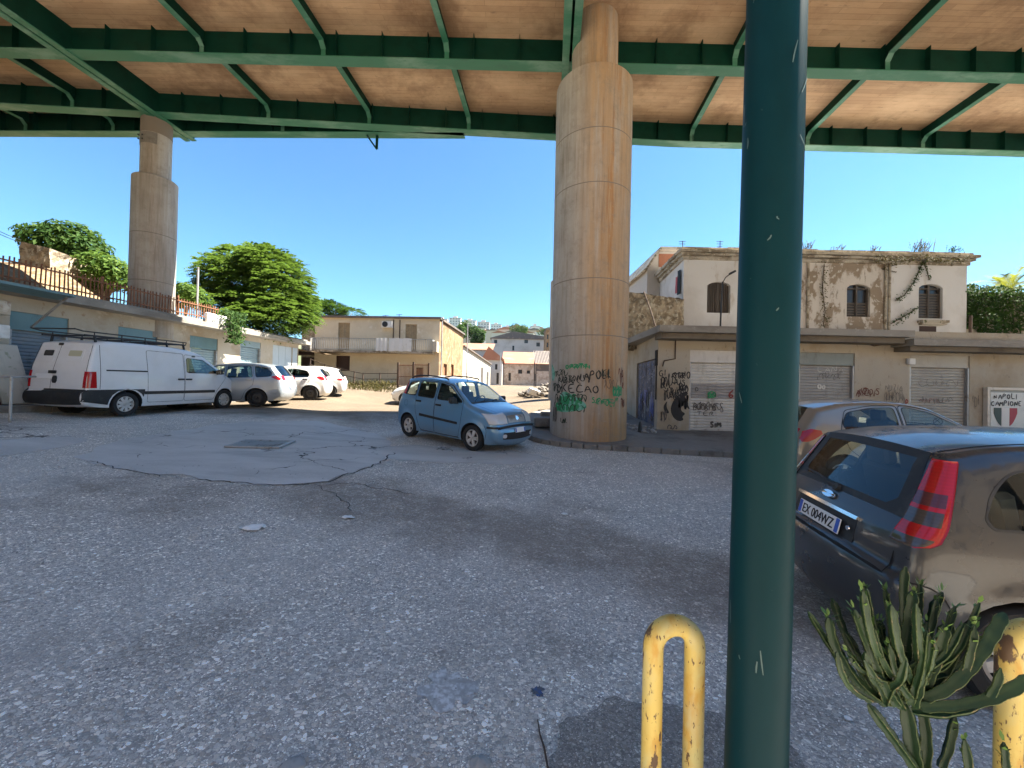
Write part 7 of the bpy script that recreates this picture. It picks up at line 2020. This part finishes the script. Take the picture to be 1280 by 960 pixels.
# ------------------------------------------------------------------ vegetation
def frond(b, p, d, L, nl, r, droop=.5, lw=.045, ll=.13):
    """compound leaf: paired leaflets along a drooping stalk"""
    d = d.normalized(); up = Vector((0, 0, 1)); sd = d.cross(up)
    sd = sd.normalized() if sd.length > 1e-3 else Vector((1, 0, 0))
    for k in range(nl):
        t = (k+1)/nl; c = p+d*L*t-up*(droop*L*t*t)
        for s in (-1, 1):
            o = (sd*s+d*.45-up*r.uniform(.1, .55)).normalized(); l = ll*r.uniform(.75, 1.2)*(1-.35*abs(t-.5)); w = d*lw*.5*r.uniform(.7, 1.2)
            b.add([c, c+o*l*.5-w, c+o*l, c+o*l*.5+w], [(0, 1, 2, 3)])
def leaf(b, p, n, s, r):
    n = n.normalized(); u = n.orthogonal().normalized(); a = r.uniform(0, 6.28); u = (Matrix.Rotation(a, 3, n) @ u); v = n.cross(u)
    b.add([p-u*s, p-v*s*.45+n*s*.12, p+u*s, p+v*s*.45+n*s*.12], [(0, 1, 2, 3)])
def blob_points(blobs, n, r, shell=.55):
    vol = [(bl[1][0]*bl[1][1]*bl[1][2])**.75 for bl in blobs]
    for _ in range(n):
        c, a = r.choices(blobs, vol)[0]
        d = Vector((r.gauss(0, 1), r.gauss(0, 1), r.gauss(0, 1))).normalized(); k = r.uniform(shell, 1.0)**.6
        yield Vector(c)+Vector((d.x*a[0], d.y*a[1], d.z*a[2]))*k, d
def branchy(b, p0, tops, r0, r):
    for tp in tops:
        a = Vector(p0); c = Vector(tp); m1 = a.lerp(c, .35)+Vector((r.uniform(-.2, .2), r.uniform(-.2, .2), .25)); m2 = a.lerp(c, .7)+Vector((r.uniform(-.2, .2), r.uniform(-.2, .2), .15))
        b.tube([a, m1, m2, c], [r0, r0*.7, r0*.45, r0*.2], 7)
def tree(label, base_, blobs, n, m, seed, fr=True, trunk_r=.14, cat='tree', name='leafy_tree', L=.42, nl=6, shell=.5, group=None, lw=.045, ll=.13):
    r = random.Random(seed); t = thing(name, label, cat, base_, 0, None, None) if not group else thing(name, label, cat, base_, 0, group)
    bz = Vector(base_); b = MB()
    top = max(c[2]+a[2]*.4 for c, a in blobs); ctr = Vector((sum(c[0] for c, a in blobs)/len(blobs), sum(c[1] for c, a in blobs)/len(blobs), 0))
    fork = bz.lerp(Vector((ctr.x, ctr.y, top)), .28)
    b.tube([bz-Vector((0, 0, .2)), bz.lerp(fork, .5)+Vector((.06, 0, 0)), fork], [trunk_r*1.15, trunk_r, trunk_r*.85], 9)
    branchy(b, fork, [c for c, a in blobs], trunk_r*.6, r)
    b.build('trunk', M['bark'], t, world=True, smooth=True)
    b = MB()
    for p, d in blob_points(blobs, n, r, shell):
        if fr:
            dd = Vector((d.x, d.y, d.z*.4+.25))+Vector((r.uniform(-.5, .5), r.uniform(-.5, .5), r.uniform(-.2, .3)))
            frond(b, p, dd, L*r.uniform(.7, 1.25), nl, r, .5, lw, ll)
        else: leaf(b, p, d+Vector((r.uniform(-.8, .8), r.uniform(-.8, .8), r.uniform(0, .9))), L*r.uniform(.6, 1.3), r)
    b.build('crown', m, t, world=True)
    return t
D0 = 21.0
def TP(px, py, d=D0): return tuple(at(px, py, d))
def PXM(px, d=D0): return px*d/F_PX
bl = []
for px, py, rx_2, ry_2, dd in ((322, 365, 42, 34, 0), (285, 348, 30, 26, -.6), (300, 330, 30, 18, .5), (335, 335, 34, 24, -.3), (352, 362, 30, 30, -.8), (368, 375, 24, 24, .3), (345, 392, 36, 22, -1.2), (300, 385, 34, 24, -.9), (272, 372, 22, 20, 0), (376, 392, 18, 18, -.6), (262, 330, 12, 8, 0), (320, 318, 14, 9, .2), (375, 352, 12, 10, 0), (330, 400, 40, 16, -1.4)):
    bl.append((TP(px, py, D0+dd), (PXM(rx_2), PXM(rx_2)*.95, PXM(ry_2))))
rt = random.Random(77)
for k in range(26):
    a = rt.uniform(-.4, 3.6); px, py = 320+math.cos(a)*rt.uniform(38, 66), 366-math.sin(a)*rt.uniform(30, 54)
    bl.append((TP(px, py, D0+rt.uniform(-1.2, .8)), (PXM(rt.uniform(6, 12)), PXM(9), PXM(rt.uniform(4, 8)))))
bt = at(325, 425, D0)
tree('big bright green leafy tree behind the left garages right of the left column', (bt.x, bt.y, ZL-.6), bl, 6800, M['leaf'], 31, True, .16, L=.46, nl=6, lw=.085, ll=.19)
def ST(px, py, d): return tuple(at(px, py, d))
d = 17.5; bl = [(ST(80, 306, d), (1.5, 1.4, .85)), (ST(55, 296, d), (1.0, 1.0, .55)), (ST(108, 312, d), (1.0, 1.0, .7)), (ST(90, 290, d), (1.1, 1.0, .4)), (ST(112, 330, d), (.8, .9, .6)), (ST(95, 335, d), (.9, .9, .7))]
p = at(85, 345, d); tree('dense dark green bush overgrowing the stone ruin at the far left', (p.x, p.y, 4.6), bl, 3800, M['leafdark'], 32, False, .10, 'bush', 'dense_bush', .13, shell=.4)
d = 17.0; bl = [(ST(128, 332, d), (.9, .9, .6)), (ST(145, 342, d), (.7, .8, .6)), (ST(120, 348, d), (.9, .8, .5)), (ST(150, 352, d), (.5, .7, .5))]
p = at(135, 365, d); tree('lighter green bush between the dark bush and the left column', (p.x, p.y, 4.4), bl, 2000, M['leaf'], 33, False, .07, 'bush', 'dense_bush', .12, shell=.4)
d = 17.5; bl = [(ST(222, 372, d), (.6, .7, .5)), (ST(238, 366, d), (.6, .7, .45)), (ST(250, 376, d), (.5, .6, .4)), (ST(228, 360, d), (.35, .4, .35))]
p = at(232, 385, d); tree('small yellowish green bush behind the rusty fence right of the left column', (p.x, p.y, ZL), bl, 1100, M['leaf'], 34, False, .05, 'bush', 'dense_bush', .11, shell=.4)
d = 36; bl = [(ST(405, 388, d), (1.6, 1.5, .9)), (ST(420, 387, d), (1.0, 1.2, .5)), (ST(398, 392, d), (1.2, 1.2, 1.0)), (ST(440, 391, d), (1.0, 1.0, .35))]
p = at(408, 440, d); tree('green tree standing behind the cream house, showing over its roof', (p.x, p.y, 2.0), bl, 1500, M['leafdark'], 35, True, .14, L=.5, nl=5, lw=.09, ll=.2)
for k, (px, py, d, w, h, lab) in enumerate(((586, 416, 120, 3.2, 4.0, 'dark green rounded tree in front of the far apartment blocks'), (597, 424, 110, 2.2, 3.0, 'lower green tree beside the dark rounded one on the hill'), (571, 420, 105, 2.5, 3.0, 'green tree on the hill just over the roof end of the cream house'), (650, 414, 190, 5, 4, 'wooded green clump behind the white villa, left half'), (683, 414, 210, 5, 4, 'wooded green clump behind the white villa, right half'))):
    r = random.Random(50+k); c = at(px, py, d); bl = [(c+Vector((r.uniform(-.6, .6)*w, r.uniform(-.5, .5)*w, r.uniform(-.5, .5)*h)), (w*.6, w*.6, h*.55)) for _ in range(6)]; bl = [(tuple(c_), a) for c_, a in bl]
    zb2_ = min(c.z-h*1.6, 10); tree(lab, (c.x, c.y, zb2_), bl, 1500, M['leafdark'], 51+k, False, .3, L=.42, shell=.3)
r = random.Random(9); yb = ypx(272); b = MB(); c0 = Vector((GXL(yb)+.02, yb, ZL))
for _ in range(900):
    v = r.random(); p = c0+Vector((r.gauss(0, .10)+.05, r.gauss(0, .36-.18*v), .65-1.35*v))
    leaf(b, p, Vector((1, r.uniform(-.9, .9), r.uniform(-.2, .6))), .075*r.uniform(.6, 1.3), r)
hp = thing('hanging_plant', 'dark straggly plant hanging over the garage roof edge below the leafy tree', 'plant', c0); b.build('foliage', M['ivy'], hp, world=True)
b = MB()
for k in range(5): b.tube([c0+Vector((-.1, .1*k-.2, .5)), c0+Vector((.08, .12*k-.25, .1)), c0+Vector((.08, .1*k-.2, -.6))], .012, 5)
b.build('stem', M['bark'], hp, world=True)
# ivy curtain on the garden wall and a palm behind it
r = random.Random(40); b = MB(); x0i, x1i = hx1-.05, 26.5; zti = zi
for _ in range(8500):
    u = r.random(); x = x0i+(x1i-x0i)*u**1.5; z = hz0+(zti+.28-hz0)*r.random()**.75
    if z < hz0+.9 and math.sin(x*2.1+3)*.5+math.sin(x*5.3)*.4 < -.15: continue
    th = .12+.22*(.5+.5*math.sin(x*3.1+z*2.3))*(.5+.5*math.sin(x*1.3-z*3.7))
    y = iy-r.uniform(.02, th+.05); 
    if z > zti: y = iy+r.uniform(-.25, .4)
    leaf(b, Vector((x, y, z)), Vector((r.uniform(-.7, .7), -1, r.uniform(-.1, .9))), r.uniform(.05, .10), r)
iv = thing('ivy_hedge', 'thick dark green ivy hanging over the garden wall right of the old house', 'ivy', (x0i, iy, hz0)); b.build('foliage', M['ivy'], iv, world=True)
b = MB()
for k in range(14):
    x = x0i+.3+k*.6+r.uniform(-.2, .2); b.tube([(x, iy-.03, hz0), (x+r.uniform(-.2, .2), iy-.05, hz0+.8), (x+r.uniform(-.4, .4), iy-.04, zti)], [.025, .018, .01], 6)
b.build('stems', M['bark'], iv, world=True)
b = MB(); tb = MB(); d = 18.5; c0 = at(1262, 372, d); pc = Vector((c0.x, c0.y, at(1262, 362, d).z))
pm = thing('palm_tree', 'yellow green palm crown rising behind the ivy wall at the right edge', 'palm', (pc.x, pc.y, .4))
tb.tube([(pc.x, pc.y, .3), (pc.x+.05, pc.y, 2), (pc.x, pc.y, pc.z)], [.24, .20, .17], 12); tb.build('trunk', M['bark'], pm, world=True, smooth=True)
for k in range(46):
    a = r.uniform(0, 6.28); e = r.uniform(-.15, 1.25); dv = Vector((math.cos(a)*math.cos(e), math.sin(a)*math.cos(e), math.sin(e))); L = r.uniform(1.2, 1.9)
    sd_ = dv.cross(Vector((0, 0, 1))).normalized()
    for q in range(26):
        t = (q+1)/26; c = pc+dv*L*t-Vector((0, 0, .55*L*t*t*(1.1-.3*e)))
        for s in (-1, 1):
            o = (sd_*s*.8+dv*.8-Vector((0, 0, .25))).normalized(); l = .34*(1-.6*abs(t-.45)); ww = dv*.012
            b.add([c-ww, c+o*l, c+ww], [(0, 1, 2)])
b.build('crown', M['palm'], pm, world=True)
# vines and weeds on the old house
def vine(pts, label, name='climbing_vine', dens=90, spread=.10, m='ivy', ls=.045, stem=.018, seed=1, y=HY-.05):
    r = random.Random(seed); P = [Vector((rx(px, y), y, rz(px, py, y))) for px, py in pts]
    t = thing(name, label, 'plant', P[0]); b = MB(); b.tube(P, [stem]*len(P), 6); b.build('stem', M['bark'], t, world=True)
    b = MB()
    for a, c in zip(P[:-1], P[1:]):
        for _ in range(int(dens*(c-a).length)):
            p = a.lerp(c, r.random())+Vector((r.gauss(0, spread), -abs(r.gauss(.03, .05)), r.gauss(0, spread))); leaf(b, p, Vector((r.uniform(-.6, .6), -1, r.uniform(0, .8))), ls*r.uniform(.6, 1.3), r)
    b.build('foliage', M[m], t, world=True)
YC_ = HY-.32
vine([(1208, 322), (1185, 326), (1160, 324), (1150, 322), (1120, 326), (1090, 324)], 'leafy creeper running along the cornice above the right end of the old house', dens=130, spread=.08, seed=2, y=YC_, m='weed')
vine([(1150, 324), (1156, 336), (1160, 350)], 'short hanging shoot below the cornice over the rightmost arched window', dens=60, spread=.04, seed=3)
vine([(1152, 326), (1142, 350), (1130, 368), (1118, 376)], 'long vine slanting down the wall between the right two arched windows', dens=90, spread=.06, seed=4)
vine([(1145, 385), (1130, 395), (1112, 405)], 'lower vine reaching from the rightmost arched window down to the roof slab', dens=80, spread=.07, seed=5)
vine([(1028, 330), (1026, 360), (1030, 390), (1028, 408)], 'dark withered creeper down the peeling wall left of the middle arched window', dens=60, spread=.09, seed=6, m='weed')
vine([(1120, 330), (1100, 336), (1118, 340)], 'twisted bare creeper under the cornice above the drain pipe', dens=25, spread=.06, seed=7, m='weed')
def tuft(px, py, y, z, n, h, m, label, seed, name='weed_tuft', w=.25, group='weeds on the old house'):
    r = random.Random(seed); x = rx(px, y); b = MB()
    for _ in range(n):
        a = Vector((x+r.gauss(0, w*.5), y+r.gauss(0, .08), z)); d = Vector((r.gauss(0, .35), r.gauss(-.1, .3), 1)).normalized(); l = h*r.uniform(.4, 1.1)
        s = Vector((.012, .004, 0)); b.add([a-s, a+s, a+d*l*.6+s*.8+Vector((0, 0, -.02)), a+d*l, a+d*l*.6-s*.8], [(0, 1, 2, 3, 4)])
        for _k in range(3): leaf(b, a+d*l*r.uniform(.4, 1), Vector((r.uniform(-1, 1), -.6, r.uniform(0, 1))), .035, r)
    single(b, name, M[m], label, 'weed', (x, y, z), group)
ZR = ZS0
for px, n, h, w, m, lab in ((1150, 50, .55, .5, 'weed', 'yellowish weed tuft on the cornice over the rightmost arched window'), (1006, 20, .35, .3, 'weed', 'dry tuft on the cornice just right of the teal post'), (1045, 14, .25, .2, 'weed', 'sparse tuft on the cornice left of the middle arched window'), (1090, 14, .25, .16, 'weed', 'sparse tuft on the cornice right of the middle arched window'), (1190, 26, .3, .25, 'ivy', 'green tuft at the right end of the cornice')):
    tuft(px, 320, HY-.1, hz1+.40, n, h, m, lab, int(px), w=w)
for px, n, h, w, m, lab in ((1072, 90, .55, .8, 'ivy', 'green weeds on the garage roof below the middle arched window'), (1094, 60, .4, .8, 'weed', 'dry weeds on the garage roof right of the middle arched window'), (1172, 110, .5, .9, 'ivy', 'bushy green weeds on the garage roof below the rightmost arched window'), (1128, 40, .35, .5, 'ivy', 'small weeds on the garage roof at the foot of the drain pipe'), (1015, 60, .25, 1.0, 'weed', 'low dry growth on the garage roof before the peeling wall'), (1258, 90, .3, 1.6, 'ivy', 'green weeds on the garage roof at the foot of the ivy')):
    tuft(px, 410, HY-.35, ZR if px < 1141 else ZR-.24, n, h, m, lab, int(px)+1, w=w, group='weeds on the garage roof')
# weeds on the bank before the cream house, countless
r = random.Random(60); b = MB()
for _ in range(1500):
    px = r.uniform(395, 496); d = r.uniform(24.2, 27.5); x = at(px, 480, d).x
    if r.random() > .35+.65*(math.sin(x*1.9)*.5+.5): continue
    a = Vector((x, d, gz(x, d))); dd = Vector((r.gauss(0, .4), r.gauss(0, .4), 1)).normalized(); l = r.uniform(.12, .5); s = Vector((.02, 0, 0))
    b.add([a-s, a+s, a+dd*l], [(0, 1, 2)])
    for _k in range(2): leaf(b, a+dd*l*r.uniform(.3, 1), Vector((r.uniform(-1, 1), -.6, r.uniform(0, 1))), .06, r)
tag(b.build('weeds', M['weed']), 'dry scrubby weeds along the bank below the rail fence', 'weeds', kind='stuff')
# low growth on the far terrace bank, countless
b = MB()
for _ in range(2600):
    y = r.uniform(4, 23); t = r.uniform(.1, .7); x = WX(y)-2.6-26*t
    if math.sin(x*.9)+math.sin(y*1.1+1) < .5: continue
    leaf(b, Vector((x, y, bank(t, y)+r.uniform(0, .35))), Vector((r.uniform(-.7, .7), r.uniform(-.7, .7), 1)), .10*r.uniform(.6, 1.4), r)
tag(b.build('scrub', M['leafdark']), 'scattered scrub growing on the earth bank behind the rusty fence', 'scrub', kind='stuff')
# ------------------------------------------------------------------ foreground
PX, PY, PR = .674, 1.05, .0735
zg = gz(PX, PY)
po = thing('metal_post', 'thick dark teal painted metal post standing close in the right foreground', 'post', mtx=Matrix.Translation((PX, PY, zg)) @ Matrix.Rotation(.011, 4, 'Y'))
q = MB(); q.lathe([(PR, .02), (PR*1.0, 1.0), (PR*.985, 2.0), (PR*.95, 3.6), (PR*.85, 6.2)], 48); q.build('shaft', M['post'], po, smooth=True)
rp_ = random.Random(3)
def on_post(u, v, l):
    a = -math.pi/2+u/PR; return ((PR+l)*math.cos(a), (PR+l)*math.sin(a), v)
chips = []
for k in range(24):
    u, v = rp_.uniform(-.16, .10), rp_.uniform(.3, 2.7); L_ = rp_.choice((.01, .015, .03, .06)); an = rp_.gauss(1.57, .35)
    chips.append([(u, v), (u+L_*.5*math.cos(an)+rp_.uniform(-.003, .003), v+L_*.5*math.sin(an)), (u+L_*math.cos(an), v+L_*math.sin(an))])
o = ribbons(chips, .0035, on_post, 4, .0006).build('paint_chips', mat('chipped_paint', (.06, .11, .115), .7), po); o['kind'] = 'stuff'
q = MB(); q.lathe([(PR+.001, 0), (PR+.05, 0), (PR+.05, .02), (PR+.001, .03)], 40); q.build('base_flange', M['post'], po, smooth=40)
q = MB(); q.lathe([(.001, 6.28), (PR*.6, 6.26), (PR*.9, 6.2)], 32); q.build('cap', M['post'], po, smooth=40)
def hoop(x, y, label):
    z = gz(x, y); H = .81-z; w = .066; r0 = .030
    t = thing('hoop_bollard', label, 'bollard', (x, y, z), R(4), 'yellow hoop bollards')
    q = MB(); pts = [(-w, 0, 0), (-w, 0, .3), (-w, 0, H-w-r0)]+[(-w*math.cos(a), 0, H-w-r0+w*math.sin(a)) for a in np.linspace(0.12, math.pi-.12, 15)]+[(w, 0, H-w-r0), (w, 0, .3), (w, 0, 0)]
    q.tube(pts, r0, 20); q.build('hoop', M['yellow'], t, smooth=50)
    for sg in (-1, 1):
        q = MB(); q.lathe([(r0+.001, .012), (r0+.022, .010), (r0+.024, 0)], 20, (sg*w, 0, 0)); q.build('foot_ring', M['yellow'], t, smooth=40)
    return t
hoop(.516, 1.19, 'worn yellow steel hoop bollard left of the dark teal post')
hoop(1.632, 1.21, 'worn yellow steel hoop bollard at the right edge behind the cactus')

# cactus: branching candelabra, each arm a ribbed column with pale edges
cb = Vector((1.235, 1.13, 0)); cb.z = gz(cb.x, cb.y)
ct = thing('potted_cactus', 'branching green candelabra cactus in a clay pot in the lower right corner', 'plant', cb)
q = MB(); q.lathe([(.001, 0), (.12, 0), (.165, .25), (.18, .25), (.185, .31), (.16, .31), (.155, .27), (.001, .26)], 32); q.build('pot', M['terracotta'], ct, smooth=35)
arms = MB(); tips = MB(); spines = MB(); rc = random.Random(17)
CS = 1.0
def arm(path, r0, r1, ribs=4, leaves=True, rot=0.0):
    r0, r1 = r0*.80, r1*.80
    P = [Vector(p)-cb for p in path]
    C = [tuple(p) for p in P]
    # smooth
    for _ in range(2):
        o = [C[0]]
        for a, c in zip(C[:-1], C[1:]): o += [tuple(.75*Vector(a)+.25*Vector(c)), tuple(.25*Vector(a)+.75*Vector(c))]
        C = o+[C[-1]]
    pts = [Vector(c) for c in C]
    L = [0]
    for a, c in zip(pts[:-1], pts[1:]): L.append(L[-1]+(c-a).length)
    n = max(8, int(L[-1]/.011)); Q = []
    for k in range(n+1):
        s = L[-1]*k/n; i = max(j for j in range(len(L)) if L[j] <= s+1e-9); i = min(i, len(pts)-2)
        Q.append(pts[i].lerp(pts[i+1], (s-L[i])/max(1e-9, L[i+1]-L[i])))
    rr = [(r0+(r1-r0)*k/n)*(1+.10*math.sin(k*1.35+rc.random())) for k in range(n+1)]
    rr[-1] *= .30; rr[-2] *= .72; rr[0] *= .8
    m = ribs*4
    prof = {0: 1.06, 1: .66, 2: .48, 3: .66}
    base_i = len(arms.v); fb = len(arms.f)
    arms.tube(Q, rr, m, 0, star=lambda j: prof[j % 4])
    # pale edges with tiny spines
    for k in range(1, n-1):
        for rb in range(ribs):
            v = arms.v[base_i+k*m+rb*4]; v2 = arms.v[base_i+(k+1)*m+rb*4]; out = (v-Q[k]).normalized()
            side = (v2-v).cross(out).normalized()*.0016
            spines.add([v-side, v+side, v2+side, v2-side, v+out*.0012+(v2-v)*.5], [(0, 1, 4), (1, 2, 4), (2, 3, 4), (3, 0, 4)])
            if k % 2 == 0:
                sp_ = side.normalized()*.0011
                spines.add([v-sp_, v+sp_, v+out*rc.uniform(.005, .010)+Vector((0, 0, .003))], [(0, 1, 2)])
    if leaves:
        t = (Q[-1]-Q[-4]).normalized()
        for k in range(rc.randint(5, 9)):
            d = (t+Vector((rc.uniform(-1, 1), rc.uniform(-1, 1), rc.uniform(-.6, .8)))*.9).normalized(); b0 = Q[-1-rc.randint(0, 4)]+d*r1*.5
            s = d.cross(t).normalized()*rc.uniform(.003, .006); l = rc.uniform(.012, .028)
            tips.add([b0-s*.5, b0+d*l*.5-s, b0+d*l, b0+d*l*.5+s, b0+s*.5], [(0, 1, 2, 3, 4)])
D = 1.12
def A(*pts, r=(.020, .017), **k):
    arm([at(px, py, D+dz) for px, py, dz in pts], r[0], r[1], **k)
# trunk and main stems (bottom of the frame upward)
arm([cb+Vector((0, 0, .26)), cb+Vector((.0, 0, .40)), at(1140, 930, D), at(1132, 880, D)], .030, .024, leaves=False)
A((1150, 985, .02), (1160, 930, .03), (1152, 880, .04), (1140, 850, .05), r=(.022, .018), leaves=False)
A((1165, 990, -.01), (1122, 930, -.02), (1098, 898, -.03), (1085, 880, -.02), r=(.014, .016), leaves=False)
A((1175, 960, .05), (1185, 940, .06), (1192, 905, .07), (1194, 895, .07), r=(.013, .013))
A((1215, 1000, -.06), (1210, 950, -.06), (1206, 925, -.06), r=(.015, .013)); A((1262, 1010, -.05), (1258, 960, -.05), (1255, 928, -.05), r=(.013, .011))
# upright arms
A((1140, 880, 0), (1130, 820, -.01), (1137, 770, -.01), (1142, 738, -.01), r=(.022, .019))
A((1138, 860, .03), (1132, 800, .05), (1129, 740, .05), (1132, 708, .05), r=(.016, .015), leaves=False)
A((1140, 880, -.02), (1150, 850, -.05), (1152, 815, -.06), (1156, 800, -.06), r=(.020, .019))
A((1150, 870, 0), (1165, 840, -.02), (1178, 800, -.03), (1182, 780, -.03), r=(.016, .019))
A((1148, 850, .06), (1158, 800, .08), (1170, 760, .10), (1178, 740, .10), r=(.014, .014))
A((1128, 885, 0), (1105, 840, 0), (1090, 790, -.01), (1080, 733, -.01), r=(.017, .017))
A((1120, 880, -.02), (1100, 850, -.05), (1082, 800, -.06), (1068, 762, -.06), r=(.017, .014))
A((1125, 870, .05), (1118, 820, .06), (1112, 770, .07), (1106, 735, .07), r=(.012, .011))
A((1110, 880, .0), (1085, 866, -.01), (1062, 842, -.02), (1040, 800, -.02), (1036, 772, -.02), r=(.015, .017))
A((1052, 830, -.02), (1036, 806, .0), (1020, 780, .01), (1010, 764, .01), r=(.010, .009), leaves=False)
A((1098, 872, .04), (1075, 840, .06), (1055, 790, .07), (1040, 748, .07), r=(.012, .011), leaves=False)
A((1090, 876, -.04), (1062, 860, -.07), (1050, 838, -.08), (1046, 815, -.08), r=(.011, .010), leaves=False)
# right hand sprawling pads
A((1150, 875, -.02), (1190, 860, -.05), (1225, 820, -.06), (1248, 780, -.06), (1256, 766, -.06), r=(.016, .018), leaves=False, ribs=3)
A((1205, 848, -.05), (1212, 820, -.06), (1217, 800, -.06), (1219, 782, -.06), r=(.012, .011))
A((1150, 884, -.03), (1200, 882, -.06), (1250, 870, -.08), (1290, 845, -.09), r=(.016, .018), leaves=False, ribs=3)
A((1236, 872, -.09), (1247, 855, -.09), (1251, 835, -.09), r=(.012, .010), leaves=False)
A((1140, 888, -.02), (1175, 894, -.05), (1215, 885, -.07), (1226, 878, -.07), r=(.014, .016), leaves=False)
A((1146, 862, .03), (1175, 850, .04), (1190, 810, .05), (1188, 775, .05), r=(.012, .013))
A((1132, 866, .07), (1140, 800, .10), (1150, 760, .11), (1150, 730, .11), r=(.013, .013))
A((1110, 862, .05), (1104, 810, .08), (1096, 775, .09), r=(.011, .010))
rk2 = random.Random(5)
for k in range(34):
    a = rk2.uniform(0, 6.28); e = rk2.uniform(.05, .20); px0, py0 = 1128+rk2.uniform(-22, 26), 868+rk2.uniform(-14, 14)
    px1 = px0+math.cos(a)*95*e/.2; py1 = py0-rk2.uniform(48, 118); dz = math.sin(a)*.10
    A((px0, py0, dz*.2), ((px0*1.3+px1*.7)/2, py0-25, dz*.6), ((px0*.5+px1*1.5)/2, (py0+py1)/2, dz), (px1, py1, dz*1.1), r=(rk2.uniform(.009, .015), rk2.uniform(.009, .014)), leaves=rk2.random() < .6)
arms.build('branches', M['cactus'], ct, smooth=60); spines.build('rib_edges', M['cactus_edge'], ct); tips.build('young_leaves', M['leafyoung'], ct)
# ------------------------------------------------------------------ daylight
SUN_EL, SUN_AZ = R(57), R(11.5)                # azimuth measured from +X towards +Y
sd = Vector((math.cos(SUN_EL)*math.cos(SUN_AZ), math.cos(SUN_EL)*math.sin(SUN_AZ), math.sin(SUN_EL)))
sl = bpy.data.lights.new('sun', 'SUN'); sl.energy = 5.0; sl.angle = R(.53); sl.color = (1.0, .93, .80)
so = bpy.data.objects.new('sun', sl); COL.objects.link(so); so.location = (20, 0, 60)
so.rotation_euler = (-sd).to_track_quat('-Z', 'Y').to_euler()
w = bpy.data.worlds.new('World'); scene.world = w; w.use_nodes = True
nt = w.node_tree; bg = nt.nodes['Background']
sky = nt.nodes.new('ShaderNodeTexSky'); sky.sky_type = 'NISHITA'; sky.sun_disc = False
sky.sun_elevation = SUN_EL; sky.sun_rotation = math.pi/2-SUN_AZ
sky.air_density = 1.0; sky.dust_density = .0; sky.ozone_density = 6.0
nt.links.new(_mix(nt, 1.0, sky.outputs[0], (.71, .97, 1.0), 'MULTIPLY'), bg.inputs[0]); bg.inputs[1].default_value = .05
vs_ = scene.view_settings; vs_.view_transform = 'Standard'; vs_.look = 'None'; vs_.exposure = 2.5; vs_.gamma = 1
scene.cycles.max_bounces = 7; scene.cycles.diffuse_bounces = 4; scene.cycles.transparent_max_bounces = 12; scene.cycles.caustics_reflective = False; scene.cycles.caustics_refractive = False
scene.cycles.use_denoising = True

# ------------------------------------------------------------------ the air: faint haze round the whole scene
hb = MB(); hb.span((-760, -260, -2.2), (760, 860, 86))
hm = bpy.data.materials.new('haze_air'); hm.use_nodes = True; ht = hm.node_tree; ht.nodes.remove(ht.nodes['Principled BSDF'])
pv = ht.nodes.new('ShaderNodeVolumePrincipled'); pv.inputs['Density'].default_value = .00007; pv.inputs['Color'].default_value = (.86, .92, 1, 1); pv.inputs['Anisotropy'].default_value = .3
ht.links.new(pv.outputs[0], ht.nodes['Material Output'].inputs['Volume'])
tag(hb.build('haze', hm), 'faint bluish summer haze that pales the far hill', 'haze', kind='stuff')
